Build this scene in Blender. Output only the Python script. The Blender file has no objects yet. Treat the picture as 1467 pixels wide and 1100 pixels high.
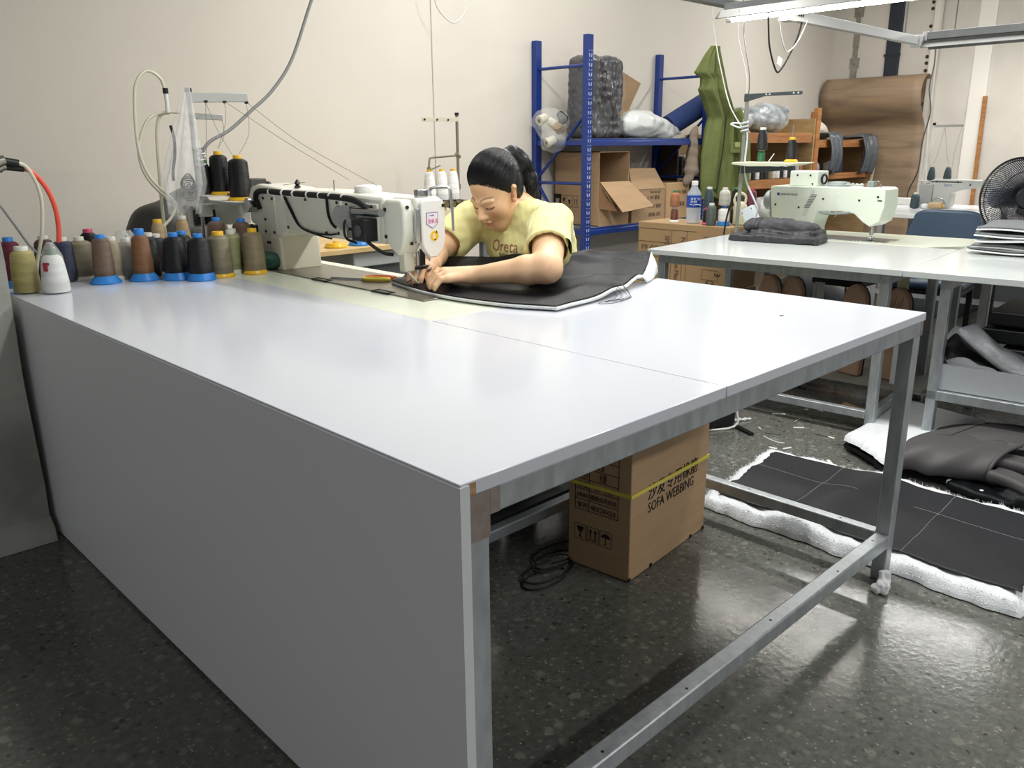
import bpy, bmesh, math, random
import numpy as np
from mathutils import Vector, Matrix
random.seed(7); np.random.seed(7)
SC = bpy.context.scene
COL = SC.collection
PI = math.pi

# ---------------------------------------------------------------- camera, world, lights, exposure
cam_d = bpy.data.cameras.new('camera'); cam = bpy.data.objects.new('camera', cam_d); COL.objects.link(cam)
cam_d.sensor_width = 36.0; cam_d.lens = 1183.925 * 36.0 / 1467.0
cam_d.clip_start = 0.05; cam_d.clip_end = 100
rt = Vector((0.71580634, -0.69825241, -0.00805371)); up = Vector((0.19915192, 0.19307707, 0.96075999)); fw = Vector((0.66929799, 0.689322, -0.2772641))
mw = Matrix(((rt.x, up.x, -fw.x, -0.67297), (rt.y, up.y, -fw.y, -0.796128), (rt.z, up.z, -fw.z, 1.243049), (0, 0, 0, 1)))
cam.matrix_world = mw
SC.camera = cam
SC.view_settings.view_transform = 'Standard'; SC.view_settings.look = 'None'
SC.view_settings.gamma = 1; SC.view_settings.use_curve_mapping = False
SC.view_settings.exposure = 0.17
wd = bpy.data.worlds.new('world'); SC.world = wd; wd.use_nodes = True
wd.node_tree.nodes['Background'].inputs[0].default_value = (0.97, 0.985, 1.0, 1)
wd.node_tree.nodes['Background'].inputs[1].default_value = WORLD_STRENGTH = 0.36
def area(loc, sx, sy, power, col=(1, 0.985, 0.955), rot=(0, 0, 0)):
    l = bpy.data.lights.new('ceiling_tube_light', 'AREA'); l.shape = 'RECTANGLE'; l.size = sx; l.size_y = sy; l.energy = power; l.color = col
    o = bpy.data.objects.new('ceiling_tube_light', l); COL.objects.link(o); o.location = loc; o.rotation_euler = rot
    return o
# the rows of tubes that hang over the tables of the hall, out of frame
area((0.75, 0.5, 2.35), 0.14, 1.8, 20)
area((2.4, 0.9, 2.7), 0.16, 2.4, 62)
area((3.2, 2.6, 3.4), 2.4, 0.2, 50)
area((7.3, 0.6, 2.2), 0.12, 2.4, 35)
area((6.6, 1.8, 3.0), 0.2, 2.0, 45)
area((2.6, -3.0, 2.8), 3.0, 0.16, 90)

# ---------------------------------------------------------------- helpers
def srgb(h):
    if isinstance(h, str):
        h = h.lstrip('#'); c = [int(h[i:i+2], 16) / 255 for i in (0, 2, 4)]
    else: c = list(h)
    return tuple(((x / 12.92) if x <= 0.04045 else ((x + 0.055) / 1.055) ** 2.4) for x in c)
MATS = {}
def M(name, col='808080', rough=0.5, metal=0.0, var=0.0, vs=6.0, bump=0.0, bs=60.0, spec=0.5, emit=None, es=0.0, alpha=1.0, trans=0.0, coat=0.0, stretch=None, col2=None, detail=4.0, ior=1.45, sheen=0.0, rvar=0.0):
    if name in MATS: return MATS[name]
    m = bpy.data.materials.new(name); m.use_nodes = True; MATS[name] = m
    nt = m.node_tree; b = nt.nodes['Principled BSDF']
    c = srgb(col)
    b.inputs['Base Color'].default_value = (*c, 1); b.inputs['Roughness'].default_value = rough; b.inputs['Metallic'].default_value = metal
    b.inputs['Specular IOR Level'].default_value = spec; b.inputs['Alpha'].default_value = alpha; b.inputs['IOR'].default_value = ior
    b.inputs['Transmission Weight'].default_value = trans; b.inputs['Coat Weight'].default_value = coat; b.inputs['Sheen Weight'].default_value = sheen
    if emit: b.inputs['Emission Color'].default_value = (*srgb(emit), 1); b.inputs['Emission Strength'].default_value = es
    if var or bump or col2 or rvar:
        tc = nt.nodes.new('ShaderNodeTexCoord'); mp = nt.nodes.new('ShaderNodeMapping'); nt.links.new(tc.outputs['Object'], mp.inputs[0])
        if stretch: mp.inputs['Scale'].default_value = stretch
    if var or col2 or rvar:
        n = nt.nodes.new('ShaderNodeTexNoise'); n.inputs['Scale'].default_value = vs; n.inputs['Detail'].default_value = detail; nt.links.new(mp.outputs[0], n.inputs['Vector'])
        if var or col2:
            r = nt.nodes.new('ShaderNodeValToRGB')
            d = srgb(col2) if col2 else tuple(max(0, x * (1 - var)) for x in c)
            e_ = c if col2 else tuple(min(1, x * (1 + var)) for x in c)
            r.color_ramp.elements[0].position = 0.33; r.color_ramp.elements[1].position = 0.67
            r.color_ramp.elements[0].color = (*d, 1); r.color_ramp.elements[1].color = (*e_, 1)
            nt.links.new(n.outputs[0], r.inputs[0]); nt.links.new(r.outputs[0], b.inputs['Base Color'])
        if rvar:
            mr = nt.nodes.new('ShaderNodeMapRange'); mr.inputs['To Min'].default_value = max(0, rough - rvar); mr.inputs['To Max'].default_value = rough + rvar
            nt.links.new(n.outputs[0], mr.inputs[0]); nt.links.new(mr.outputs[0], b.inputs['Roughness'])
    if bump:
        n2 = nt.nodes.new('ShaderNodeTexNoise'); n2.inputs['Scale'].default_value = bs; n2.inputs['Detail'].default_value = 5; nt.links.new(mp.outputs[0], n2.inputs['Vector'])
        bp = nt.nodes.new('ShaderNodeBump'); bp.inputs['Strength'].default_value = bump; bp.inputs['Distance'].default_value = 0.01
        nt.links.new(n2.outputs[0], bp.inputs['Height']); nt.links.new(bp.outputs[0], b.inputs['Normal'])
    return m
def clear_film(name, col='e8ecec', mixf=0.35, rough=0.15, bump=0.3, bs=25):
    if name in MATS: return MATS[name]
    m = bpy.data.materials.new(name); m.use_nodes = True; MATS[name] = m; nt = m.node_tree
    b = nt.nodes['Principled BSDF']; b.inputs['Base Color'].default_value = (*srgb(col), 1); b.inputs['Roughness'].default_value = rough
    t = nt.nodes.new('ShaderNodeBsdfTransparent'); mx = nt.nodes.new('ShaderNodeMixShader'); mx.inputs[0].default_value = mixf
    nt.links.new(t.outputs[0], mx.inputs[1]); nt.links.new(b.outputs[0], mx.inputs[2]); nt.links.new(mx.outputs[0], nt.nodes['Material Output'].inputs[0])
    tc = nt.nodes.new('ShaderNodeTexCoord'); n = nt.nodes.new('ShaderNodeTexNoise'); n.inputs['Scale'].default_value = bs; nt.links.new(tc.outputs['Object'], n.inputs[0])
    bp = nt.nodes.new('ShaderNodeBump'); bp.inputs['Strength'].default_value = bump; bp.inputs['Distance'].default_value = 0.02
    nt.links.new(n.outputs[0], bp.inputs['Height']); nt.links.new(bp.outputs[0], b.inputs['Normal'])
    return m
def wood_mat(name, a, b_, scale=3.0, stretch=(1, 1, 12), rough=0.6, c3=None):
    if name in MATS: return MATS[name]
    m = M(name, a, rough, var=0.01, vs=scale, stretch=stretch, bump=0.08, bs=60, detail=8)
    nt = m.node_tree
    r = [n for n in nt.nodes if n.type == 'VALTORGB'][0]
    r.color_ramp.elements[0].color = (*srgb(b_), 1); r.color_ramp.elements[1].color = (*srgb(a), 1)
    if c3:
        e = r.color_ramp.elements.new(0.5); e.color = (*srgb(c3), 1)
    nz = [n for n in nt.nodes if n.type == 'TEX_NOISE'][0]; nz.inputs['Distortion'].default_value = 0.6
    return m

def thing(name, label, cat, loc=(0, 0, 0), rz=0.0, group=None):
    o = bpy.data.objects.new(name, None); COL.objects.link(o); o.empty_display_size = 0.05
    o.location = loc; o.rotation_euler = (0, 0, rz); o['label'] = label; o['category'] = cat
    if group: o['group'] = group
    return o
def tag(o, label, cat, group=None, kind=None):
    o['label'] = label; o['category'] = cat
    if group: o['group'] = group
    if kind: o['kind'] = kind
    return o
def copy_tree(o, parent=None):
    c = o.copy(); COL.objects.link(c)
    if parent: c.parent = parent
    for ch in o.children: copy_tree(ch, c)
    return c
def dup(o, loc, rz=0.0, label=None, group=None, name=None):
    c = copy_tree(o); c.location = loc; c.rotation_euler = (0, 0, rz)
    if label: c['label'] = label
    if group: c['group'] = group
    return c

def frame(p, q):
    a = (Vector(q) - Vector(p)); L = a.length; a = a.normalized() if L > 1e-9 else Vector((0, 0, 1))
    t = Vector((0, 0, 1)) if abs(a.z) < 0.95 else Vector((1, 0, 0))
    u = a.cross(t).normalized(); v = u.cross(a).normalized()
    return a, u, v
def catmull(pts, n=8):
    P = [Vector(p) for p in pts]
    if len(P) < 3: return P
    out = []
    for i in range(len(P) - 1):
        p0 = P[max(i - 1, 0)]; p1 = P[i]; p2 = P[i + 1]; p3 = P[min(i + 2, len(P) - 1)]
        for k in range(n):
            t = k / n
            out.append(0.5 * ((2 * p1) + (p2 - p0) * t + (2 * p0 - 5 * p1 + 4 * p2 - p3) * t * t + (3 * p1 - p0 - 3 * p2 + p3) * t ** 3))
    out.append(P[-1]); return out

class MB:
    def __init__(s, o=(0, 0, 0)): s.v = []; s.f = []; s.mi = []; s.m = 0; s.o = Vector(o)
    def add(s, vs, fs):
        b = len(s.v); s.v += [tuple(x) for x in vs]; s.f += [tuple(i + b for i in f) for f in fs]; s.mi += [s.m] * len(fs); return s
    def box(s, x0, x1, y0, y1, z0, z1):
        return s.add([(x0, y0, z0), (x1, y0, z0), (x1, y1, z0), (x0, y1, z0), (x0, y0, z1), (x1, y0, z1), (x1, y1, z1), (x0, y1, z1)],
              [(0, 3, 2, 1), (4, 5, 6, 7), (0, 1, 5, 4), (1, 2, 6, 5), (2, 3, 7, 6), (3, 0, 4, 7)])
    def obox(s, c, size, rot=None):
        c = Vector(c); h = [x / 2 for x in size]; R = rot if rot is not None else Matrix.Identity(3)
        vs = [c + R @ Vector((sx * h[0], sy * h[1], sz * h[2])) for sz in (-1, 1) for sx, sy in ((-1, -1), (1, -1), (1, 1), (-1, 1))]
        return s.add(vs, [(0, 3, 2, 1), (4, 5, 6, 7), (0, 1, 5, 4), (1, 2, 6, 5), (2, 3, 7, 6), (3, 0, 4, 7)])
    def bar(s, p, q, w, h, upv=(0, 0, 1)):          # rectangular bar from p to q
        p = Vector(p); q = Vector(q); a = (q - p).normalized(); uv = Vector(upv)
        if abs(a.dot(uv)) > 0.98: uv = Vector((0, 1, 0))
        u = a.cross(uv).normalized(); v = u.cross(a).normalized()
        vs = []
        for e in (p, q):
            for su, sv in ((-1, -1), (1, -1), (1, 1), (-1, 1)): vs.append(e + u * su * w / 2 + v * sv * h / 2)
        return s.add(vs, [(0, 3, 2, 1), (4, 5, 6, 7), (0, 1, 5, 4), (1, 2, 6, 5), (2, 3, 7, 6), (3, 0, 4, 7)])
    def cyl(s, p, q, r0, r1=None, n=16, cap=True):
        r1 = r0 if r1 is None else r1; p = Vector(p); q = Vector(q); a, u, v = frame(p, q); vs = []
        for e, r in ((p, r0), (q, r1)):
            for i in range(n): t = 2 * PI * i / n; vs.append(e + u * r * math.cos(t) + v * r * math.sin(t))
        fs = [(i, (i + 1) % n, n + (i + 1) % n, n + i) for i in range(n)]
        if cap: fs += [tuple(range(n - 1, -1, -1)), tuple(range(n, 2 * n))]
        return s.add(vs, fs)
    def tube(s, pts, r, n=8, smooth=6):
        P = catmull(pts, smooth) if smooth else [Vector(p) for p in pts]; m = len(P); vs = []; fs = []
        T = [(P[min(i + 1, m - 1)] - P[max(i - 1, 0)]).normalized() for i in range(m)]
        t0 = Vector((0, 0, 1)) if abs(T[0].z) < 0.9 else Vector((1, 0, 0)); u = T[0].cross(t0).normalized()
        for i in range(m):
            u = (u - T[i] * u.dot(T[i])).normalized(); w = T[i].cross(u); rr = r(i / (m - 1)) if callable(r) else r
            for k in range(n): t = 2 * PI * k / n; vs.append(P[i] + u * rr * math.cos(t) + w * rr * math.sin(t))
        for i in range(m - 1):
            for k in range(n): fs.append((i * n + k, i * n + (k + 1) % n, (i + 1) * n + (k + 1) % n, (i + 1) * n + k))
        fs += [tuple(range(n - 1, -1, -1)), tuple(range((m - 1) * n, m * n))]
        return s.add(vs, fs)
    def lathe(s, prof, c=(0, 0, 0), n=20, axis=None):  # prof: (r,z) list
        c = Vector(c); a, u, v = (Vector((0, 0, 1)), Vector((1, 0, 0)), Vector((0, 1, 0))) if axis is None else frame((0, 0, 0), axis)
        vs = []; fs = []; m = len(prof)
        for r, z in prof:
            for i in range(n): t = 2 * PI * i / n; vs.append(c + a * z + u * r * math.cos(t) + v * r * math.sin(t))
        for j in range(m - 1):
            for i in range(n): fs.append((j * n + i, j * n + (i + 1) % n, (j + 1) * n + (i + 1) % n, (j + 1) * n + i))
        fs += [tuple(range(n - 1, -1, -1)), tuple(range((m - 1) * n, m * n))]
        return s.add(vs, fs)
    def prism(s, poly, axis, lo, hi):                # poly of 2D points in the two other axes (cyclic order x,y / y,z / x,z)
        n = len(poly)
        def mk(a, b, t): return {'z': (a, b, t), 'x': (t, a, b), 'y': (a, t, b)}[axis]
        vs = [mk(a, b, lo) for a, b in poly] + [mk(a, b, hi) for a, b in poly]
        fs = [tuple(range(n - 1, -1, -1)), tuple(range(n, 2 * n))] + [(i, (i + 1) % n, n + (i + 1) % n, n + i) for i in range(n)]
        return s.add(vs, fs)
    def grid(s, nu, nv, fn, closed_u=False):
        vs = [fn(i / (nu - (0 if closed_u else 1)), j / (nv - 1)) for j in range(nv) for i in range(nu)]
        fs = []
        for j in range(nv - 1):
            for i in range(nu if closed_u else nu - 1): fs.append((j * nu + i, j * nu + (i + 1) % nu, (j + 1) * nu + (i + 1) % nu, (j + 1) * nu + i))
        return s.add(vs, fs)
    def sphere(s, c, r, n=12, m=8):
        rx, ry, rz = r if hasattr(r, '__len__') else (r, r, r)
        vs = [(c[0], c[1], c[2] - rz)]; fs = []
        for j in range(1, m):
            t = -PI / 2 + PI * j / m
            for i in range(n): a = 2 * PI * i / n; vs.append((c[0] + rx * math.cos(t) * math.cos(a), c[1] + ry * math.cos(t) * math.sin(a), c[2] + rz * math.sin(t)))
        vs.append((c[0], c[1], c[2] + rz)); L = len(vs) - 1
        for i in range(n): fs.append((0, 1 + (i + 1) % n, 1 + i)); fs.append((L, L - n + i, L - n + (i + 1) % n))
        for j in range(m - 2):
            for i in range(n): fs.append((1 + j * n + i, 1 + j * n + (i + 1) % n, 1 + (j + 1) * n + (i + 1) % n, 1 + (j + 1) * n + i))
        return s.add(vs, fs)
    def slab(s, top, th, nrm=None):                   # give thickness to a grid added last? not used
        return s
    def mesh(s, name):
        me = bpy.data.meshes.new(name); o = s.o
        me.from_pydata([(x - o.x, y - o.y, z - o.z) for x, y, z in s.v], [], s.f); me.update()
        return me
    def build(s, name, mat, parent=None, smooth=False, bevel=0.0, seg=2, solid=0.0, sub=0, angle=35, loc=None, fix=True):
        me = s.mesh(name); ms = mat if isinstance(mat, (list, tuple)) else [mat]
        for m in ms: me.materials.append(m)
        if len(ms) > 1:
            for p, i in zip(me.polygons, s.mi): p.material_index = i
        if fix:
            bm = bmesh.new(); bm.from_mesh(me); bmesh.ops.recalc_face_normals(bm, faces=bm.faces); bm.to_mesh(me); bm.free()
        return finish(me, name, parent, smooth, bevel, seg, solid, sub, angle, loc)
def finish(me, name, parent=None, smooth=False, bevel=0, seg=2, solid=0, sub=0, angle=35, loc=None):
    o = bpy.data.objects.new(name, me); COL.objects.link(o)
    if parent: o.parent = parent
    if loc is not None: o.location = loc
    if solid:
        m = o.modifiers.new('solid', 'SOLIDIFY'); m.thickness = solid; m.offset = -1
    if sub:
        m = o.modifiers.new('sub', 'SUBSURF'); m.levels = sub; m.render_levels = sub
    if bevel:
        m = o.modifiers.new('bevel', 'BEVEL'); m.width = bevel; m.segments = seg; m.limit_method = 'ANGLE'; m.angle_limit = math.radians(40)
    if smooth:
        if bevel or True: me.set_sharp_from_angle(angle=math.radians(angle))
        for p in me.polygons: p.use_smooth = True
    elif bevel:
        for p in me.polygons: p.use_smooth = True
        me.set_sharp_from_angle(angle=math.radians(30))
    return o
def struct(o): o['kind'] = 'structure'; return o

def text(body, size, origin, xdir, ydir, mat, parent=None, name='lettering', align='LEFT', depth=0.0003, off=(0, 0, 0), squash=1.0):
    """flat lettering in a plane: xdir = reading direction, ydir = up of the letters"""
    cu = bpy.data.curves.new('lettering', 'FONT'); cu.body = body; cu.size = size; cu.align_x = align; cu.extrude = depth; cu.resolution_u = 2
    t = bpy.data.objects.new('lettering_source', cu); COL.objects.link(t)
    dg = bpy.context.evaluated_depsgraph_get(); me = bpy.data.meshes.new_from_object(t.evaluated_get(dg)); bpy.data.objects.remove(t)
    X = Vector(xdir).normalized(); Y = Vector(ydir).normalized(); Z = X.cross(Y)
    R = Matrix((X * squash, Y, Z)).transposed().to_4x4(); R.translation = Vector(origin) - Vector(off)
    me.transform(R); me.materials.clear(); me.materials.append(mat); me.name = name
    o = bpy.data.objects.new(name, me); COL.objects.link(o)
    if parent: o.parent = parent
    return o

# ---------------------------------------------------------------- signed distance mesher (organic shapes)
class SDF:
    def __init__(s, lo, hi, h):
        s.lo = np.array(lo, np.float32); s.h = h; s.n = np.ceil((np.array(hi) - np.array(lo)) / h).astype(int) + 1
        s.d = np.full(s.n, 0.2, np.float32)
    def _sub(s, lo, hi, k):
        a = np.clip(np.floor((np.array(lo) - k - s.lo) / s.h).astype(int) - 3, 0, s.n); b = np.clip(np.ceil((np.array(hi) + k - s.lo) / s.h).astype(int) + 4, 0, s.n)
        sl = tuple(slice(int(x), int(y)) for x, y in zip(a, b))
        g = np.meshgrid(*[s.lo[i] + s.h * np.arange(a[i], b[i], dtype=np.float32) for i in range(3)], indexing='ij')
        return sl, g
    def _mix(s, sl, d, k, cut=False):
        c = s.d[sl]
        if c.size == 0: return
        if cut:
            x = -c; h = np.clip(0.5 + 0.5 * (d - x) / k, 0, 1); s.d[sl] = -(d * (1 - h) + x * h - k * h * (1 - h))
        else:
            h = np.clip(0.5 + 0.5 * (c - d) / k, 0, 1); s.d[sl] = c * (1 - h) + d * h - k * h * (1 - h)
    def cap(s, a, b, ra, rb=None, k=0.01, cut=False):
        rb = ra if rb is None else rb; a = np.array(a, np.float32); b = np.array(b, np.float32); R = max(ra, rb)
        sl, (X, Y, Z) = s._sub(np.minimum(a, b) - R, np.maximum(a, b) + R, k); ab = b - a; L = float(ab @ ab) + 1e-12
        t = np.clip(((X - a[0]) * ab[0] + (Y - a[1]) * ab[1] + (Z - a[2]) * ab[2]) / L, 0, 1)
        d = np.sqrt((X - a[0] - t * ab[0]) ** 2 + (Y - a[1] - t * ab[1]) ** 2 + (Z - a[2] - t * ab[2]) ** 2) - (ra + (rb - ra) * t)
        s._mix(sl, d, k, cut); return s
    def chain(s, pts, rs, k=0.01):
        for i in range(len(pts) - 1): s.cap(pts[i], pts[i + 1], rs[i], rs[i + 1], k)
        return s
    def ell(s, c, r, rot=None, k=0.01, cut=False):
        c = np.array(c, np.float32); r = np.array(r, np.float32); R = np.eye(3, dtype=np.float32) if rot is None else np.array(rot, np.float32)   # columns = axes
        e = np.sqrt(((R * r[None, :]) ** 2).sum(1))
        sl, (X, Y, Z) = s._sub(c - e, c + e, k); dx, dy, dz = X - c[0], Y - c[1], Z - c[2]
        q = [(dx * R[0, i] + dy * R[1, i] + dz * R[2, i]) for i in range(3)]
        k0 = np.sqrt(sum((q[i] / r[i]) ** 2 for i in range(3))); k1 = np.sqrt(sum((q[i] / r[i] ** 2) ** 2 for i in range(3))) + 1e-9
        s._mix(sl, k0 * (k0 - 1) / k1, k, cut); return s
    def rbox(s, c, half, rr, rot=None, k=0.005, cut=False):
        c = np.array(c, np.float32); hf = np.array(half, np.float32); R = np.eye(3, dtype=np.float32) if rot is None else np.array(rot, np.float32)
        e = np.abs(R) @ hf
        sl, (X, Y, Z) = s._sub(c - e, c + e, k); dx, dy, dz = X - c[0], Y - c[1], Z - c[2]
        q = [np.abs(dx * R[0, i] + dy * R[1, i] + dz * R[2, i]) - (hf[i] - rr) for i in range(3)]
        d = np.sqrt(sum(np.maximum(x, 0) ** 2 for x in q)) + np.minimum(np.maximum(np.maximum(q[0], q[1]), q[2]), 0) - rr
        s._mix(sl, d, k, cut); return s
    def noise(s, amp, scale, seed=0, band=0.03):
        rs = np.random.RandomState(seed); X, Y, Z = [s.lo[i] + s.h * np.arange(s.n[i], dtype=np.float32) for i in range(3)]
        X = X[:, None, None]; Y = Y[None, :, None]; Z = Z[None, None, :]
        acc = np.zeros(s.n, np.float32)
        for i in range(6):
            w = rs.normal(size=3) * scale; ph = rs.rand() * 6.28; acc += np.sin(w[0] * X + w[1] * Y + w[2] * Z + ph)
        s.d += amp * acc / 3.0; return s
    def verts_faces(s):
        f = s.d; n = s.n
        sg = f < 0
        c = sum(sg[i:n[0]-1+i, j:n[1]-1+j, k:n[2]-1+k].astype(np.int8) for i in (0, 1) for j in (0, 1) for k in (0, 1))
        act = np.argwhere((c > 0) & (c < 8)); idx = -np.ones((n[0]-1, n[1]-1, n[2]-1), np.int32); idx[act[:, 0], act[:, 1], act[:, 2]] = np.arange(len(act))
        P = np.zeros((len(act), 3), np.float64); W = np.zeros(len(act))
        cs = [(0,0,0),(1,0,0),(0,1,0),(1,1,0),(0,0,1),(1,0,1),(0,1,1),(1,1,1)]
        val = [f[act[:, 0]+a, act[:, 1]+b, act[:, 2]+d] for a, b, d in cs]
        for e0, e1 in ((0,1),(2,3),(4,5),(6,7),(0,2),(1,3),(4,6),(5,7),(0,4),(1,5),(2,6),(3,7)):
            va, vb = val[e0], val[e1]; m = (va < 0) != (vb < 0); t = np.where(m, va / np.where(m, va - vb, 1), 0)
            p0 = np.array(cs[e0], float); p1 = np.array(cs[e1], float)
            P += np.where(m[:, None], p0 + t[:, None] * (p1 - p0), 0); W += m
        P = (P / W[:, None] + act) * s.h + s.lo
        Q = []
        for ax in range(3):
            o1, o2 = [i for i in range(3) if i != ax]
            a = [slice(0, n[i] - 1) if i == ax else slice(1, n[i] - 1) for i in range(3)]; b = [slice(1, n[i]) if i == ax else slice(1, n[i] - 1) for i in range(3)]
            A = sg[tuple(a)]; B = sg[tuple(b)]; e = np.argwhere(A != B)
            if not len(e): continue
            pos = e.copy(); 
            for i in (o1, o2): pos[:, i] += 1
            def cell(d1, d2):
                q = pos.copy(); q[:, o1] -= d1; q[:, o2] -= d2; return idx[q[:, 0], q[:, 1], q[:, 2]]
            quad = np.stack([cell(1, 1), cell(0, 1), cell(0, 0), cell(1, 0)], 1)
            fl = A[e[:, 0], e[:, 1], e[:, 2]]
            if ax == 1: fl = ~fl
            quad[~fl] = quad[~fl][:, ::-1]
            Q.append(quad)
        return P, np.concatenate(Q)
    def build(s, name, mat, parent=None, o=(0, 0, 0), relax=1, loc=None, masks=None):
        P, Q = s.verts_faces(); me = bpy.data.meshes.new(name)
        if relax:
            for _ in range(relax):
                acc = np.zeros_like(P); cnt = np.zeros(len(P))
                for a in range(4):
                    i, j = Q[:, a], Q[:, (a + 1) % 4]
                    np.add.at(acc, i, P[j]); np.add.at(cnt, i, 1); np.add.at(acc, j, P[i]); np.add.at(cnt, j, 1)
                P = P * 0.5 + 0.5 * acc / np.maximum(cnt, 1)[:, None]
        me.vertices.add(len(P)); me.vertices.foreach_set('co', (P - np.array(o)).astype(np.float32).ravel())
        me.loops.add(len(Q) * 4); me.loops.foreach_set('vertex_index', Q.astype(np.int32).ravel()); me.polygons.add(len(Q))
        me.polygons.foreach_set('loop_start', (np.arange(len(Q)) * 4).astype(np.int32)); me.polygons.foreach_set('loop_total', np.full(len(Q), 4, np.int32))
        me.update(calc_edges=True); me.validate()
        ms = mat if isinstance(mat, (list, tuple)) else [mat]
        for m in ms: me.materials.append(m)
        me.polygons.foreach_set('use_smooth', np.ones(len(me.polygons), bool))
        if masks:
            for nm, fn in masks.items():
                at = me.attributes.new(nm, 'FLOAT', 'POINT'); at.data.foreach_set('value', fn(P).astype(np.float32))
        ob = bpy.data.objects.new(name, me); COL.objects.link(ob)
        if parent: ob.parent = parent
        if loc is not None: ob.location = loc
        return ob
# ---------------------------------------------------------------- materials shared by many things
def floor_mat():
    m = M('polished_concrete', '60615c', 0.30, var=0.20, vs=1.1, detail=9)
    nt = m.node_tree; b = nt.nodes['Principled BSDF']; base = b.inputs['Base Color'].links[0].from_socket
    tc = nt.nodes.new('ShaderNodeTexCoord')
    def layer(prev, scale, lo, hi, col, thr=0.0):
        v = nt.nodes.new('ShaderNodeTexVoronoi'); v.inputs['Scale'].default_value = scale
        w = nt.nodes.new('ShaderNodeTexNoise'); w.inputs['Scale'].default_value = scale * 1.3; w.inputs['Detail'].default_value = 3; nt.links.new(tc.outputs['Object'], w.inputs['Vector'])
        mv = nt.nodes.new('ShaderNodeVectorMath'); mv.operation = 'MULTIPLY_ADD'; s_ = 0.9 / scale; mv.inputs[1].default_value = (s_, s_, 0); nt.links.new(w.outputs['Color'], mv.inputs[0]); nt.links.new(tc.outputs['Object'], mv.inputs[2]); nt.links.new(mv.outputs[0], v.inputs['Vector'])
        sp = nt.nodes.new('ShaderNodeSeparateColor'); nt.links.new(v.outputs['Color'], sp.inputs[0])
        ad = nt.nodes.new('ShaderNodeMath'); ad.operation = 'MULTIPLY_ADD'; ad.inputs[1].default_value = 0.75; nt.links.new(sp.outputs[0], ad.inputs[0]); nt.links.new(v.outputs['Distance'], ad.inputs[2])
        r = nt.nodes.new('ShaderNodeMapRange'); r.inputs['From Min'].default_value = lo; r.inputs['From Max'].default_value = hi; r.inputs['To Min'].default_value = 1; r.inputs['To Max'].default_value = 0; nt.links.new(ad.outputs[0], r.inputs[0])
        x = nt.nodes.new('ShaderNodeMixRGB'); nt.links.new(r.outputs[0], x.inputs[0]); nt.links.new(prev, x.inputs[1]); x.inputs[2].default_value = (*srgb(col), 1)
        return x.outputs[0]
    gn = nt.nodes.new('ShaderNodeTexNoise'); gn.inputs['Scale'].default_value = 48; gn.inputs['Detail'].default_value = 8; gn.inputs['Roughness'].default_value = 0.7; nt.links.new(tc.outputs['Object'], gn.inputs['Vector'])
    gm = nt.nodes.new('ShaderNodeMapRange'); gm.inputs['From Min'].default_value = 0.3; gm.inputs['From Max'].default_value = 0.7; gm.inputs['To Min'].default_value = 0.62; gm.inputs['To Max'].default_value = 1.3; nt.links.new(gn.outputs[0], gm.inputs[0])
    gx = nt.nodes.new('ShaderNodeMixRGB'); gx.blend_type = 'MULTIPLY'; gx.inputs[0].default_value = 1; nt.links.new(base, gx.inputs[1]); nt.links.new(gm.outputs[0], gx.inputs[2]); base = gx.outputs[0]
    o = layer(base, 30, 0.28, 0.50, '7c7d73')
    o = layer(o, 64, 0.22, 0.44, '83827a')
    o = layer(o, 46, 0.22, 0.40, '3a3b36')
    o = layer(o, 85, 0.16, 0.34, 'a19f95')
    o = layer(o, 13, 0.07, 0.12, '24251f')
    nt.links.new(o, b.inputs['Base Color'])
    n = nt.nodes.new('ShaderNodeTexNoise'); n.inputs['Scale'].default_value = 14; n.inputs['Detail'].default_value = 6; nt.links.new(tc.outputs['Object'], n.inputs['Vector'])
    mr = nt.nodes.new('ShaderNodeMapRange'); mr.inputs['To Min'].default_value = 0.07; mr.inputs['To Max'].default_value = 0.22; nt.links.new(n.outputs[0], mr.inputs[0]); nt.links.new(mr.outputs[0], b.inputs['Roughness'])
    bp = nt.nodes.new('ShaderNodeBump'); bp.inputs['Strength'].default_value = 0.12; bp.inputs['Distance'].default_value = 0.004
    n3 = nt.nodes.new('ShaderNodeTexNoise'); n3.inputs['Scale'].default_value = 55; n3.inputs['Detail'].default_value = 6; nt.links.new(tc.outputs['Object'], n3.inputs['Vector'])
    nt.links.new(n3.outputs[0], bp.inputs['Height']); nt.links.new(bp.outputs[0], b.inputs['Normal'])
    return m
FLOOR = floor_mat()
WALL = M('painted_plaster_wall', 'dcd6cb', 0.75, var=0.03, vs=1.2, bump=0.04, bs=90)
CONC = M('bare_concrete_pier', 'b9bab2', 0.85, col2='8d8f86', vs=3.5, bump=0.25, bs=40)
PANELW = M('precast_wall_panel', 'd3cec4', 0.8, var=0.07, vs=2.2, bump=0.12, bs=30)
LAM = M('white_laminate', 'cdd2da', 0.16, spec=0.5, var=0.012, vs=4)
LAME = M('laminate_edge_band', 'd3d8da', 0.35)
LAMG = M('side_panel_laminate', 'e4e4e7', 0.42)
CREAM = M('cream_board', 'dce2d0', 0.22, var=0.01, vs=5)
STEEL = M('galvanised_steel', 'a7adb0', 0.38, metal=0.45, var=0.14, vs=14, stretch=(3, 3, 1), rvar=0.1)
STEELD = M('dull_galvanised_steel', '848b8e', 0.5, metal=0.4, var=0.12, vs=9)
RUST = M('heat_stained_weld', '95867d', 0.55, metal=0.5, col2='a39c98', vs=30)
CHIP = M('raw_chipboard', 'a98662', 0.9, var=0.25, vs=120)
BLACK = M('black_plastic', '17181a', 0.4)
BLACKM = M('black_rubber', '101112', 0.65)
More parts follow.
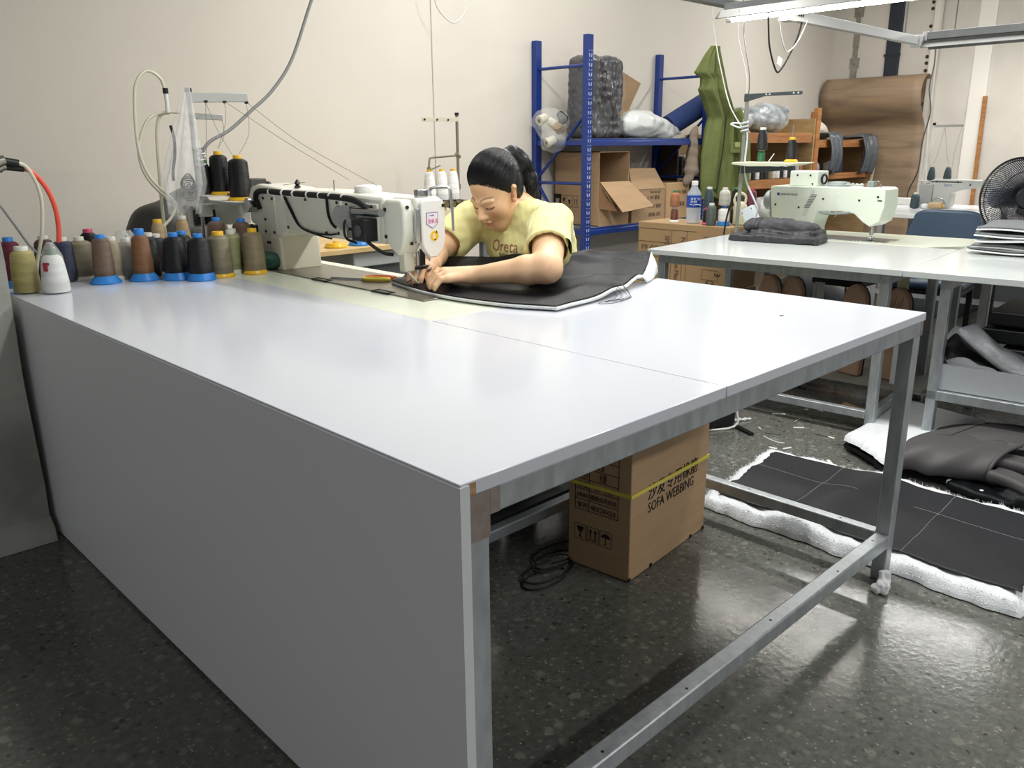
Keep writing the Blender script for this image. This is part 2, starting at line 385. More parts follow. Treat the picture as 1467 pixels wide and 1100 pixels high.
CARD = M('brown_cardboard', 'b09270', 0.8, var=0.05, vs=5, bump=0.06, bs=20, stretch=(1, 1, 8))
CARDD = M('cardboard_inside', '8d6c4b', 0.85, var=0.05, vs=5)
INK = M('black_print', '191512', 0.7)
WHITE = M('white_plastic', 'e6e6e2', 0.4)
CREAMP = M('cream_machine_enamel', 'e4e3d6', 0.32, spec=0.5)
METAL = M('bright_metal', 'b9bcbd', 0.25, metal=1.0)
DARKM = M('dark_metal', '3a3d40', 0.35, metal=0.8)
CABLE = M('grey_cable', '8f9190', 0.5)

# ---------------------------------------------------------------- room
struct(MB().box(-6, 8.6, -6, 3.6, -0.05, 0).build('floor', FLOOR))
struct(MB().box(-6, 8.6, 3.6, 3.75, 0, 4.2).build('wall_back', WALL))
struct(MB().box(8.45, 8.6, -6, 3.6, 0, 4.2).build('wall_right', PANELW))
struct(MB().box(-6, 8.6, -6, 3.75, 4.2, 4.3).build('ceiling', M('ceiling_paint', 'c9c9c6', 0.9)))
pier = MB(); pier.grid(6, 24, lambda u, v: (-0.024 - 0.62 * (1 - u) + (0.004 * math.sin(v * 37) * (u > 0.99)), 2.085 + 0.003 * math.sin(9 * v + 5 * u), 4.2 * v))
pier.box(-0.65, -0.026, 2.09, 2.5, 0, 4.2)
struct(pier.build('wall_left', CONC))
struct(MB().prism([(2.085, 0), (2.03, 0), (2.045, 0.045), (2.075, 0.075), (2.085, 0.08)], 'x', -0.66, -0.02).build('baseboard_left', CONC, bevel=0.004))
struct(MB().box(2.905, 2.911, 3.596, 3.6, 0, 4.2).build('trim_1', M('panel_joint', 'b9b3a8', 0.8)))
# details of the end wall
m = MB(); 
for i in range(40):
    z = i * 0.1; w = 0.035 + 0.012 * math.sin(i * 2.3) + 0.008 * math.sin(i * 5.1)
    m.box(8.438, 8.45, 3.36 - w, 3.36 + w * 0.8, z, z + 0.1)
struct(m.build('trim_2', M('mortar_smear', '8f8a80', 0.9, var=0.2, vs=20)))
struct(MB().box(8.435, 8.45, 2.03, 2.18, 0, 4.2).build('trim_3', M('fresh_white_paint', 'f1ede4', 0.7)))
struct(MB().box(8.40, 8.45, 2.52, 2.58, 0, 4.2).build('trim_4', M('column_arris', 'e2dcd0', 0.8)))
for i, z in enumerate((2.55, 2.46, 2.33, 2.2, 1.98, 1.93)):
    pass
bh = MB()
for z in (2.56, 2.50, 2.34, 2.28, 2.06, 2.0, 1.93):
    bh.cyl((8.448, 2.62, z), (8.44, 2.62, z), 0.016, n=8)
struct(bh.build('trim_5', M('bolt_hole_dark', '3a352f', 0.9)))
t = thing('downpipe', 'dark navy vertical duct on the end wall, rising behind the curled plywood sheet', 'duct', (8.43, 2.96, 0))
MB().box(-0.008, 0.0195, -0.072, 0.072, 0, 4.2).build('duct', M('navy_pipe', '262c38', 0.45), t, bevel=0.006)
for z in (0.6, 2.1, 3.6): MB().box(-0.012, -0.007, -0.085, 0.085, z - 0.012, z + 0.012).build('clamp', DARKM, t)

# ---------------------------------------------------------------- main work table
H = 0.80
T1 = thing('work_table', 'big white laminate work table with a grey side panel on a steel frame, nearest', 'table', (0.83, 0.5, 0))
O1 = T1.location
mb = lambda: MB(O1)
mb().box(0.0, 0.668, 0.0, 2.46, H - 0.022, H).build('tabletop', LAM, T1, bevel=0.0015)
mb().box(0.6708, 1.668, 0.0, 0.888, H - 0.022, H - 0.0003).build('tabletop', LAM, T1, bevel=0.0015)
mb().box(0.6695, 1.125, 0.8898, 2.46, H - 0.022, H - 0.0006).build('machine_board', CREAM, T1, bevel=0.001)['label'] = 'cream board around the sewing machine bed'
mb().box(-0.002, 0.0165, -0.001, 2.46, 0.012, H - 0.004).build('side_panel', LAMG, T1, bevel=0.001)
mb().box(-0.0022, 0.0155, -0.0022, -0.0008, 0.012, H - 0.004).build('panel_edge_band', LAME, T1)
mb().box(0.0156, 0.028, -0.0012, 0.001, H - 0.0225, H - 0.002).build('bare_chipboard_edge', CHIP, T1)['label'] = 'chipped raw edge at the near corner'
def leg(x, y, w=0.04, z1=H - 0.022): return mb().box(x, x + w, y, y + w, 0, z1)
for x, y in ((0.0165, 0.004), (1.622, 0.006), (1.622, 0.84), (0.0165, 2.07), (1.08, 2.40), (0.64, 1.9)): leg(x, y).build('leg', STEEL, T1, bevel=0.003)
zb = H - 0.022
mb().box(0.0168, 1.664, 0.004, 0.044, zb - 0.042, zb).build('front_beam', STEEL, T1, bevel=0.003)
mb().box(1.622, 1.662, 0.046, 0.88, zb - 0.042, zb).build('side_beam', STEEL, T1, bevel=0.003)
mb().box(0.06, 1.62, 0.84, 0.88, zb - 0.042, zb - 0.001).build('rear_beam', STEEL, T1, bevel=0.003)
mb().box(0.058, 1.622, 0.005, 0.045, 0.108, 0.148).build('front_rail', STEEL, T1, bevel=0.004)
mb().box(1.624, 1.66, 0.047, 0.84, 0.112, 0.148).build('side_rail', STEEL, T1, bevel=0.004)
mb().box(0.058, 1.622, 0.842, 0.878, 0.112, 0.148).build('rear_rail', STEELD, T1, bevel=0.004)
mb().box(0.0172, 0.058, 0.0035, 0.0045, zb - 0.075, zb - 0.001).build('weld_stain', RUST, T1)
mb().box(0.058, 0.078, 0.0032, 0.0042, zb - 0.041, zb - 0.001).build('weld_stain', RUST, T1)
mb().box(1.650, 1.6645, 0.0032, 0.0042, zb - 0.041, zb - 0.001).build('weld_stain', RUST, T1)
m = mb()
for x in (0.35, 0.62, 0.98, 1.32, 1.56): m.cyl((x, 0.022 + 0.006 * math.sin(x * 9), 0.1478), (x, 0.022 + 0.006 * math.sin(x * 9), 0.1484), 0.0035, n=8)
for y in (0.16, 0.47): m.cyl((1.642, y, 0.1478), (1.642, y, 0.1484), 0.0035, n=8)
m.cyl((1.36, 0.26, H - 0.0004), (1.36, 0.26, H + 0.0002), 0.006, n=10)
m.build('drill_hole', BLACKM, T1)['kind'] = 'stuff'

# ---------------------------------------------------------------- webbing carton under the table
ang = math.atan2(0.046, 0.463); bl, bw, bhh = 0.468, 0.220, 0.505
bx = thing('cardboard_carton', 'tall brown cardboard carton printed SOFA WEBBING under the white work table, yellow strap round it', 'carton', (1.088, 0.532, 0), ang)
b_ = MB().box(0, bl, 0, bw, 0.0015, bhh); o = b_.build('box_body', CARD, bx, bevel=0.003)
m = MB(); m.box(-0.0008, bl / 2 + 0.01, bw / 2 - 0.001, bw / 2 + 0.001, bhh, bhh + 0.002); m.build('top_seam', CARDD, bx)
m = MB()
for (x, y) in ((0.0, 0.0), (0.12, -0.001), (0.37, -0.001), (0.455, -0.001)): m.obox((x + 0.004, y, 0.008), (0.012, 0.004, 0.010))
m.build('torn_notch', BLACKM, bx)['kind'] = 'stuff'
sp = [(-0.003, bw + 0.003, 0.272), (-0.003, -0.003, 0.274), (bl + 0.003, -0.003, 0.261), (bl + 0.003, bw + 0.003, 0.268)]
m = MB()
for i in range(4):
    p, q = Vector(sp[i]), Vector(sp[(i + 1) % 4]); m.bar(p, q, 0.0025, 0.011)
m.build('strap', M('yellow_strap', 'd9cc52', 0.35), bx)['label'] = 'yellow plastic packing strap'
# printing, right face (y = 0 plane, reading +x)
text('沙发专用橡筋', 0.056, (0.092, -0.0012, 0.234), (1, 0, 0.0), (0, 0, 1), INK, bx, squash=0.92)
text('SOFA WEBBING', 0.046, (0.095, -0.0012, 0.190), (1, 0, 0.0), (0, 0, 1), INK, bx, squash=0.86)
# printing, left face (x = 0 plane, reading -y)
def lt(s, size, y, z, squash=0.9): text(s, size, (-0.0012, y, z), (0, -1, 0), (0, 0, 1), INK, bx, squash=squash)
rows = ['规格', '型号', '颜色', '数量', '主要成份', '体积']; vals = ['橡筋', '', '', '', '橡胶丝丙纶纱', '48X24X50']
m = MB(); z0, dz = 0.187, 0.0335; nr = 7
for i in range(nr + 1): m.box(-0.0012, 0, 0.042, 0.196, z0 + i * dz, z0 + i * dz + 0.0016)
for y in (0.042, 0.144, 0.1945): m.box(-0.0012, 0, y, y + 0.0016, z0, z0 + nr * dz)
m_icons = len(m.v)
for k in range(3): 
    y = 0.062 + 0.046 * k
    for a in (0, 1): m.box(-0.0012, 0, y, y + 0.042, 0.160 + a * 0.05, 0.1612 + a * 0.05); m.box(-0.0012, 0, y + a * 0.041, y + 0.0012 + a * 0.041, 0.160, 0.2112)
# fragile glass, up arrows, umbrella
y = 0.154 + 0.021; m.prism([(y - 0.012, 0.203), (y + 0.012, 0.203), (y + 0.009, 0.19), (y + 0.002, 0.184), (y + 0.002, 0.172), (y + 0.008, 0.168), (y - 0.008, 0.168), (y - 0.002, 0.172), (y - 0.002, 0.184), (y - 0.009, 0.19)], 'x', -0.0013, 0)
y = 0.108 + 0.021
for d in (-0.009, 0.009): m.prism([(y + d - 0.002, 0.172), (y + d - 0.002, 0.194), (y + d - 0.006, 0.194), (y + d, 0.205), (y + d + 0.006, 0.194), (y + d + 0.002, 0.194), (y + d + 0.002, 0.172)], 'x', -0.0013, 0)
m.box(-0.0013, 0, y - 0.016, y + 0.016, 0.167, 0.1695)
y = 0.062 + 0.021; m.prism([(y - 0.017, 0.19), (y - 0.012, 0.199), (y, 0.204), (y + 0.012, 0.199), (y + 0.017, 0.19)], 'x', -0.0013, 0); m.box(-0.0013, 0, y - 0.001, y + 0.001, 0.170, 0.19); m.box(-0.0013, 0, y - 0.001, y + 0.007, 0.168, 0.1702)
m.v = m.v[:m_icons] + [(a, b, c - 0.072) for a, b, c in m.v[m_icons:]]
m.build('printed_table', INK, bx)
for i, r in enumerate(rows[::-1]):
    z = z0 + i * dz + 0.008
    if i == 1: lt(r, 0.015, 0.191, z + 0.001, 0.72)
    else: lt(r, 0.022, 0.188, z)
lt('48X24X50', 0.024, 0.140, z0 + 0.007, 0.85); lt('橡胶丝丙纶纱', 0.019, 0.141, z0 + dz + 0.008, 0.82); lt('50   (卷)', 0.022, 0.125, z0 + 2 * dz + 0.007); lt('绿', 0.03, 0.11, z0 + 3 * dz + 0.005); lt('003', 0.034, 0.138, z0 + 4 * dz + 0.006); lt('橡筋', 0.022, 0.12, z0 + 5 * dz + 0.008)

# ---------------------------------------------------------------- leather mat with fleece on the floor
FLEECE = M('white_fleece', 'e0e5e8', 0.95, var=0.05, vs=40, bump=0.35, bs=240, sheen=0.3)
LEATH = M('black_grained_leather', '28292c', 0.42, var=0.06, vs=3, bump=0.3, bs=260, spec=0.35)
LEATHG = M('charcoal_suede_leather', '4b494a', 0.6, var=0.08, vs=5, bump=0.15, bs=200)
def quadmap(A, B, C_, D, u, v):
    return tuple((A[i] * (1 - u) + B[i] * u) * (1 - v) + (D[i] * (1 - u) + C_[i] * u) * v for i in range(2))
def rim(u, v, w=0.07):
    e = min(u, 1 - u, v, 1 - v); return math.sqrt(max(0.0, 1 - (1 - min(1, e / w)) ** 2))
def wob(u, s, a): return a * (math.sin(u * 19 + s) + 0.6 * math.sin(u * 43 + 2.1 * s) + 0.4 * math.sin(u * 91 + s * 3))
mat = thing('leather_mat', 'long black leather panel on white fleece lying flat on the floor', 'mat', (2.0, 0.2, 0))
A, B, C2, D = (1.69, 0.70), (1.672, -0.335), (2.385, -0.335), (2.335, 0.775)
def hump(u, v): return 0.035 * math.exp(-((u - 0.40 - 0.10 * (v - 0.5)) / 0.085) ** 2) * (0.55 + 0.45 * (1 - v))
def fl(u, v):
    x, y = quadmap(A, B, C2, D, u, v); e = rim(u, v, 0.05)
    return (x - 2.0 + wob(u, 1, 0.006) * (1 - 2 * v) * (1 - e * 0.6), y - 0.2 + wob(v, 4, 0.006) * (2 * u - 1) ** 2, 0.004 + (0.034 + wob(u * 1.7 + v, 2, 0.003)) * e + hump(u, v) * 0.9 * e)
f = MB().grid(110, 60, fl); f.grid(60, 30, lambda u, v: (fl(u, v)[0], fl(u, v)[1], 0.003)); f.build('fleece_backing', FLEECE, mat, smooth=True, angle=180)
# fuzzy ends of the fleece
fz = MB(); rs = random.Random(3)
for i in range(2600):
    e = rs.random(); k = rs.randrange(4)
    u, v = [(e, 0.004), (e, 0.996), (0.004, e), (0.996, e)][k] if rs.random() < 0.4 else [(e, 0.03), (e, 0.965), (0.02, e), (0.98, e)][k]
    p = Vector(fl(u, v)); d = Vector((rs.uniform(-1, 1), rs.uniform(-1, 1), rs.uniform(0, 0.9))).normalized() * rs.uniform(0.006, 0.018); w = Vector((-d.y, d.x, 0)).normalized() * 0.0007
    fz.add([p - w, p + w, p + d], [(0, 1, 2)])
fo = fz.build('fleece_fibres', FLEECE, mat, fix=False); fo['kind'] = 'stuff'
def lt_(u, v):
    uu = 0.052 + 0.93 * u + wob(v, 1, 0.0015) * abs(2 * u - 1); vv = 0.10 + 0.80 * v + wob(u, 2, 0.004) * abs(2 * v - 1); p = fl(uu, vv)
    return (p[0], p[1], 0.0475 + hump(uu, vv) + 0.002 * math.sin(u * 13 + v * 5) * math.sin(v * 7 + 1))
f = MB().grid(120, 50, lt_); f.build('leather_face', LEATH, mat, smooth=True, solid=0.0025, angle=180)
m = MB()
for pts in (((0.27, 0.0), (0.27, 1.0)), ((0.66, 0.0), (0.655, 1.0)), ((0.0, 0.66), (0.40, 0.60)), ((0.58, 0.66), (1.0, 0.62))):
    P = [pts[0][0] * (1 - t) + pts[1][0] * t for t in np.linspace(0, 1, 30)], [pts[0][1] * (1 - t) + pts[1][1] * t for t in np.linspace(0, 1, 30)]
    m.tube([(lt_(a, b)[0], lt_(a, b)[1], lt_(a, b)[2] + 0.0004) for a, b in zip(*P)], 0.0009, n=4, smooth=0)
m.build('stitch_line', M('pale_thread', '85878a', 0.7), mat)

# tissue scrap at the table leg
s_ = SDF((1.50, -0.06, -0.01), (1.66, 0.08, 0.09), 0.0025)
for c, hf, r in (((1.575, -0.012, 0.014), (0.036, 0.016, 0.014), 0.3), ((1.600, -0.004, 0.030), (0.018, 0.014, 0.016), 0.6), ((1.555, -0.006, 0.012), (0.02, 0.014, 0.010), -0.4)):
    s_.rbox(c, hf, 0.004, Matrix.Rotation(r, 3, 'Z') @ Matrix.Rotation(r * 0.5, 3, 'Y'), k=0.006)
s_.noise(0.002, 160, 3)
tag(s_.build('tissue_scrap', M('white_tissue', 'd8dada', 0.9), loc=(1.58, 0, 0), o=(1.58, 0, 0)), 'crumpled scrap of white tissue on the floor at the foot of the table leg', 'paper scrap')
# ---------------------------------------------------------------- thread cones
def thread_mat(name, col, dark=0.75):
    if name in MATS: return MATS[name]
    m = M(name, col, 0.42, var=0.16, vs=9, stretch=(1, 1, 5), bump=0.25, bs=60, spec=0.45)
    nt = m.node_tree; b = nt.nodes['Principled BSDF']
    tc = nt.nodes.new('ShaderNodeTexCoord'); w = nt.nodes.new('ShaderNodeTexWave'); w.bands_direction = 'Z'; w.inputs['Scale'].default_value = 90; w.inputs['Distortion'].default_value = 3.0; w.inputs['Detail'].default_value = 1
    nt.links.new(tc.outputs['Object'], w.inputs[0]); bp = nt.nodes.new('ShaderNodeBump'); bp.inputs['Strength'].default_value = 0.5; bp.inputs['Distance'].default_value = 0.002
    nt.links.new(w.outputs[0], bp.inputs['Height']); nt.links.new(bp.outputs[0], b.inputs['Normal'])
    return m
TH = {k: thread_mat('thread_' + k, c) for k, c in dict(maroon='5e1f33', olive='a29a63', white='f1f1ef', brown_dark='4a352d', navy='2a3048', khaki='7c7660', black='0f1013', brown='6d5a4b', beige='a89d83', copper='7a5638', sand='867a60', lime='8f9468', grey_green='55605a', tan='b39a78', rust='a46a45', chestnut='6b3d2a', green='1f4a3c', slate='35484c', grey='b9b8ac', cream='dedac6', forest='20643a').items()}
PL = {k: M('plastic_' + k, c, 0.35) for k, c in dict(blue='2f80cf', yellow='e2b42a', pink='c34a70', white='d9d8d0', green='2f6b46', clear='cfcfc6', red='a33040').items()}
CLEARP = clear_film('clear_plastic', 'dfe2de', 0.30, 0.12, 0.1, 30)
def thread_cone(label, loc, thread, cap='white', base=None, h=0.155, rb=0.038, rt_=0.030, rz=0.0, group='thread cones on the work table', capr=0.016, baser=0.048, lay=None, caph=0.013, sh=0.012):
    t = thing('thread_cone', label, 'thread cone', loc, rz, group)
    z0 = 0.0
    if base in ('blue', 'yellow', 'pink'):
        bh = 0.026 if base == 'blue' else 0.014
        MB().lathe([(baser * 0.97, 0), (baser, 0.004), (rb * 0.98, bh), (0.012, bh)], n=24).build('base', PL[base], t, smooth=True); z0 = bh - 0.003
    elif base == 'clear':
        MB().lathe([(baser * 0.96, 0), (baser * 0.96, 0.006), (rb * 0.95, 0.016), (0.012, 0.016)], n=24).build('base', PL['clear'], t, smooth=True); z0 = 0.013
    else:
        MB().lathe([(0.016, 0), (0.017, 0.003), (0.016, 0.02)], n=16).build('core', PL['clear'], t, smooth=True); z0 = 0.002
    hh = h - caph
    MB().lathe([(rb * 0.6, z0), (rb * 0.97, z0 + 0.002), (rb, z0 + 0.006), (rb * 0.985 + rt_ * 0.015, z0 + (hh - z0) * 0.3), (rb * 0.4 + rt_ * 0.6, z0 + (hh - z0) * 0.72), (rt_, hh - sh), (rt_ * 0.82, hh - sh * 0.4), (capr * 1.05, hh)], n=28).build('thread', TH[thread], t, smooth=True)
    MB().lathe([(capr, hh - 0.004), (capr, h - 0.002), (capr * 0.93, h), (capr * 0.5, h), (capr * 0.45, h - 0.01)], n=20).build('cap', PL[cap], t, smooth=True)
    if lay:
        t.rotation_euler = lay
    return t
Z = H
thread_cone('maroon thread cone with blue cap, half behind the concrete pier', (0.057, 2.345, Z), 'maroon', 'blue', 'blue', h=0.165, baser=0.040)
thread_cone('pale olive thread cone at the left corner of the white table', (0.052, 2.185, Z), 'olive', 'white', None, h=0.148, rb=0.040, rt_=0.034, capr=0.02)
wt = thread_cone('white thread cone with a green ring and red mark at the left table corner', (0.118, 2.115, Z), 'white', 'green', None, h=0.142, rb=0.040, rt_=0.03, caph=0.02)
MB().lathe([(0.0415, 0.004), (0.0415, 0.03), (0.032, 0.118), (0.022, 0.14), (0.010, 0.160), (0.006, 0.158)], n=24).build('plastic_wrap', CLEARP, wt, smooth=True)
m = MB(); m.obox((-0.029, -0.0235, 0.083), (0.014, 0.0012, 0.020), Matrix.Rotation(-0.75, 3, 'Z')); m.obox((-0.026, -0.0235, 0.096), (0.02, 0.0012, 0.008), Matrix.Rotation(-0.75, 3, 'Z')); m.build('red_mark', PL['red'], wt)
thread_cone('dark brown thread cone with white cap behind the white cone', (0.185, 2.43, Z), 'brown_dark', 'white', None, h=0.155)
thread_cone('navy thread cone with clear cap under the orange hose', (0.222, 2.35, Z), 'navy', 'clear', None, h=0.152, rb=0.042, rt_=0.036)
thread_cone('grey khaki thread cone on a clear base, third from the left along the row', (0.275, 2.345, Z), 'khaki', 'clear', 'clear', h=0.15, rb=0.040, rt_=0.038)
thread_cone('black thread cone with pink cap and base', (0.33, 2.415, Z), 'black', 'pink', 'pink', h=0.168, rt_=0.028)
thread_cone('grey brown thread cone with blue cap on a wide blue base', (0.30, 2.205, Z), 'brown', 'blue', 'blue', h=0.165, rb=0.034, rt_=0.028, baser=0.052)
thread_cone('slim beige thread cone beside the bagged cone', (0.352, 2.26, Z), 'beige', 'white', 'clear', h=0.15, rb=0.030, rt_=0.024, baser=0.04)
bg = thread_cone('sand coloured thread cone inside a crumpled clear bag', (0.405, 2.275, Z), 'sand', 'clear', None, h=0.14, rb=0.036, rt_=0.034)
MB().grid(28, 14, lambda u, v: ((0.044 + 0.004 * math.sin(u * 6 * 2 * PI + v * 4)) * (1.05 - 0.55 * max(0, v - 0.72) / 0.28) * math.cos(2 * PI * u), (0.044 + 0.005 * math.sin(u * 5 * 2 * PI + v * 6)) * (1.05 - 0.55 * max(0, v - 0.72) / 0.28) * math.sin(2 * PI * u), 0.002 + 0.165 * v), closed_u=True).build('plastic_bag', CLEARP, bg, smooth=True)
thread_cone('copper brown thread cone with two blue caps on a blue base', (0.418, 2.17, Z), 'copper', 'blue', 'blue', h=0.178, rb=0.034, rt_=0.028, baser=0.05, caph=0.022)
thread_cone('plain black thread cone just behind the copper brown one', (0.462, 2.215, Z), 'black', 'clear', None, h=0.158, rb=0.034)
thread_cone('black thread cone with clear cap between the copper one and the two on blue bases', (0.505, 2.255, Z), 'black', 'clear', 'clear', h=0.148, rb=0.036, rt_=0.034, baser=0.04)
thread_cone('charcoal thread cone on blue base, left of the matching pair', (0.507, 2.105, Z), 'black', 'blue', 'blue', h=0.162, rb=0.041, rt_=0.035, baser=0.05)
thread_cone('charcoal thread cone with blue cap hidden behind the matching pair', (0.562, 2.165, Z), 'black', 'blue', None, h=0.16, rb=0.038)
thread_cone('charcoal thread cone on blue base, right of the matching pair', (0.560, 2.025, Z), 'black', 'blue', 'blue', h=0.16, rb=0.042, rt_=0.036, baser=0.05)
thread_cone('olive grey thread cone on yellow base left of the pale olive one', (0.642, 2.045, Z), 'khaki', 'yellow', 'yellow', h=0.16, rb=0.042, rt_=0.036, baser=0.047, capr=0.02)
thread_cone('pale olive green thread cone with clear base between the two on yellow bases', (0.715, 2.10, Z), 'lime', 'white', 'clear', h=0.155, rb=0.036, rt_=0.034, baser=0.039)
thread_cone('grey thread cone squeezed behind the pale olive green cone', (0.745, 2.15, Z), 'khaki', 'clear', None, h=0.155, rb=0.033)
thread_cone('olive grey thread cone on yellow base next to the sewing machine column', (0.765, 2.03, Z), 'sand', 'yellow', 'yellow', h=0.163, rb=0.039, rt_=0.034, baser=0.044)
thread_cone('dark green thread cone lying on its side by the machine column', (0.80, 2.105, Z + 0.036), 'green', 'green', None, h=0.13, rb=0.036, rt_=0.026, lay=(PI / 2, 0, 0.75))
thread_cone('brown thread cone with blue cap at the back, under the thread trays', (0.745, 2.27, Z), 'brown', 'blue', None, h=0.19, rb=0.040, rt_=0.032)
thread_cone('brown thread cone with blue cap at the back, beside the machine column', (0.815, 2.21, Z), 'brown', 'blue', None, h=0.185, rb=0.038, rt_=0.032)
thread_cone('tan thread cone standing behind the charcoal cones', (0.64, 2.33, Z), 'tan', 'clear', None, h=0.20, rb=0.033, rt_=0.02)
thread_cone('tan thread cone with yellow cap behind the copper one', (0.56, 2.36, Z), 'tan', 'yellow', None, h=0.19, rb=0.033, rt_=0.022)

# ---------------------------------------------------------------- the long arm sewing machine
SM = thing('sewing_machine', 'cream long-arm industrial sewing machine with a black hose along its arm', 'sewing machine', (0.955, 1.75, H))
OS = SM.location
q = lambda: MB(OS)
ENM = CREAMP
q().box(0.845, 1.075, 1.02, 2.18, H + 0.0005, H + 0.004).build('bed_plate', M('brushed_bed_steel', '9a978c', 0.3, metal=0.85, var=0.08, vs=5, stretch=(8, 1, 1)), SM, bevel=0.001)
for y0 in (1.25, 1.63):
    m = q(); 
    for a in ((0.838, 0.844, y0 - 0.045, y0 + 0.045), (0.862, 0.868, y0 - 0.045, y0 + 0.045), (0.838, 0.868, y0 - 0.047, y0 - 0.041), (0.838, 0.868, y0 + 0.041, y0 + 0.047)): m.box(a[0], a[1], a[2], a[3], H, H + 0.006)
    m.build('slide_catch', BLACK, SM)
# column and arm
m = q(); m.prism([(1.985, H), (2.15, H), (2.15, 0.955), (2.20, 0.965), (2.21, 1.05), (2.18, 1.10), (2.12, 1.112), (1.93, 1.10), (1.90, 0.95), (1.955, 0.925), (1.985, 0.90)], 'x', 0.882, 1.03)
m.build('column', ENM, SM, bevel=0.012, seg=3)
q().prism([(1.275, 0.945), (1.93, 0.942), (1.93, 1.098), (1.60, 1.10), (1.275, 1.092)], 'x', 0.886, 1.028).build('arm', ENM, SM, bevel=0.012, seg=3)
q().prism([(1.94, 0.80), (2.03, 0.80), (2.03, 0.93), (1.955, 0.93), (1.945, 0.90)], 'x', 0.872, 1.036).build('column_guard', M('ivory_guard', 'dcd8c6', 0.4), SM, bevel=0.008)
q().box(0.8795, 0.887, 1.985, 2.085, 0.925, 1.075).build('cover_plate', M('enamel_plate', 'd8d7ca', 0.38), SM, bevel=0.003)
q().prism([(1.52, 0.955), (1.90, 0.955), (1.92, 1.075), (1.52, 1.075)], 'x', 0.8795, 0.888).build('cover_plate', MATS['enamel_plate'], SM, bevel=0.003)
q().prism([(1.30, 0.955), (1.50, 0.955), (1.50, 1.07), (1.30, 1.07)], 'x', 0.8797, 0.888).build('cover_plate', MATS['enamel_plate'], SM, bevel=0.003)
m = q()
for y, z in ((2.07, 0.94), (2.07, 1.062), (2.0, 1.062), (2.0, 0.94), (1.89, 0.965), (1.89, 1.065), (1.75, 1.068), (1.75, 0.962), (1.62, 0.962), (1.54, 0.965), (1.54, 1.066), (1.48, 0.965), (1.48, 1.062), (1.33, 0.965), (1.33, 1.06), (2.06, 0.90), (2.04, 0.90), (2.065, 0.985)):
    m.cyl((0.8800, y, z), (0.8755, y, z), 0.0052, n=10)
o = m.build('screw', BLACK, SM); o['kind'] = 'stuff'
# rear mechanics
m = q(); m.box(0.90, 1.01, 2.15, 2.23, 0.83, 0.955); m.box(0.885, 0.93, 2.16, 2.21, 0.80, 0.90); m.cyl((0.89, 2.2, 0.93), (0.88, 2.2, 0.93), 0.03, n=14)
m.build('drive_belt_housing', BLACK, SM, bevel=0.004)
q().cyl((0.90, 2.145, 1.035), (0.845, 2.145, 1.035), 0.027, n=18).build('thread_cutter_cylinder', METAL, SM, smooth=True, bevel=0.002)
q().box(0.94, 1.01, 2.29, 2.37, 1.055, 1.125).build('motor', M('charcoal_box', '4b4a47', 0.5), SM, bevel=0.004)
m = q(); m.box(0.72, 0.98, 2.40, 2.425, 0.945, 1.03); m.build('valve_plate', M('grey_plate', 'b6b8b2', 0.45, metal=0.3), SM, bevel=0.003)
for k in range(4): q().box(0.74 + k * 0.022, 0.756 + k * 0.022, 2.375, 2.40, 0.955, 1.01).build('solenoid_valve', BLACK, SM, bevel=0.002)
q().box(0.955, 0.985, 2.23, 2.42, 1.02, 1.06).build('motor_bracket', DARKM, SM)
# hose along the arm's top edge
hp = [(0.878, 2.10, 1.02), (0.866, 2.105, 1.06), (0.862, 2.06, 1.088), (0.866, 1.9, 1.088), (0.864, 1.7, 1.087), (0.862, 1.5, 1.085), (0.864, 1.40, 1.078), (0.868, 1.35, 1.06), (0.874, 1.33, 1.045)]
q().tube(hp, 0.0105, n=10, smooth=8).build('spiral_hose', BLACKM, SM, smooth=True)
for y in (1.98, 1.88, 1.80, 1.70, 1.62, 1.55, 1.47): q().cyl((0.8638, y - 0.004, 1.0875), (0.8638, y + 0.004, 1.0875), 0.0118, n=12).build('cable_tie', WHITE, SM)
m = q()
m.tube([(0.872, 1.90, 1.082), (0.874, 1.86, 1.03), (0.874, 1.80, 0.975), (0.874, 1.70, 0.957), (0.873, 1.60, 0.957), (0.874, 1.55, 0.962)], 0.0035, n=6)
m.tube([(0.872, 1.895, 1.082), (0.876, 1.852, 1.03), (0.876, 1.79, 0.970), (0.876, 1.66, 0.95), (0.874, 1.58, 0.945)], 0.003, n=6)
o = m.build('cable', BLACKM, SM, smooth=True); o['kind'] = 'stuff'
q().tube([(0.876, 1.60, 1.08), (0.872, 1.59, 1.03), (0.868, 1.565, 1.0), (0.868, 1.54, 0.985)], 0.005, n=8).build('cable', BLACKM, SM, smooth=True)
# cylinders and motor near the head
q().cyl((0.888, 1.50, 1.025), (0.855, 1.50, 1.025), 0.034, n=20).build('step_motor', M('cast_aluminium', 'b4b6b4', 0.4, metal=0.7), SM, bevel=0.003)
m = q()
for k in range(5): m.box(0.845, 0.886, 1.425, 1.478, 0.985 + k * 0.015, 0.994 + k * 0.015)
m.box(0.848, 0.886, 1.427, 1.476, 0.983, 1.06); m.build('cooling_fins', MATS['cast_aluminium'], SM)
q().box(0.832, 0.886, 1.305, 1.385, 0.955, 1.025).build('solenoid', BLACK, SM, bevel=0.004)
q().cyl((0.832, 1.345, 0.988), (0.829, 1.345, 0.988), 0.018, n=18).build('solenoid_label', M('dark_grey_disc', '4c5054', 0.4), SM)
m = q(); m.box(0.838, 0.886, 1.386, 1.425, 0.960, 0.985); m.box(0.838, 0.886, 1.386, 1.425, 0.995, 1.02); m.build('air_cylinder', METAL, SM, bevel=0.003)
q().tube([(0.842, 1.43, 1.018), (0.835, 1.432, 1.0), (0.838, 1.428, 0.96), (0.86, 1.40, 0.945)], 0.004, n=8).build('cable', BLACKM, SM, smooth=True)
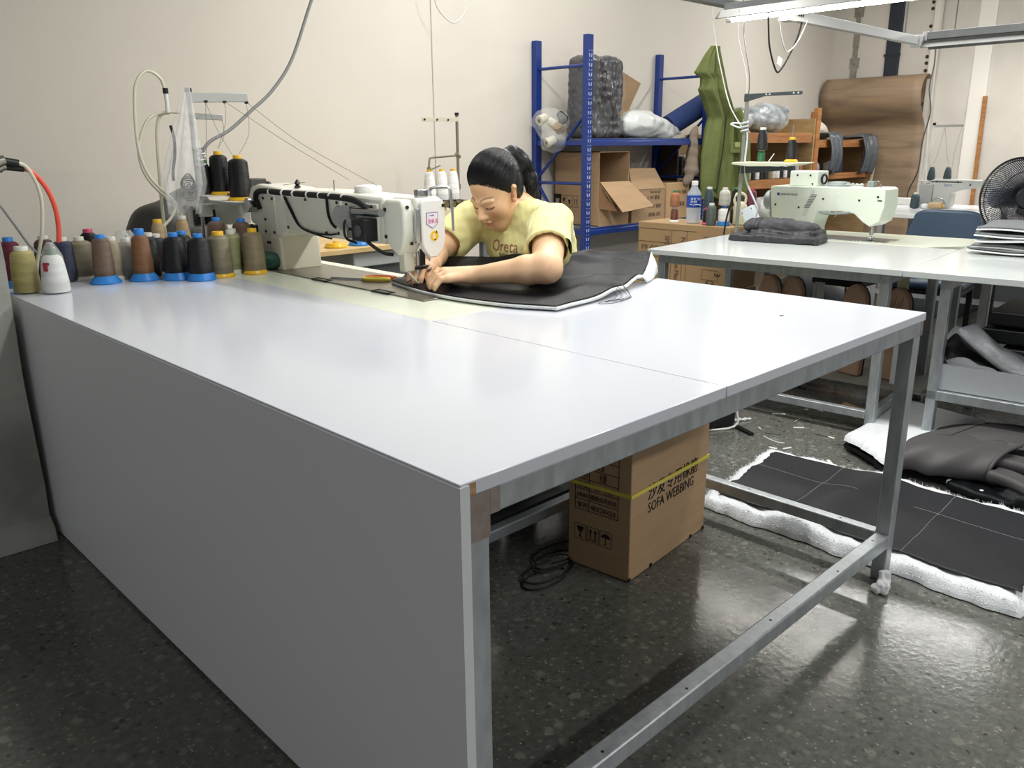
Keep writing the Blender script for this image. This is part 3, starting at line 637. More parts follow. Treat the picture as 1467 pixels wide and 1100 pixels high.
q().cyl((0.868, 1.26, 1.045), (0.868, 1.42, 1.045), 0.013, n=14).build('air_cylinder', METAL, SM, smooth=True)
q().tube([(0.85, 1.32, 0.955), (0.862, 1.29, 0.935), (0.88, 1.27, 0.92), (0.90, 1.25, 0.915)], 0.006, n=8).build('cable', BLACKM, SM, smooth=True)
q().lathe([(0.044, 0), (0.046, 0.004), (0.046, 0.018), (0.042, 0.024), (0.02, 0.027)], (0.96, 1.47, 1.095), n=28).build('oil_cap', WHITE, SM, smooth=True)
q().cyl((0.92, 1.62, 1.09), (0.92, 1.62, 1.135), 0.0025, n=8).build('thread_post', METAL, SM)
m = q(); m.lathe([(0.011, 0), (0.012, 0.006), (0.006, 0.01), (0.011, 0.014), (0.009, 0.02), (0.003, 0.03)], (0.95, 1.93, 1.10), n=12); m.build('tension_disc', DARKM, SM, smooth=True)
m = q(); m.lathe([(0.012, 0), (0.012, 0.006), (0.005, 0.012)], (0.93, 2.12, 1.108), n=12); m.build('oil_plug', DARKM, SM, smooth=True)
# head
hd = q(); hd.prism([(1.165, 1.06), (1.165, 0.985), (1.178, 0.94), (1.20, 0.915), (1.235, 0.93), (1.275, 0.965), (1.283, 1.07), (1.262, 1.086), (1.18, 1.086)], 'x', 0.885, 0.955); hd.build('head_cover', ENM, SM, bevel=0.008, seg=3)
q().box(0.925, 1.03, 1.155, 1.29, 0.955, 1.092).build('head', ENM, SM, bevel=0.012, seg=3)
fp = q(); fp.prism([(0.935, 1.075), (0.945, 1.085), (1.018, 1.085), (1.028, 1.07), (1.028, 0.955), (1.018, 0.93), (0.995, 0.908), (0.965, 0.908), (0.943, 0.935), (0.935, 0.96)], 'y', 1.138, 1.16); fp.build('face_plate', M('ivory_face', 'e9e8e2', 0.3), SM, bevel=0.004)
q().box(0.918, 0.932, 1.142, 1.157, 0.955, 1.06).build('hinge_strip', METAL, SM, bevel=0.002)
m = q()
for x, y, z in ((0.884, 1.262, 1.055), (0.884, 1.262, 0.972)): m.cyl((x + 0.002, y, z), (x - 0.003, y, z), 0.006, n=10)
for x, z in ((0.90, 1.065), (0.912, 0.955), (1.02, 1.066)): m.cyl((x, 1.166 if x < 0.93 else 1.139, z), (x, 1.161 if x < 0.93 else 1.135, z), 0.0055, n=10)
o = m.build('screw', BLACK, SM); o['kind'] = 'stuff'
y_ = 1.1372
sh = [(0.953, 1.047), (0.998, 1.047), (0.998, 1.012), (0.9755, 0.998), (0.953, 1.012)]
q().prism(sh, 'y', y_ - 0.0006, y_ + 0.001).build('badge', M('badge_purple', '7a5aa0', 0.4), SM)
q().prism([(0.955, 1.045), (0.996, 1.045), (0.996, 1.0125), (0.9755, 1.0), (0.955, 1.0125)], 'y', y_ - 0.001, y_ + 0.001).build('badge_field', M('badge_white', 'e9e4ea', 0.4), SM)
text('金帆浅', 0.0155, (0.9575, y_ - 0.0012, 1.015), (1, 0, 0), (0, 0, 1), M('badge_pink', 'd0457f', 0.5), SM, off=OS, squash=0.85)
text('专业机型', 0.005, (0.9625, y_ - 0.0012, 1.036), (1, 0, 0), (0, 0, 1), MATS['badge_purple'], SM, off=OS)
q().cyl((0.983, y_ + 0.001, 0.975), (0.983, y_ - 0.001, 0.975), 0.0155, n=24).build('warning_sticker', M('sticker_yellow', 'f0c020', 0.5), SM)
m = q(); m.prism([(0.977, 0.967), (0.984, 0.967), (0.984, 0.982), (0.977, 0.982)], 'y', y_ - 0.0014, y_); m.build('warning_sign', WHITE, SM)
m = q(); m.prism([(0.985, 0.984), (0.990, 0.991), (0.995, 0.984)], 'y', y_ - 0.0015, y_); m.box(0.980, 0.988, y_ - 0.0015, y_, 0.963, 0.966); o = m.build('warning_sign', BLACK, SM); o['kind'] = 'stuff'
q().tube([(0.985, 1.155, 1.095), (0.985, 1.15, 1.118), (1.04, 1.145, 1.12), (1.052, 1.14, 1.112), (1.056, 1.138, 1.08), (1.058, 1.135, 0.985)], 0.0045, n=8, smooth=4).build('knee_lift_rod', METAL, SM, smooth=True)
q().box(0.945, 0.985, 1.165, 1.19, 1.092, 1.115).build('tension_block', METAL, SM, bevel=0.003)
# needle bar, presser
nx, ny = 0.962, 1.205
q().cyl((nx, ny, 0.925), (nx, ny, 0.845), 0.006, n=12).build('needle_bar', METAL, SM, smooth=True)
q().cyl((nx, ny, 0.85), (nx, ny, 0.808), 0.0016, n=8).build('needle', METAL, SM)
q().box(nx + 0.012, nx + 0.026, ny - 0.008, ny + 0.006, 0.83, 0.93).build('presser_bar', DARKM, SM, bevel=0.002)
q().box(nx - 0.022, nx + 0.036, ny - 0.014, ny - 0.004, 0.867, 0.878).build('presser_crossbar', DARKM, SM, bevel=0.002)
m = q(); m.box(nx - 0.006, nx + 0.024, ny - 0.014, ny + 0.01, 0.826, 0.838); m.build('presser_foot', DARKM, SM, bevel=0.002)
q().box(0.90, 0.94, 1.19, 1.22, 0.865, 0.93).build('thread_guide_bracket', M('ivory_bracket', 'd6d4c4', 0.4), SM, bevel=0.003)
q().tube([(0.905, 1.22, 0.905), (0.915, 1.2, 0.87), (0.935, 1.19, 0.84), (0.95, 1.19, 0.825)], 0.004, n=8).build('guide_arm', M('ivory_bracket', 'd6d4c4'), SM, smooth=True)

# scissors on the bed
sc = thing('scissors', 'long steel scissors with orange and yellow handles lying on the machine bed', 'scissors', (0.93, 1.585, H + 0.005), math.atan2(-0.20, 0.13))
MB().prism([(-0.125, 0.002), (-0.12, -0.002), (0.0, -0.012), (0.02, 0.0), (0.0, 0.006)], 'z', 0.0, 0.003).build('blade', METAL, sc)
MB().prism([(-0.12, 0.003), (0.0, -0.004), (0.02, 0.004), (0.0, 0.014)], 'z', 0.003, 0.006).build('blade', METAL, sc)
def loop(cx, cy, a, b): return [(cx + a * math.cos(t) * (1 if math.cos(t) > 0 else 1.3), cy + b * math.sin(t), 0.006) for t in np.linspace(0, 2 * PI, 22)]
MB().tube(loop(0.065, 0.02, 0.045, 0.018), 0.006, n=8, smooth=0).build('handle', M('orange_plastic', 'd9552a', 0.4), sc, smooth=True)
MB().tube(loop(0.062, -0.018, 0.042, 0.016), 0.006, n=8, smooth=0).build('handle', M('yellow_plastic', 'e4cf50', 0.4), sc, smooth=True)
MB().cyl((0.01, 0.001, 0.0), (0.01, 0.001, 0.009), 0.006, n=10).build('pivot_screw', DARKM, sc)

# ---------------------------------------------------------------- thread stand at the left, with tray, bag, hoses
S1 = thing('thread_stand', 'grey metal thread stand with a clear bag over its pole behind the row of cones', 'thread stand', (0.75, 2.40, H))
OS1 = S1.location; s1 = lambda: MB(OS1)
s1().lathe([(0.035, 0), (0.035, 0.006), (0.014, 0.01)], (0.75, 2.40, H), n=16).build('foot', DARKM, S1)
s1().cyl((0.75, 2.40, H), (0.75, 2.40, 1.445), 0.009, n=12).build('pole', METAL, S1, smooth=True)
s1().lathe([(0.013, 0), (0.014, 0.012), (0.01, 0.016)], (0.75, 2.40, 1.445), n=12).build('pole_cap', DARKM, S1)
s1().bar((0.745, 2.40, 1.425), (0.975, 2.375, 1.432), 0.006, 0.034).build('guide_arm', M('grey_arm', 'b5b7b2', 0.4, metal=0.5), S1, bevel=0.002)
s1().bar((0.80, 2.47, 1.362), (0.905, 2.46, 1.358), 0.005, 0.022).build('guide_arm', MATS['grey_arm'], S1, bevel=0.002)
s1().bar((0.75, 2.41, 1.36), (0.81, 2.47, 1.362), 0.006, 0.012).build('arm_bracket', MATS['grey_arm'], S1)
m = s1()
for x in (0.80, 0.875, 0.965): m.cyl((x, 2.376 - 0.03 + 0.03, 1.412), (x, 2.36, 1.412), 0.005, n=8)
o = m.build('thread_eyelet', BLACK, S1); o['kind'] = 'stuff'
def disc(c, r, tilt): 
    t = s1(); t.lathe([(r * 0.99, 0), (r, 0.003), (r * 0.94, 0.005), (r * 0.9, 0.003), (0.01, 0.003)], (0, 0, 0), n=32)
    Rm = Matrix.Rotation(tilt, 3, 'Y'); t.v = [tuple(Vector(c) + Rm @ Vector(v)) for v in t.v]; return t
for c, r in (((0.80, 2.37, 1.062), 0.068), ((0.862, 2.30, 1.040), 0.074)): disc(c, r, 0.05).build('tray_disc', WHITE, S1, smooth=True)
s1().bar((0.75, 2.40, 1.045), (0.862, 2.30, 1.032), 0.02, 0.012).build('tray_arm', MATS['grey_arm'], S1)
s1().box(0.735, 0.79, 2.385, 2.415, 0.985, 1.03).build('pole_clamp', MATS['grey_arm'], S1, bevel=0.003)
thread_cone('slim black thread cone with green cap on the thread stand tray', (0.775, 2.395, 1.068), 'black', 'green', None, h=0.13, rb=0.024, rt_=0.022, group='cones on the left thread stand')
thread_cone('black thread cone on yellow base on the upper tray of the left stand', (0.826, 2.37, 1.066), 'black', 'yellow', 'yellow', h=0.165, rb=0.037, rt_=0.033, baser=0.044, group='cones on the left thread stand')
thread_cone('black thread cone on yellow base on the lower front tray of the left stand', (0.868, 2.295, 1.046), 'black', 'yellow', 'yellow', h=0.17, rb=0.04, rt_=0.036, baser=0.052, group='cones on the left thread stand')
# clear bag pulled over the pole
bag = thing('plastic_bag', 'clear plastic bag hanging over the pole of the left thread stand', 'plastic bag', (0.735, 2.385, 1.44))
def bagf(u, v):
    a = 2 * PI * u; w = 0.012 + 0.115 * v ** 0.9 if v < 0.75 else 0.105 - 0.10 * (v - 0.75)
    f = 1 + 0.16 * math.sin(7 * a + 3 * v) + 0.08 * math.sin(13 * a + 7 * v)
    return (0.62 * w * f * math.cos(a) * 1.15 - 0.062 * v, 0.35 * w * f * math.sin(a) - 0.012, 0.02 - 0.44 * v + 0.02 * math.sin(3 * a) * v)
MB().grid(72, 30, bagf, closed_u=True).build('bag_film', clear_film('crinkled_film', 'f4f5f3', 0.27, 0.2, 0.7, 22), bag, smooth=True, angle=180)
m = MB()
for k in range(6): 
    a = k * 1.1; m.tube([(-0.03 + 0.025 * math.cos(t + a), 0.012 * math.sin(t * 2 + k), -0.36 + 0.03 * math.sin(t + a) + 0.008 * k) for t in np.linspace(0, 6.0, 12)], 0.0028, n=6, smooth=2)
o = m.build('wire_coil', DARKM, bag, smooth=True); o['kind'] = 'stuff'
# air hoses on the stand
def hose(name, label, pts, r, mat, cat='hose', n=10, group=None):
    o = MB(pts[0]).tube(pts, r, n=n, smooth=8).build(name, mat, None, smooth=True, loc=pts[0]); return tag(o, label, cat, group)
HOSE = M('translucent_hose', 'd8d4bf', 0.3, spec=0.6)
t = thing('air_hose', 'pale looped air hose rising from a short black-capped tube left of the bag', 'hose', (0.66, 2.42, H))
oo = t.location
MB(oo).tube([(0.663, 2.40, 1.445), (0.65, 2.40, 1.49), (0.605, 2.40, 1.512), (0.562, 2.40, 1.47), (0.545, 2.40, 1.38), (0.54, 2.40, 1.25), (0.56, 2.40, 1.16), (0.60, 2.40, 1.10), (0.65, 2.41, 1.05), (0.665, 2.42, 0.98), (0.662, 2.42, H)], 0.0055, n=10).build('tube', HOSE, t, smooth=True)
MB(oo).cyl((0.665, 2.40, 1.37), (0.665, 2.40, 1.445), 0.0075, n=12).build('sleeve', WHITE, t, smooth=True)
MB(oo).cyl((0.665, 2.40, 1.437), (0.665, 2.40, 1.456), 0.010, n=12).build('cap', BLACK, t, smooth=True)
hose('air_hose', 'pale air hose bending over from the bag and hanging in a low loop', [(0.72, 2.43, 1.372), (0.66, 2.43, 1.372), (0.60, 2.43, 1.345), (0.56, 2.43, 1.27), (0.552, 2.43, 1.20), (0.575, 2.43, 1.13), (0.63, 2.42, 1.06), (0.66, 2.41, 1.04), (0.63, 2.40, 0.99), (0.585, 2.39, 0.95), (0.567, 2.38, 0.90), (0.585, 2.38, 0.865), (0.625, 2.38, 0.87), (0.66, 2.39, 0.91), (0.675, 2.40, 0.96), (0.68, 2.42, 1.0)], 0.0055, HOSE)
hose('air_hose', 'pale air hose hanging straight down beside the clear bag', [(0.69, 2.45, 1.372), (0.655, 2.45, 1.36), (0.635, 2.45, 1.30), (0.625, 2.45, 1.15), (0.62, 2.45, 1.0), (0.622, 2.45, H)], 0.006, HOSE)
hose('strap_cord', 'short dark cord hanging beside the bag on the left thread stand', [(0.668, 2.40, 1.325), (0.674, 2.395, 1.28), (0.668, 2.39, 1.22), (0.654, 2.39, 1.16), (0.652, 2.39, 1.125)], 0.0055, DARKM, 'cord')
hose('power_cable', 'thick grey cable dropping from above to the left thread stand', [(1.62, 2.40, 4.2), (1.60, 2.40, 3.2), (1.55, 2.40, 2.35), (1.42, 2.40, 2.02), (1.31, 2.40, 1.82), (1.20, 2.40, 1.59), (1.10, 2.40, 1.465), (1.0, 2.40, 1.385), (0.90, 2.40, 1.31), (0.82, 2.40, 1.27), (0.785, 2.40, 1.235), (0.772, 2.40, 1.195), (0.765, 2.41, 1.15)], 0.0065, CABLE, 'cable')
tag(MB((0.765, 2.385, 1.18)).tube([(0.765 + 0.02 * math.cos(a), 2.388 + 0.016 * math.sin(a), 1.165 + 0.0018 * k) for k, a in enumerate(np.linspace(0, 24, 44))], 0.004, n=5, smooth=0).build('foil_binding', M('foil', 'c9ccca', 0.25, metal=0.8), None, loc=(0.765, 2.385, 1.18)), 'crumpled foil binding wound round the pole of the left thread stand', 'binding')
# threads from the stand
TL = M('thread_line', '7b7a76', 0.6)
m = MB((0.9, 2.38, 1.05))
for pts in (((0.80, 2.37, 1.41), (0.79, 2.37, 1.3), (0.785, 2.385, 1.195)), ((0.80, 2.37, 1.41), (0.835, 2.36, 1.30), (0.89, 2.32, 1.17)), ((0.875, 2.37, 1.415), (0.872, 2.37, 1.34), (0.83, 2.37, 1.24)), ((0.965, 2.37, 1.415), (0.955, 2.35, 1.30), (0.88, 2.30, 1.22)), ((0.90, 2.455, 1.35), (0.885, 2.42, 1.29), (0.83, 2.37, 1.24))): m.tube(list(pts), 0.0009, n=4, smooth=6)
m.tube([(0.875, 2.37, 1.415), (0.93, 2.05, 1.27), (0.925, 1.62, 1.135)], 0.0009, n=4, smooth=6); m.tube([(0.965, 2.37, 1.415), (0.97, 2.0, 1.26), (0.95, 1.50, 1.12)], 0.0009, n=4, smooth=6)
m.tube([(0.90, 2.30, 1.10), (0.93, 2.18, 1.10), (0.95, 1.95, 1.12)], 0.0009, n=4, smooth=6)
o = tag(m.build('sewing_threads', TL, None, loc=(0.9, 2.38, 1.05)), 'thin grey threads running from the left thread stand to the sewing machine', 'thread', kind='stuff')

# ---------------------------------------------------------------- couplings and hoses at the pier
cp = thing('air_coupling', 'brass air couplings on the concrete pier with an orange hose', 'air coupling', (0.08, 2.30, 1.19))
oc = cp.location
BR = M('nickel_brass', 'a39e90', 0.3, metal=0.9)
m = MB(oc); m.cyl((-0.02, 2.30, 1.172), (0.075, 2.30, 1.195), 0.016, n=14); m.cyl((0.0, 2.30, 1.177), (0.02, 2.30, 1.182), 0.02, n=6); m.cyl((0.045, 2.30, 1.187), (0.06, 2.30, 1.191), 0.019, n=14); m.build('coupling', BR, cp, smooth=True)
m = MB(oc); m.cyl((-0.03, 2.27, 1.19), (0.07, 2.27, 1.212), 0.015, n=14); m.cyl((0.03, 2.27, 1.203), (0.055, 2.27, 1.209), 0.019, n=14); m.build('coupling', BR, cp, smooth=True)
MB(oc).cyl((0.062, 2.30, 1.193), (0.128, 2.30, 1.184), 0.0115, n=12).build('hose_sleeve', BLACK, cp, smooth=True)
MB(oc).cyl((0.064, 2.27, 1.210), (0.108, 2.27, 1.201), 0.0115, n=12).build('hose_sleeve', BLACK, cp, smooth=True)
MB(oc).tube([(0.12, 2.30, 1.186), (0.15, 2.30, 1.172), (0.186, 2.31, 1.125), (0.208, 2.32, 1.06), (0.213, 2.33, 0.99), (0.208, 2.34, 0.925), (0.21, 2.345, 0.90)], 0.0078, n=12).build('orange_hose', M('orange_hose', 'f0604a', 0.35), cp, smooth=True)
MB(oc).tube([(0.10, 2.27, 1.203), (0.13, 2.28, 1.19), (0.155, 2.29, 1.14), (0.165, 2.30, 1.07), (0.155, 2.32, 0.97), (0.14, 2.36, 0.88), (0.13, 2.38, H + 0.01)], 0.006, n=10).build('pale_hose', HOSE, cp, smooth=True)
hose('power_cable', 'thin grey cable sagging from the pier to behind the white thread cone', [(-0.05, 2.30, 1.14), (0.03, 2.30, 1.085), (0.07, 2.31, 1.02), (0.12, 2.34, 0.93), (0.16, 2.36, 0.885), (0.17, 2.38, 0.84), (0.17, 2.40, H + 0.005)], 0.0042, CABLE, 'cable')
SM.location.x -= 0.015; SM.location.y += 0.06; SM.scale.y = 0.94
# ---------------------------------------------------------------- leather panel being sewn
lp = thing('leather_piece', 'padded black leather panel with white backing under the seamstress\'s hands', 'leather', (1.25, 1.1, H))
LO = lp.location
def curve(pts):
    P = catmull(pts, 20); 
    def f(t):
        s = t * (len(P) - 1); i = min(int(s), len(P) - 2); return P[i].lerp(P[i + 1], s - i)
    return f
eT = curve([(0.985, 0.735, 0.8165), (1.22, 0.757, 0.818), (1.42, 0.815, 0.822), (1.57, 0.87, 0.838), (1.70, 0.945, 0.885)])     # v = 0, tip to right
eF = curve([(0.945, 1.44, 0.818), (1.03, 1.46, 0.832), (1.10, 1.475, 0.858), (1.165, 1.475, 0.872)])                             # v = 1, left to far
eN = curve([(0.985, 0.735, 0.8165), (0.925, 0.87, 0.8165), (0.895, 1.05, 0.8165), (0.90, 1.22, 0.8165), (0.945, 1.44, 0.818)])    # u = 0, tip to left
eR = curve([(1.70, 0.945, 0.885), (1.47, 1.03, 0.897), (1.285, 1.15, 0.885), (1.215, 1.32, 0.88), (1.165, 1.475, 0.872)])         # u = 1, right to far
def coons(u, v):
    a = eT(u) * (1 - v) + eF(u) * v; b = eN(v) * (1 - u) + eR(v) * u
    c = (eT(0) * (1 - u) + eT(1) * u) * (1 - v) + (eF(0) * (1 - u) + eF(1) * u) * v
    p = a + b - c
    w = 4 * u * (1 - u)
    z = 0.010 * w * math.sin(9 * v + 4 * u) * (v < 2) + 0.012 * math.exp(-((v - 0.30 - 0.25 * u) / 0.06) ** 2) * u + 0.010 * math.exp(-((v - 0.12 - 0.05 * u) / 0.05) ** 2) * u * (1 - u) * 4 + 0.006 * math.exp(-((u - 0.62 + 0.3 * v) / 0.05) ** 2)
    z += 0.004 * math.sin(25 * u + 6 * v) * w + 0.010 * math.exp(-((u - 0.80 - 0.12 * math.sin(3 * v)) / 0.035) ** 2) * math.sin(PI * min(1, v * 1.3)) + 0.008 * math.exp(-((v - 0.48 + 0.22 * u) / 0.035) ** 2) * u
    z -= 0.012 * math.exp(-(((p.x - 1.13) / 0.09) ** 2 + ((p.y - 0.93) / 0.09) ** 2))
    zmin = 0.8165
    return (p.x, p.y, max(zmin, p.z + z))
LEATHB = M('glossy_black_leather', '0c0f13', 0.36, bump=0.25, bs=300, spec=0.18)
PAD = M('white_padding', 'e3e6e4', 0.9, bump=0.4, bs=90)
MB(LO).grid(70, 60, coons).build('leather_face', LEATHB, lp, smooth=True, solid=0.004, angle=180)
def padf(u, v):
    uu = -0.006 + 1.010 * u; p = Vector(coons(min(1, max(0, uu)), v)); o_ = 0.006 + 0.003 * math.sin(40 * u) * math.sin(31 * v)
    if v < 0.02: p += Vector((0.0, -o_, 0))
    if u < 0.02: p += Vector((-o_ * 0.4, 0, 0))
    return (p.x, p.y, max(0.8135, p.z - 0.0045))
MB(LO).grid(70, 60, padf).build('white_padding', PAD, lp, smooth=True, solid=0.0085, angle=180)
def flap(u, v):
    p = Vector(coons(0.55 + 0.45 * u, 0.0)); p.z -= 0.004
    bot = Vector((p.x + 0.012 + 0.008 * u, p.y - 0.006 - 0.012 * u, max(0.803, p.z - 0.085 * u)))
    q_ = p.lerp(bot, v); q_.y -= 0.010 * math.sin(PI * v); return tuple(q_)
MB(LO).grid(30, 8, flap).build('lining_flap', PAD, lp, smooth=True, solid=0.003, angle=180)
m = MB(LO)
for k in range(3):
    m.tube([(1.28 + 0.01 * k, 0.79, 0.835), (1.25 + 0.02 * k, 0.735 - 0.006 * k, 0.806), (1.15 + 0.03 * k, 0.72, 0.803), (1.20 + 0.04 * k, 0.69 + 0.01 * k, 0.803), (1.31, 0.73, 0.806), (1.33, 0.79, 0.84)], 0.0009, n=4)
o = m.build('loose_thread', BLACK, lp); o['kind'] = 'stuff'
# pale dust and chalk line
m = MB(LO); m.tube([tuple(Vector(coons(0.72 - 0.1 * t, 0.62 + 0.3 * t)) + Vector((0, 0, 0.001))) for t in np.linspace(0, 1, 14)], 0.0008, n=4, smooth=0); m.build('chalk_line', M('chalk', 'a8a89a', 0.9), lp)

# ---------------------------------------------------------------- the seamstress
PX = thing('person', 'person with black ponytail and yellow T-shirt bent over the sewing machine, holding leather', 'person', (1.45, 1.3, 0.0))
PO = tuple(PX.location)
th = math.radians(33); Fv = np.array([-math.cos(th), 0, -math.sin(th)]); Uv = np.array([-math.sin(th), 0, math.cos(th)]); Lv = np.array([0, -1.0, 0])
yaw = math.radians(4); Rz = np.array([[math.cos(yaw), -math.sin(yaw), 0], [math.sin(yaw), math.cos(yaw), 0], [0, 0, 1]])
Fv, Uv, Lv = Rz @ Fv, Rz @ Uv, Rz @ Lv
HR = np.stack([Fv, Lv, Uv], 1); HC = np.array([1.305, 1.315, 1.094]); HS = 0.94
hp = lambda f, l, u: HC + HS * (f * Fv + l * Lv + u * Uv)
he = lambda S, c, r, k=0.01, cut=False: S.ell(hp(*c), [x * HS for x in r], HR, k, cut)
def hc(S, a, b, ra, rb, k=0.006, cut=False): S.cap(hp(*a), hp(*b), ra * HS, rb * HS, k, cut)

shL, elL, wrL = (1.33, 1.085, 0.985), (1.14, 0.915, 0.887), (1.028, 1.118, 0.857)
shR, elR, wrR = (1.345, 1.475, 0.985), (1.145, 1.455, 0.893), (1.045, 1.345, 0.868)
def body_lower(S, g=0.0, k=0.03):
    S.ell((1.62, 1.28, 0.56), (0.16 + g, 0.19 + g, 0.12 + g), None, k)
    for y in (1.19, 1.37):
        S.chain([(1.60, y, 0.55), (1.24, y - 0.01, 0.555), (1.30, y, 0.12)], [0.088 + g, 0.062 + g, 0.045 + g], k)
def body_upper(S, fine):
    # torso, neck
    S.ell((1.45, 1.28, 0.90), (0.10, 0.165, 0.14), None, 0.04); S.ell((1.53, 1.28, 0.72), (0.11, 0.15, 0.16), None, 0.05)
    S.cap((1.43, 1.285, 1.015), hp(-0.035, 0, -0.06), 0.058, 0.054, 0.03)
    S.cap((1.40, 1.14, 0.99), (1.40, 1.43, 0.99), 0.055, 0.055, 0.04)
    for sh_, el, wr in ((shL, elL, wrL), (shR, elR, wrR)):
        S.cap(sh_, el, 0.058, 0.045, 0.025); mid = np.array(el) * 0.72 + np.array(wr) * 0.28
        S.cap(el, mid, 0.043, 0.044, 0.02); S.cap(mid, wr, 0.043, 0.026, 0.015)
def head(S):
    he(S, (-0.012, 0, 0.035), (0.098, 0.077, 0.098)); he(S, (0.028, 0, -0.030), (0.070, 0.068, 0.088), 0.02)
    hc(S, (0.062, 0.012, -0.102), (0.062, -0.012, -0.102), 0.023, 0.023, 0.02); hc(S, (0.0, 0.05, -0.07), (0.055, 0.016, -0.10), 0.022, 0.02, 0.02); hc(S, (0.0, -0.05, -0.07), (0.055, -0.016, -0.10), 0.022, 0.02, 0.02)
    for s in (1, -1):
        he(S, (0.056, s * 0.040, -0.036), (0.030, 0.028, 0.032), 0.015); he(S, (0.098, s * 0.033, -0.004), (0.020, 0.018, 0.011), 0.012, True)
        he(S, (0.077, s * 0.033, -0.005), (0.0145, 0.0165, 0.012), 0.004)
        hc(S, (0.088, s * 0.014, 0.014), (0.079, s * 0.048, 0.014), 0.009, 0.006, 0.012)
        he(S, (0.099, s * 0.0115, -0.043), (0.011, 0.0085, 0.0085), 0.006)
        hc(S, (-0.004, s * 0.076, -0.035), (-0.012, s * 0.086, 0.012), 0.007, 0.011, 0.006); he(S, (-0.004, s * 0.090, -0.006), (0.011, 0.005, 0.018), 0.004, True); hc(S, (0.004, s * 0.078, -0.036), (0.003, s * 0.079, -0.030), 0.007, 0.007, 0.004)
    hc(S, (0.086, 0, 0.008), (0.112, 0, -0.033), 0.0085, 0.0115, 0.009); he(S, (0.115, 0, -0.037), (0.0130, 0.0130, 0.0105), 0.006)
    he(S, (0.094, 0, -0.066), (0.012, 0.021, 0.0062), 0.004); he(S, (0.091, 0, -0.077), (0.012, 0.018, 0.0068), 0.004); he(S, (0.106, 0, -0.0715), (0.009, 0.022, 0.0012), 0.002, True)
    hc(S, (0.088, 0.0, -0.055), (0.094, 0.0, -0.060), 0.010, 0.008, 0.008)
def finger(S, pts, r0, r1): 
    n = len(pts) - 1
    S.chain([np.array(p) for p in pts], [r0 + (r1 - r0) * i / n for i in range(n + 1)], 0.0035)
def hand(S, wr, mcps, fdir, tips, thumb, down=0.0):
    c = sum(np.array(m_) for m_ in mcps) / 4; w = np.array(wr)
    for m_ in mcps: S.cap(w * 0.75 + np.array(m_) * 0.25, m_, 0.019, 0.0135, 0.012)
    S.cap(w, c, 0.027, 0.020, 0.012)
    for m_, t in zip(mcps, tips):
        m_ = np.array(m_); t = np.array(t); d = t - m_; 
        pip = m_ + d * 0.50 + np.array([0, 0, 0.014]); dip = m_ + d * 0.93 + np.array([0, 0, 0.007])
        finger(S, [m_ + np.array([0, 0, 0.002]), pip, dip, t], 0.0115, 0.0075)
    finger(S, thumb, 0.0145, 0.008)
fdL = np.array([-0.86, 0.51, 0])
mL = [(0.976, 1.205, 0.866), (0.962, 1.181, 0.868), (0.947, 1.158, 0.864), (0.933, 1.136, 0.855)]
tL = [(0.937, 1.236, 0.8285), (0.916, 1.205, 0.827), (0.900, 1.178, 0.827), (0.893, 1.150, 0.827)]
thL = [(1.008, 1.165, 0.848), (0.986, 1.205, 0.838), (0.966, 1.232, 0.832), (0.952, 1.246, 0.829)]
mR = [(0.995, 1.292, 0.866), (0.980, 1.306, 0.868), (0.966, 1.321, 0.864), (0.953, 1.337, 0.856)]
tR = [(0.963, 1.270, 0.829), (0.944, 1.282, 0.827), (0.930, 1.298, 0.827), (0.922, 1.316, 0.827)]
thR = [(1.03, 1.30, 0.85), (1.01, 1.272, 0.838), (0.99, 1.258, 0.832), (0.973, 1.250, 0.829)]
# the body is meshed at two resolutions and joined into one continuous mesh: fine where head, arms and hands are
Bf = SDF((0.855, 0.845, 0.79), (1.80, 1.56, 1.26), 0.0028)
body_upper(Bf, True); head(Bf); hand(Bf, wrL, mL, fdL, tL, thL); hand(Bf, wrR, mR, fdL, tR, thR)
def loc_(P): 
    Q = (P - HC) @ HR / HS; return Q[:, 0], Q[:, 1], Q[:, 2]
def sm(d, e): return np.clip(1 - d / e, 0, 1)
def lips(P):
    f, l, u = loc_(P); r = (l / 0.0205) ** 2 + ((u + 0.0712 + 8.0 * l * l) / 0.0112) ** 2; return np.clip((1.15 - r) * 3, 0, 1) * (f > 0.06)
def dark(P):
    f, l, u = loc_(P); a = np.abs(l); 
    br = np.clip((1 - np.abs(u - (0.0235 + 0.004 * np.sin((a - 0.012) / 0.040 * 3.0) - 0.10 * np.clip(a - 0.036, 0, 1))) / 0.0038) * 1.6, 0, 1) * (a > 0.012) * (a < 0.052) * (f > 0.03)
    ey = np.clip((1 - np.abs(u - (-0.0105 - 0.003 * np.cos((a - 0.033) / 0.016 * 1.3) + 0.0)) / 0.0030) * 2.5, 0, 1) * (a > 0.017) * (a < 0.050) * (f > 0.03)
    no = np.clip((1 - np.sqrt((a - 0.009) ** 2 + (u + 0.0500) ** 2) / 0.0042) * 2, 0, 1) * (f > 0.085)
    mo = np.clip((1 - np.abs(u + 0.0715 + 8.0 * l * l) / 0.0016) * 2, 0, 1) * (a < 0.021) * (f > 0.06)
    return np.maximum(np.maximum(br * 0.7, ey), np.maximum(no * 0.7, mo * 0.35))
def blush(P):
    f, l, u = loc_(P); a = np.abs(l); c = np.exp(-(((a - 0.045) / 0.022) ** 2 + ((u + 0.035) / 0.022) ** 2)) * (f > 0.02)
    e_ = np.exp(-((a - 0.085) / 0.012) ** 2) * np.exp(-((u + 0.01) / 0.04) ** 2) * (np.abs(f + 0.005) < 0.03)
    return np.maximum(c, e_) * 0.8
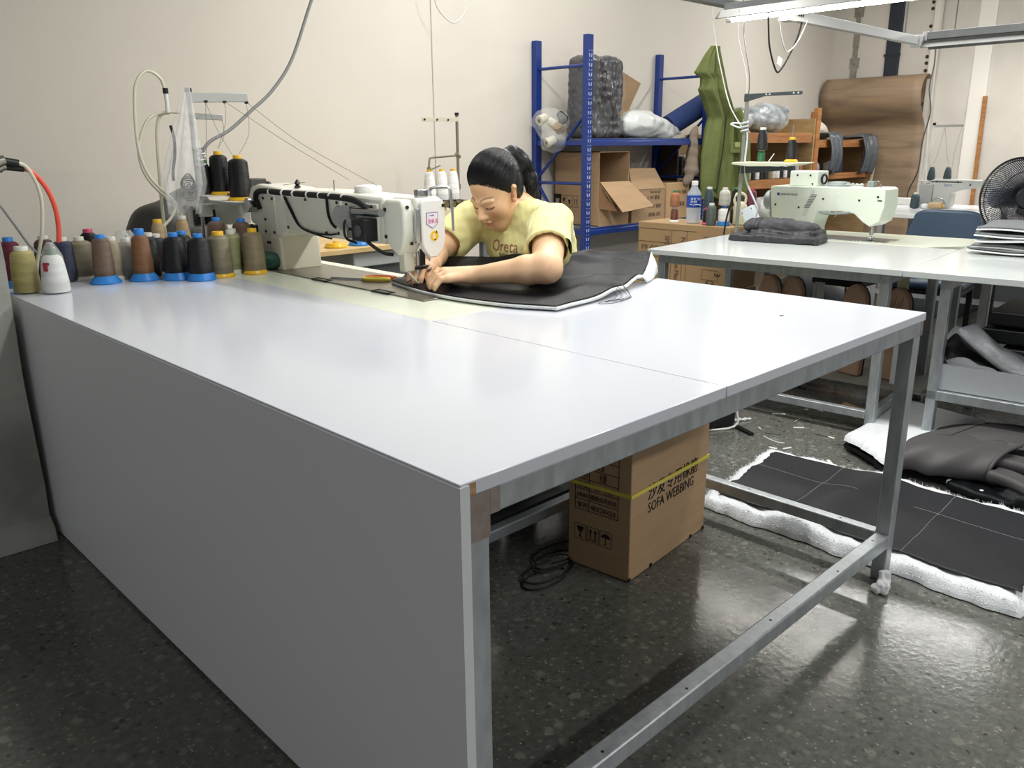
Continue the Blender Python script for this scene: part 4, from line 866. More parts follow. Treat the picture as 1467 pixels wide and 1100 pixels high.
def skin_mat():
    m = M('skin', 'ecc29b', 0.48, var=0.03, vs=30, bump=0.05, bs=220, spec=0.4); nt = m.node_tree; b = nt.nodes['Principled BSDF']
    b.inputs['Subsurface Weight'].default_value = 0.08; b.inputs['Subsurface Radius'].default_value = (0.012, 0.005, 0.003)
    prev = b.inputs['Base Color'].links[0].from_socket
    for nm, c, k in (('blush', 'd08a72', 0.6), ('lips', 'b56a60', 0.6), ('dark', '2a1c18', 0.9)):
        a = nt.nodes.new('ShaderNodeAttribute'); a.attribute_name = nm; mu = nt.nodes.new('ShaderNodeMath'); mu.operation = 'MULTIPLY'; mu.inputs[1].default_value = k; nt.links.new(a.outputs['Fac'], mu.inputs[0])
        x = nt.nodes.new('ShaderNodeMixRGB'); nt.links.new(mu.outputs[0], x.inputs[0]); nt.links.new(prev, x.inputs[1]); x.inputs[2].default_value = (*srgb(c), 1); prev = x.outputs[0]
    nt.links.new(prev, b.inputs['Base Color']); return m
SKIN = skin_mat()
body = Bf.build('body', SKIN, PX, o=PO, relax=1, masks={'lips': lips, 'dark': dark, 'blush': blush})
# hair
HAIR = M('black_hair', '0c0c0f', 0.42, spec=0.5)
Sh = SDF((1.16, 1.16, 0.90), (1.56, 1.44, 1.26), 0.003)
he(Sh, (-0.020, 0, 0.041), (0.104, 0.082, 0.101), 0.01); he(Sh, (-0.042, 0, 0.0), (0.073, 0.080, 0.093), 0.02)
he(Sh, (0.118, 0.0, -0.030), (0.114, 0.130, 0.116), 0.014, True); hc(Sh, (0.03, 0.13, -0.06), (0.03, -0.13, -0.06), 0.062, 0.062, 0.006, True)
for s in (1, -1): he(Sh, (0.002, s * 0.098, -0.020), (0.022, 0.025, 0.034), 0.004, True)
hc(Sh, (-0.02, 0, -0.125), (0.02, 0, -0.125), 0.055, 0.055, 0.01, True)
tie = hp(-0.112, 0, 0.075)
Sh.cap(hp(-0.085, 0, 0.068), tie, 0.034, 0.017, 0.02)
pt = [tie, tie + np.array([0.030, -0.006, 0.010]), tie + np.array([0.062, -0.022, -0.022]), tie + np.array([0.082, -0.038, -0.075]), tie + np.array([0.090, -0.048, -0.13]), tie + np.array([0.088, -0.05, -0.175])]
Sh.chain(pt, [0.015, 0.021, 0.025, 0.024, 0.018, 0.005], 0.02)
hair = Sh.build('hair', HAIR, PX, o=PO, relax=1)
# strands combed back from the hairline to the tie, and down the ponytail
rs = random.Random(5); hl = [(0.087, 0, 0.074), (0.079, 0.03, 0.068), (0.062, 0.058, 0.048), (0.040, 0.076, 0.014), (0.024, 0.081, -0.016), (0.012, 0.0845, 0.020), (-0.012, 0.086, 0.031), (-0.036, 0.083, 0.0), (-0.046, 0.074, -0.042), (-0.075, 0.036, -0.072), (-0.086, 0, -0.080)]
hlc = curve([Vector(x) for x in hl]); cc0 = np.array([-0.018, 0, 0.041]); er = np.array([0.107, 0.0845, 0.104]); tl = np.array([-0.108, 0.0, 0.072])
td = (tl - cc0) / er; td /= np.linalg.norm(td)
SV, SF = [], []
def strand(pts, r, n=3):
    P = [np.array(x) for x in pts]; m_ = len(P); b0 = len(SV)
    for i_ in range(m_):
        t_ = P[min(i_ + 1, m_ - 1)] - P[max(i_ - 1, 0)]; t_ = t_ / (np.linalg.norm(t_) + 1e-9); u_ = np.cross(t_, [0.3, 0.5, 0.8]); u_ /= np.linalg.norm(u_) + 1e-9; w_ = np.cross(t_, u_)
        rr = r * (0.45 if i_ in (0, m_ - 1) else 1)
        for k_ in range(n): a_ = 2 * PI * k_ / n; SV.append(tuple(P[i_] + u_ * rr * math.cos(a_) + w_ * rr * math.sin(a_)))
    for i_ in range(m_ - 1):
        for k_ in range(n): SF.append((b0 + i_ * n + k_, b0 + i_ * n + (k_ + 1) % n, b0 + (i_ + 1) * n + (k_ + 1) % n, b0 + (i_ + 1) * n + k_))
for i in range(2600):
    t0 = rs.random() ** 1.15; h0 = np.array(hlc(t0)); sgn = 1 if rs.random() < 0.5 else -1; h0[1] *= sgn
    d0 = (h0 - cc0) / er; d0 /= np.linalg.norm(d0); lead = rs.uniform(-0.05, 0.10) if rs.random() < 0.6 else rs.uniform(0.1, 0.6); om = math.acos(max(-1, min(1, float(d0 @ td)))); pts = []; lift = 1.0 + rs.uniform(0.0, 0.03); jl = rs.uniform(-0.06, 0.06)
    for t_ in np.linspace(max(lead, -0.02), 0.98, 9):
        d = (math.sin((1 - t_) * om) * d0 + math.sin(t_ * om) * td) / max(math.sin(om), 1e-3); d = d + np.array([0, jl * math.sin(PI * max(0, t_)) * 0.4, 0]); d /= np.linalg.norm(d)
        pts.append(hp(*(cc0 + d * er * (1 + (lift - 1) * min(1, 4 * max(0, t_)) - 0.065 * max(0, 1 - 5 * max(0, t_))))))
    strand(pts, rs.uniform(0.0006, 0.0013))
rad = [0.016, 0.023, 0.027, 0.026, 0.021, 0.011]; PT = [Vector(x) for x in pt]
for i in range(1100):
    a_ = rs.uniform(0, 2 * PI); k_ = rs.uniform(0.75, 1.06) if i % 4 else rs.uniform(0, 1); tend = rs.uniform(0.72, 1.05); pts = []
    cl = catmull(PT, 4); rc = np.interp(np.linspace(0, 5, len(cl)), range(6), rad)
    for q_ in range(0, len(cl), 2):
        if q_ / (len(cl) - 1) > tend: break
        a2, u2, v2 = frame((0, 0, 0), cl[min(q_ + 1, len(cl) - 1)] - cl[max(q_ - 1, 0)]); w_ = a_ + 0.25 * math.sin(q_ * 0.3 + i)
        pts.append(cl[q_] + u2 * math.cos(w_) * rc[q_] * k_ + v2 * math.sin(w_) * rc[q_] * k_)
    strand(pts, rs.uniform(0.0007, 0.0013))
m = MB(PO); m.add(SV, SF); o = m.build('hair_strands', HAIR, PX, fix=False); o['kind'] = 'stuff'
for p_ in o.data.polygons: p_.use_smooth = True
m = MB(PO); ax = (hp(-0.13, 0, 0.08) - hp(-0.09, 0, 0.07)); ax /= np.linalg.norm(ax); a, u_, v_ = frame((0, 0, 0), ax)
m.tube([tuple(Vector(tie) + u_ * 0.021 * math.cos(t) + v_ * 0.021 * math.sin(t)) for t in np.linspace(0, 2 * PI, 24)], 0.0042, n=8, smooth=0); m.build('hair_tie', WHITE, PX, smooth=True)['label'] = 'white hair tie'
# T-shirt
TEE = M('pale_yellow_cotton', 'e3df9e', 0.85, var=0.02, vs=8, bump=0.35, bs=16, sheen=0.2)
St = SDF((1.08, 0.93, 0.58), (1.80, 1.62, 1.10), 0.004)
St.ell((1.45, 1.28, 0.90), (0.118, 0.182, 0.15), None, 0.05); St.ell((1.52, 1.28, 0.72), (0.135, 0.175, 0.19), None, 0.06); St.ell((1.36, 1.28, 0.885), (0.055, 0.125, 0.06), None, 0.04)
St.cap((1.405, 1.13, 0.992), (1.405, 1.44, 0.992), 0.064, 0.064, 0.05); St.cap((1.42, 1.285, 1.01), (1.385, 1.29, 1.035), 0.066, 0.062, 0.02)
for sh_, el in ((shL, elL), (shR, elR)):
    s0, e0 = np.array(sh_), np.array(el); d = (e0 - s0) / np.linalg.norm(e0 - s0); end = s0 + d * 0.165
    St.cap(s0, end + d * 0.06, 0.073, 0.074, 0.03)
    z_ = d; x_ = np.cross(z_, [0, 0, 1.0]); x_ /= np.linalg.norm(x_); y_v = np.cross(z_, x_)
    St.rbox(end + d * 0.06, (0.085, 0.085, 0.06), 0.004, np.stack([x_, y_v, z_], 1), 0.003, True)
    St.cap(s0 + d * 0.13, e0, 0.0615, 0.062, 0.003, True)
# folds
for a_, b_, r in (((1.335, 1.16, 0.93), (1.36, 1.24, 0.80), 0.012), ((1.335, 1.40, 0.93), (1.37, 1.33, 0.80), 0.012), ((1.318, 1.28, 0.95), (1.345, 1.26, 0.79), 0.010), ((1.325, 1.345, 0.95), (1.345, 1.31, 0.80), 0.010), ((1.37, 1.10, 0.90), (1.45, 1.13, 0.75), 0.014), ((1.30, 1.06, 1.00), (1.36, 1.10, 0.93), 0.010)):
    St.cap(a_, b_, r, r * 0.6, 0.02)
# neck opening
St.cap((1.40, 1.288, 1.04), tuple(hp(-0.02, 0, -0.03)), 0.060, 0.066, 0.004, True)
St.noise(0.003, 34, 5); St.noise(0.0014, 85, 8)
tee = St.build('tshirt', TEE, PX, o=PO, relax=2)
def wrap(o_, off=0.0012):
    md = o_.modifiers.new('wrap', 'SHRINKWRAP'); md.target = tee; md.wrap_method = 'PROJECT'; md.use_project_x = True; md.use_negative_direction = True; md.use_positive_direction = True; md.offset = off; md.use_project_y = False; md.use_project_z = False
t1 = text('Oreta', 0.056, (1.24, 1.338, 0.892), (0, -1, 0), (0, 0, 1), M('shirt_print_pink', 'c98a6e', 0.8), PX, off=PO, name='shirt_print', squash=0.9)
t2 = text('fashion', 0.02, (1.24, 1.30, 0.874), (0, -1, 0), (0, 0, 1), INK, PX, off=PO, name='shirt_print', squash=0.9)
for t_ in (t1, t2): wrap(t_)
# trousers, shoes, stool
Sp = SDF((1.10, 1.02, 0.06), (1.84, 1.54, 0.72), 0.008); body_lower(Sp, 0.012)
Sp.build('trousers', M('navy_cotton', '1d2540', 0.8), PX, o=PO)
for y in (1.19, 1.37):
    s_ = SDF((1.08, y - 0.07, -0.01), (1.40, y + 0.07, 0.16), 0.006); s_.chain([(1.31, y, 0.045), (1.16, y, 0.036)], [0.04, 0.034], 0.02).cap((1.30, y, 0.06), (1.30, y, 0.11), 0.038, 0.034, 0.02)
    s_.build('shoe', BLACKM, PX, o=PO)
st = thing('work_stool', 'dark padded stool under the seamstress', 'stool', (1.66, 1.28, 0))
MB((1.66, 1.28, 0)).box(1.48, 1.84, 1.09, 1.47, 0.40, 0.438).build('seat', BLACK, st, bevel=0.012)
for x in (1.51, 1.81):
    for y in (1.12, 1.44): MB((1.66, 1.28, 0)).box(x - 0.014, x + 0.014, y - 0.014, y + 0.014, 0, 0.40).build('leg', STEELD, st)
# bundle on the machine's foot board
fb = SDF((0.62, 0.90, 0.10), (1.40, 1.08, 0.38), 0.006)
for c, r in (((0.85, 0.98, 0.20), (0.16, 0.055, 0.05)), ((1.0, 0.99, 0.225), (0.13, 0.06, 0.065)), ((1.12, 0.98, 0.22), (0.10, 0.05, 0.055))): fb.ell(c, r, None, 0.02)
fb.noise(0.006, 40, 2)
tag(fb.build('cloth_bundle', M('navy_cloth', '263a72', 0.85, bump=0.3, bs=25), None, o=(1.0, 0.985, 0.155), loc=(1.0, 0.985, 0.155)), 'navy blue cloth bundle stuffed behind the rear rail under the white work table', 'cloth')
sb = SDF((0.70, 0.90, 0.15), (1.40, 1.06, 0.40), 0.005)
sb.ell((0.86, 0.955, 0.262), (0.10, 0.03, 0.028), Matrix.Rotation(0.15, 3, 'Y'), 0.01)
tag(sb.build('cloth_bundle', M('grey_lilac_cloth', '8d878a', 0.85), None, o=(0.86, 0.955, 0.235), loc=(0.86, 0.955, 0.235)), 'grey cloth bundle lying on the navy one under the work table', 'cloth')
sb = SDF((1.08, 0.88, 0.15), (1.40, 1.06, 0.40), 0.005); sb.cap((1.16, 0.97, 0.262), (1.24, 0.965, 0.285), 0.03, 0.036, 0.01)
tag(sb.build('cloth_roll', M('dusty_pink_cloth', 'b09a92', 0.85), None, o=(1.2, 0.968, 0.25), loc=(1.2, 0.968, 0.25)), 'dusty pink cloth roll at the right end of the navy bundle under the table', 'cloth')
fbd = thing('foot_board', 'dark shelf board behind the rear rail under the white work table', 'shelf', (0.98, 0.98, 0))
MB((0.98, 0.98, 0)).box(0.10, 1.60, 0.885, 1.09, 0.135, 0.153).build('board', M('dark_board', '2f3335', 0.6), fbd)
for x in (0.12, 1.58): MB((0.98, 0.98, 0)).box(x - 0.015, x + 0.015, 0.97, 1.0, 0, 0.135).build('leg', STEELD, fbd)
m = MB((1.05, 0.80, 0.0))
for k in range(5):
    c = (0.93 + 0.035 * k, 0.72 + 0.02 * k); r = 0.07 + 0.012 * math.sin(k * 2)
    m.tube([(c[0] + r * 1.2 * math.cos(t + k), c[1] + r * 0.6 * math.sin(t + k), 0.004 + 0.004 * k % 0.012) for t in np.linspace(0, 5.4, 12)], 0.003, n=6, smooth=3)
tag(m.build('cable_tangle', BLACKM, None, smooth=True, loc=(1.05, 0.80, 0)), 'tangle of thin black cable on the floor left of the webbing carton', 'cable', kind='stuff')
# ---------------------------------------------------------------- blue storage rack at the back wall
BLUE = M('blue_enamel', '17347e', 0.3, spec=0.6, var=0.06, vs=6)
BLUED = M('dark_blue_slot', '0a1230', 0.6)
RK = thing('storage_rack', 'blue steel storage rack with slotted posts against the back wall', 'rack', (4.6, 3.31, 0))
RO = RK.location; r_ = lambda: MB(RO)
RH = 1.95; xa, xb, yf, ybk = 3.84, 5.30, 3.07, 3.55
def post(x, y, front):
    p = r_(); w = 0.045; RH = 1.90 if (x > 5 and front) else 1.95
    p.prism([(x - 0.028, y), (x + 0.028, y), (x + 0.028, y + w), (x + 0.016, y + w), (x + 0.016, y + 0.004), (x - 0.016, y + 0.004), (x - 0.016, y + w), (x - 0.028, y + w)], 'z', 0, RH); o = p.build('post', BLUE, RK, bevel=0.001)
    if front:
        s_ = r_()
        for k in range(30):
            z = 0.05 + k * 0.061
            for d in (-1, 1): s_.prism([(x + d * 0.013 - 0.0045, z + 0.011), (x + d * 0.013 + 0.0045, z + 0.011), (x + d * 0.009 + 0.004, z - 0.011), (x + d * 0.009 - 0.004, z - 0.011)], 'y', y - 0.0006, y + 0.001); s_.cyl((x + d * 0.012, y - 0.0006, z + 0.030), (x + d * 0.012, y + 0.001, z + 0.030), 0.004, n=6)
        k_ = s_.build('post_slots', M('slot_glint', 'b9c2e0', 0.35), o); k_['kind'] = 'stuff'
    return o
for x in (xa, xb):
    post(x, yf, True); post(x, ybk, False)
def brace(p, q): r_().cyl(p, q, 0.011, n=8).build('brace', BLUE, RK, smooth=True)
for x in (xa, xb):
    for z in (1.76, 0.98, 0.30): brace((x, yf + 0.03, z), (x, ybk, z))
    brace((x, ybk, 1.02), (x, yf + 0.03, 1.45)); brace((x, ybk, 0.96), (x, yf + 0.03, 0.40))
def beam(y, z): 
    p = r_(); p.prism([(y - 0.004, z - 0.05), (y + 0.03, z - 0.05), (y + 0.03, z), (y + 0.012, z), (y + 0.012, z - 0.014), (y - 0.004, z - 0.018)], 'x', xa + 0.03, xb - 0.03); p.build('shelf_beam', BLUE, RK, bevel=0.002)
for z in (1.285, 0.672, 0.12):
    beam(yf + 0.005, z); beam(ybk + 0.0, z); r_().box(xa + 0.03, xb - 0.03, yf + 0.02, ybk, z - 0.012, z + 0.001).build('shelf_board', M('grey_shelf_sheet', '6d7078', 0.5), RK)
    for x in (xa, xb): r_().box(x - 0.02, x + 0.02, yf + 0.05, ybk, z - 0.045, z - 0.013).build('shelf_support', BLUE, RK)
# lean braces seen at the right end
zt = 1.286
# --- on the upper shelf
s = SDF((3.88, 3.10, zt), (4.48, 3.56, 1.95), 0.009)
s.rbox((4.19, 3.33, zt + 0.285), (0.175, 0.13, 0.28), 0.05, None, 0.03)
for k in range(7): s.cap((4.05 + 0.045 * k, 3.195, zt + 0.03), (4.05 + 0.04 * k + 0.02, 3.19, zt + 0.52), 0.012, 0.018, 0.02)
s.noise(0.010, 20, 4); s.noise(0.005, 60, 8)
t = thing('wrapped_bundle', 'tall dark bundle wrapped in shiny plastic standing behind the slotted front post on the rack', 'bundle', (4.18, 3.33, zt))
s.build('bundle', M('dark_wrapped_leather', '3a383b', 0.25, spec=0.8, bump=0.35, bs=22, stretch=(1.5, 1.5, 0.3)), t, o=(4.18, 3.33, zt), relax=2)
s = SDF((3.87, 3.08, zt), (4.50, 3.57, 1.97), 0.012); s.rbox((4.19, 3.33, zt + 0.29), (0.195, 0.15, 0.29), 0.05, None, 0.03); s.noise(0.012, 22, 11)
s.build('plastic_wrap', clear_film('wrap_film', 'e8eaee', 0.07, 0.1, 0.5, 14), t, o=(4.18, 3.33, zt))
cb = thing('cardboard_carton', 'opened cardboard carton with a raised flap behind the white bag on the top shelf', 'carton', (4.50, 3.42, zt))
MB((4.50, 3.42, zt)).box(4.42, 4.62, 3.33, 3.53, zt, zt + 0.21).build('box_body', CARD, cb)
m = MB((4.50, 3.42, zt)); m.add([(4.425, 3.33, zt + 0.21), (4.60, 3.33, zt + 0.21), (4.66, 3.27, zt + 0.40), (4.44, 3.27, zt + 0.47)], [(0, 1, 2, 3)]); m.build('flap', CARD, cb, solid=0.004)
s = SDF((4.38, 3.06, zt), (5.20, 3.40, 1.62), 0.008)
s.ell((4.58, 3.22, zt + 0.10), (0.20, 0.13, 0.105), None, 0.03).ell((4.78, 3.22, zt + 0.08), (0.22, 0.12, 0.085), Matrix.Rotation(0.25, 3, 'Y'), 0.05).cap((4.95, 3.20, zt + 0.06), (5.08, 3.18, zt + 0.04), 0.05, 0.012, 0.03); s.noise(0.006, 35, 5); s.noise(0.003, 90, 6)
tag(s.build('plastic_bag', M('frosted_bag', 'd4d8d6', 0.3, bump=0.5, bs=30, spec=0.7), None, o=(4.7, 3.22, zt), loc=(4.7, 3.22, zt), relax=2), 'stuffed frosted white plastic bag lying on the top shelf of the blue rack', 'bag')
s = SDF((4.82, 3.38, zt), (5.25, 3.56, 1.55), 0.009); s.ell((5.03, 3.47, zt + 0.095), (0.15, 0.06, 0.09), None, 0.02); s.noise(0.008, 40, 3)
tag(s.build('plastic_bag', M('teal_film', '6f979a', 0.3), None, o=(5.03, 3.47, zt), loc=(5.03, 3.47, zt)), 'teal plastic bag behind the frosted white bag on the top shelf', 'bag')
rl = thing('fabric_roll', 'dark blue fabric roll leaning up towards the green coat', 'fabric roll', (5.05, 3.25, zt))
d = Vector((0.40, -0.10, 0.20)).normalized(); rp = MB((5.05, 3.25, zt))
rp.cyl(Vector((5.03, 3.27, zt + 0.09)), Vector((5.03, 3.27, zt + 0.09)) + d * 0.50, 0.085, n=28); rp.build('roll', M('navy_fabric', '26396a', 0.75, bump=0.2, bs=60), rl, smooth=True)
rp = MB((5.05, 3.25, zt)); rp.cyl(Vector((5.03, 3.27, zt + 0.09)) - d * 0.004, Vector((5.03, 3.27, zt + 0.09)), 0.03, n=16); rp.build('core', CARDD, rl)
# clear bag of thread cones hanging at the left frame
bgx = thing('plastic_bag', 'clear bag of thread cones hanging inside the left side frame of the blue rack', 'plastic bag', (3.76, 3.36, 1.20))
bo = (3.76, 3.36, 1.20)
s = SDF((3.60, 3.18, 1.15), (3.96, 3.56, 1.52), 0.008); s.ell((3.77, 3.37, 1.40), (0.12, 0.14, 0.09), None, 0.02).ell((3.77, 3.34, 1.27), (0.085, 0.10, 0.075), None, 0.05); s.noise(0.008, 40, 3)
s.build('bag_film', clear_film('bag_film_b', 'eceee8', 0.18, 0.15, 0.5, 25), bgx, o=bo)
for k, (c, mt) in enumerate((((3.75, 3.43, 1.42), 'cream'), ((3.77, 3.35, 1.39), 'cream'), ((3.78, 3.30, 1.36), 'tan'), ((3.76, 3.36, 1.27), 'cream'), ((3.79, 3.28, 1.43), 'black'))):
    a = Vector((math.cos(k * 1.9), math.sin(k * 1.9) * 0.6, 0.4)).normalized() * 0.035
    c = Vector(c); o = MB(bo).cyl(c - a, c + a, 0.036, 0.028, n=16).build('spool', TH[mt], bgx, smooth=True); MB(bo).cyl(c - a * 1.05, c - a, 0.014, n=12).build('spool_core', INK, o)
# --- on the lower shelf
zl = 0.6735
cl = thing('cardboard_carton', 'large open cardboard carton with handling icons and a drooping flap on the lower rack shelf', 'carton', (4.17, 3.32, zl)); co = (4.17, 3.32, zl)
def wall_box(o_, x0, x1, y0, y1, z0, z1, open_front=False, open_top=False):
    th_ = 0.005; 
    m = MB(o_); m.box(x0, x1, y0, y1, z0, z0 + th_); m.box(x0, x0 + th_, y0, y1, z0, z1); m.box(x1 - th_, x1, y0, y1, z0, z1); m.box(x0, x1, y1 - th_, y1, z0, z1)
    if not open_top: m.box(x0, x1, y0, y1, z1 - th_, z1)
    return m
wall_box(co, 4.0, 4.345, 3.11, 3.54, zl, 1.195).build('box_body', CARD, cl)
MB(co).box(4.0, 4.345, 3.105, 3.11, zl, 0.80).build('front_panel', CARD, cl)
MB(co).add([(4.005, 3.105, 0.985), (4.34, 3.105, 0.982), (4.47, 2.97, 0.80), (4.10, 2.97, 0.775)], [(0, 1, 2, 3)]).build('flap', CARD, cl, solid=0.004)
MB(co).add([(4.004, 3.108, 0.985), (4.004, 3.04, 0.90), (4.05, 2.98, 0.785), (4.004, 3.108, 0.80)], [(0, 1, 2, 3)]).build('flap', CARDD, cl, solid=0.003)
m = MB(co); X0 = 3.9988
m.box(X0, 4.0, 3.470, 3.548, 0.757, 0.893); o = m.build('dark_label', INK, cl)
m = MB(co)
for y in (3.33, 3.39, 3.45): 
    for z in (0.80, 0.88): m.box(X0, 4.0, y - 0.025, y + 0.025, z, z + 0.003)
    for d in (-0.025, 0.023): m.box(X0, 4.0, y + d, y + d + 0.002, 0.80, 0.883)
y = 3.445; m.prism([(y - 0.012, 0.868), (y + 0.012, 0.868), (y + 0.009, 0.845), (y + 0.002, 0.838), (y + 0.002, 0.82), (y + 0.01, 0.815), (y - 0.01, 0.815), (y - 0.002, 0.82), (y - 0.002, 0.838), (y - 0.009, 0.845)], 'x', X0, 4.0)
y = 3.33
for d_ in (-0.008, 0.008): m.prism([(y + d_ - 0.002, 0.815), (y + d_ - 0.002, 0.85), (y + d_ - 0.006, 0.85), (y + d_, 0.866), (y + d_ + 0.006, 0.85), (y + d_ + 0.002, 0.85), (y + d_ + 0.002, 0.815)], 'x', X0, 4.0)
y = 3.39; m.cyl((X0, y, 0.845), (4.0, y, 0.845), 0.012, n=12); m.box(X0, 4.0, y - 0.006, y + 0.006, 0.82, 0.835)
m.build('handling_icons', INK, cl)['kind'] = 'stuff'
m = MB(co); y = 3.508; m.prism([(y - 0.02, 0.86), (y + 0.02, 0.86), (y + 0.014, 0.825), (y + 0.004, 0.815), (y + 0.004, 0.785), (y + 0.016, 0.775), (y - 0.016, 0.775), (y - 0.004, 0.785), (y - 0.004, 0.815), (y - 0.014, 0.825)], 'x', X0 - 0.001, 4.0); m.build('glass_icon', M('icon_paper', '9a9484', 0.8), cl)
cm = thing('cardboard_carton', 'mid-sized cardboard carton with a leaning flap and printed figures on the lower rack shelf', 'carton', (4.58, 3.30, zl)); co2 = (4.58, 3.30, zl)
MB(co2).box(4.375, 4.79, 3.10, 3.50, zl, 0.915).build('box_body', CARD, cm)
MB(co2).add([(4.378, 3.10, 0.915), (4.788, 3.10, 0.915), (4.72, 3.16, 1.065), (4.40, 3.16, 1.07)], [(0, 1, 2, 3)]).build('flap', CARD, cm, solid=0.004)
MB(co2).add([(4.376, 3.10, 0.915), (4.376, 3.48, 0.915), (4.385, 3.48, 1.065), (4.385, 3.14, 1.065)], [(0, 1, 2, 3)]).build('flap', CARDD, cm, solid=0.004)
PR = M('faded_print', '5c4a38', 0.8)
def up_text(s_, x, z, sz, par, off, y=3.0985): text(s_, sz, (x, y, z), (-1, 0, 0), (0, 0, -1), PR, par, off=off, squash=0.9)
up_text('数量 500 个', 4.72, 0.865, 0.036, cm, co2); up_text('规格 DS-203', 4.74, 0.80, 0.036, cm, co2); up_text('品名 橡皮筋', 4.735, 0.735, 0.032, cm, co2); up_text('单号 00123456', 4.73, 0.90, 0.024, cm, co2)
cs = thing('cardboard_carton', 'small cardboard carton at the right end of the lower rack shelf behind the water bottle', 'carton', (4.97, 3.28, zl)); co3 = (4.97, 3.28, zl)
MB(co3).box(4.815, 5.12, 3.10, 3.45, zl, 0.95).build('box_body', M('light_cardboard', 'c3a27a', 0.8), cs, bevel=0.003)
up_text('规格 50X60', 5.08, 0.89, 0.036, cs, co3); up_text('数量 24', 5.06, 0.80, 0.04, cs, co3)
# dark cones seen through the rack, on the wooden shelf behind
for k, (x, mt) in enumerate(((5.40, 'black'), (5.475, 'black'), (5.545, 'grey'))):
    thread_cone(['black thread cone behind the rack, left of the pair', 'black thread cone behind the rack, right of the pair', 'pale grey thread cone behind the rack next to the black pair'][k], (x, 3.44, 0.965), mt, 'clear', None, h=0.19, rb=0.035, rt_=0.028, group='cones behind the blue rack')
# --- green coat
ct = thing('green_coat', 'long olive green coat hanging from the right front post of the blue rack', 'coat', (5.3, 3.0, 0.84)); cto = (5.3, 3.0, 0.84)
Lc = [(5.18, 1.965), (5.085, 1.885), (5.0, 1.80), (4.955, 1.757), (5.062, 1.735), (5.075, 1.671), (5.045, 1.646), (5.138, 1.559), (5.21, 1.44), (5.17, 1.349), (5.125, 1.159), (5.128, 0.934), (5.152, 0.825)]
Rc = [(5.275, 1.965), (5.348, 1.806), (5.412, 1.653), (5.49, 1.512), (5.572, 1.417), (5.62, 1.286), (5.635, 1.119), (5.644, 0.915), (5.63, 0.80)]
def side(tab, z): 
    zs = [p[1] for p in tab][::-1]; xs = [p[0] for p in tab][::-1]; return float(np.interp(z, zs, xs))
def coat(sgn):
    def f(u, v):
        z = 1.965 - v * 1.15 + 0.02 * math.sin(9 * u) * (v > 0.95); a, b = side(Lc, z), side(Rc, z); a_ = sum(side(Lc, z + d_) for d_ in (-0.3, -0.2, -0.1, 0, 0.1, 0.2, 0.3)) / 7; a_ = max(a_, a); x = a_ + (b - a_) * u; x = x + (a - a_) * (1 - u) ** 3
        e = math.sin(PI * min(1, max(0, u))) ** 0.5
        fold = 0.022 * math.sin(18 * u + 2.5 * v) * min(1, v * 3) + 0.010 * math.sin(37 * u - 3 * v)
        return (x, 3.0 - sgn * (0.075 * e * min(1, 0.3 + v * 2)) + fold * e, z)
    return f
OLV = M('olive_green_cloth', '717a45', 0.8, var=0.10, vs=7, bump=0.35, bs=35)
m = MB(cto); m.grid(60, 70, coat(1)); m.grid(60, 70, coat(-1)); m.build('coat_body', OLV, ct, smooth=True, angle=180)
slv = MB(cto); slv.tube([(5.50, 2.95, 1.50), (5.56, 2.93, 1.35), (5.60, 2.92, 1.15), (5.61, 2.92, 0.95), (5.605, 2.92, 0.83)], lambda t: 0.045 + 0.016 * math.sin(3 * t), n=14); slv.build('sleeve', OLV, ct, smooth=True)
m = MB(cto); m.box(5.36, 5.50, 2.888, 2.90, 1.17, 1.25); m.build('pocket_flap', OLV, ct, bevel=0.004); m = MB(cto); m.obox((5.44, 2.882, 1.235), (0.07, 0.004, 0.04)); m.build('label', M('olive_label', '9aa86a', 0.8), ct)
m = MB(cto); m.tube([(5.30, 2.913, 1.45), (5.27, 2.905, 1.2), (5.24, 2.91, 1.0), (5.225, 2.915, 0.86)], 0.006, n=6); m.build('front_opening', M('olive_shadow_seam', '2e3a1c', 0.9), ct)
s = SDF((4.98, 3.0, 0.84), (5.22, 3.2, 1.40), 0.008); s.cap((5.12, 3.08, 1.35), (5.10, 3.08, 1.05), 0.03, 0.055, 0.02).cap((5.10, 3.08, 1.05), (5.05, 3.08, 0.95), 0.055, 0.03, 0.02); s.noise(0.008, 40, 2)
tag(s.build('beige_garment', M('beige_cloth', '8d8070', 0.85), None, o=(5.1, 3.08, 1.38), loc=(5.1, 3.08, 1.38)), 'beige garment hanging behind the left edge of the green coat', 'garment')

# ---------------------------------------------------------------- overlock table and machine behind the seamstress
OT = thing('overlock_table', 'small machine table with a pale wooden top behind the long-arm sewing machine', 'table', (1.95, 2.98, 0)); oto = OT.location; ot = lambda: MB(oto)
PINE = wood_mat('pale_ply_top', 'd9bd8a', 'c7a874', 4, (1, 12, 1), 0.45)
ot().box(1.30, 2.62, 2.70, 3.28, 0.735, 0.76).build('tabletop', PINE, OT, bevel=0.002)
for x in (1.36, 2.56):
    for y in (2.76, 3.22): ot().box(x - 0.018, x + 0.018, y - 0.018, y + 0.018, 0, 0.735).build('leg', STEELD, OT)
for y in (2.76, 3.22): ot().box(1.38, 2.54, y - 0.015, y + 0.015, 0.10, 0.13).build('rail', STEELD, OT)
ot().box(1.66, 2.02, 2.74, 3.1, 0.655, 0.734).build('drawer', M('light_grey_tin', 'b4b6b6', 0.5), OT, bevel=0.006)
ot().box(1.82, 2.16, 2.82, 3.15, 0.30, 0.654).build('motor_box', M('mid_grey_tin', '7c7f80', 0.5), OT, bevel=0.006)
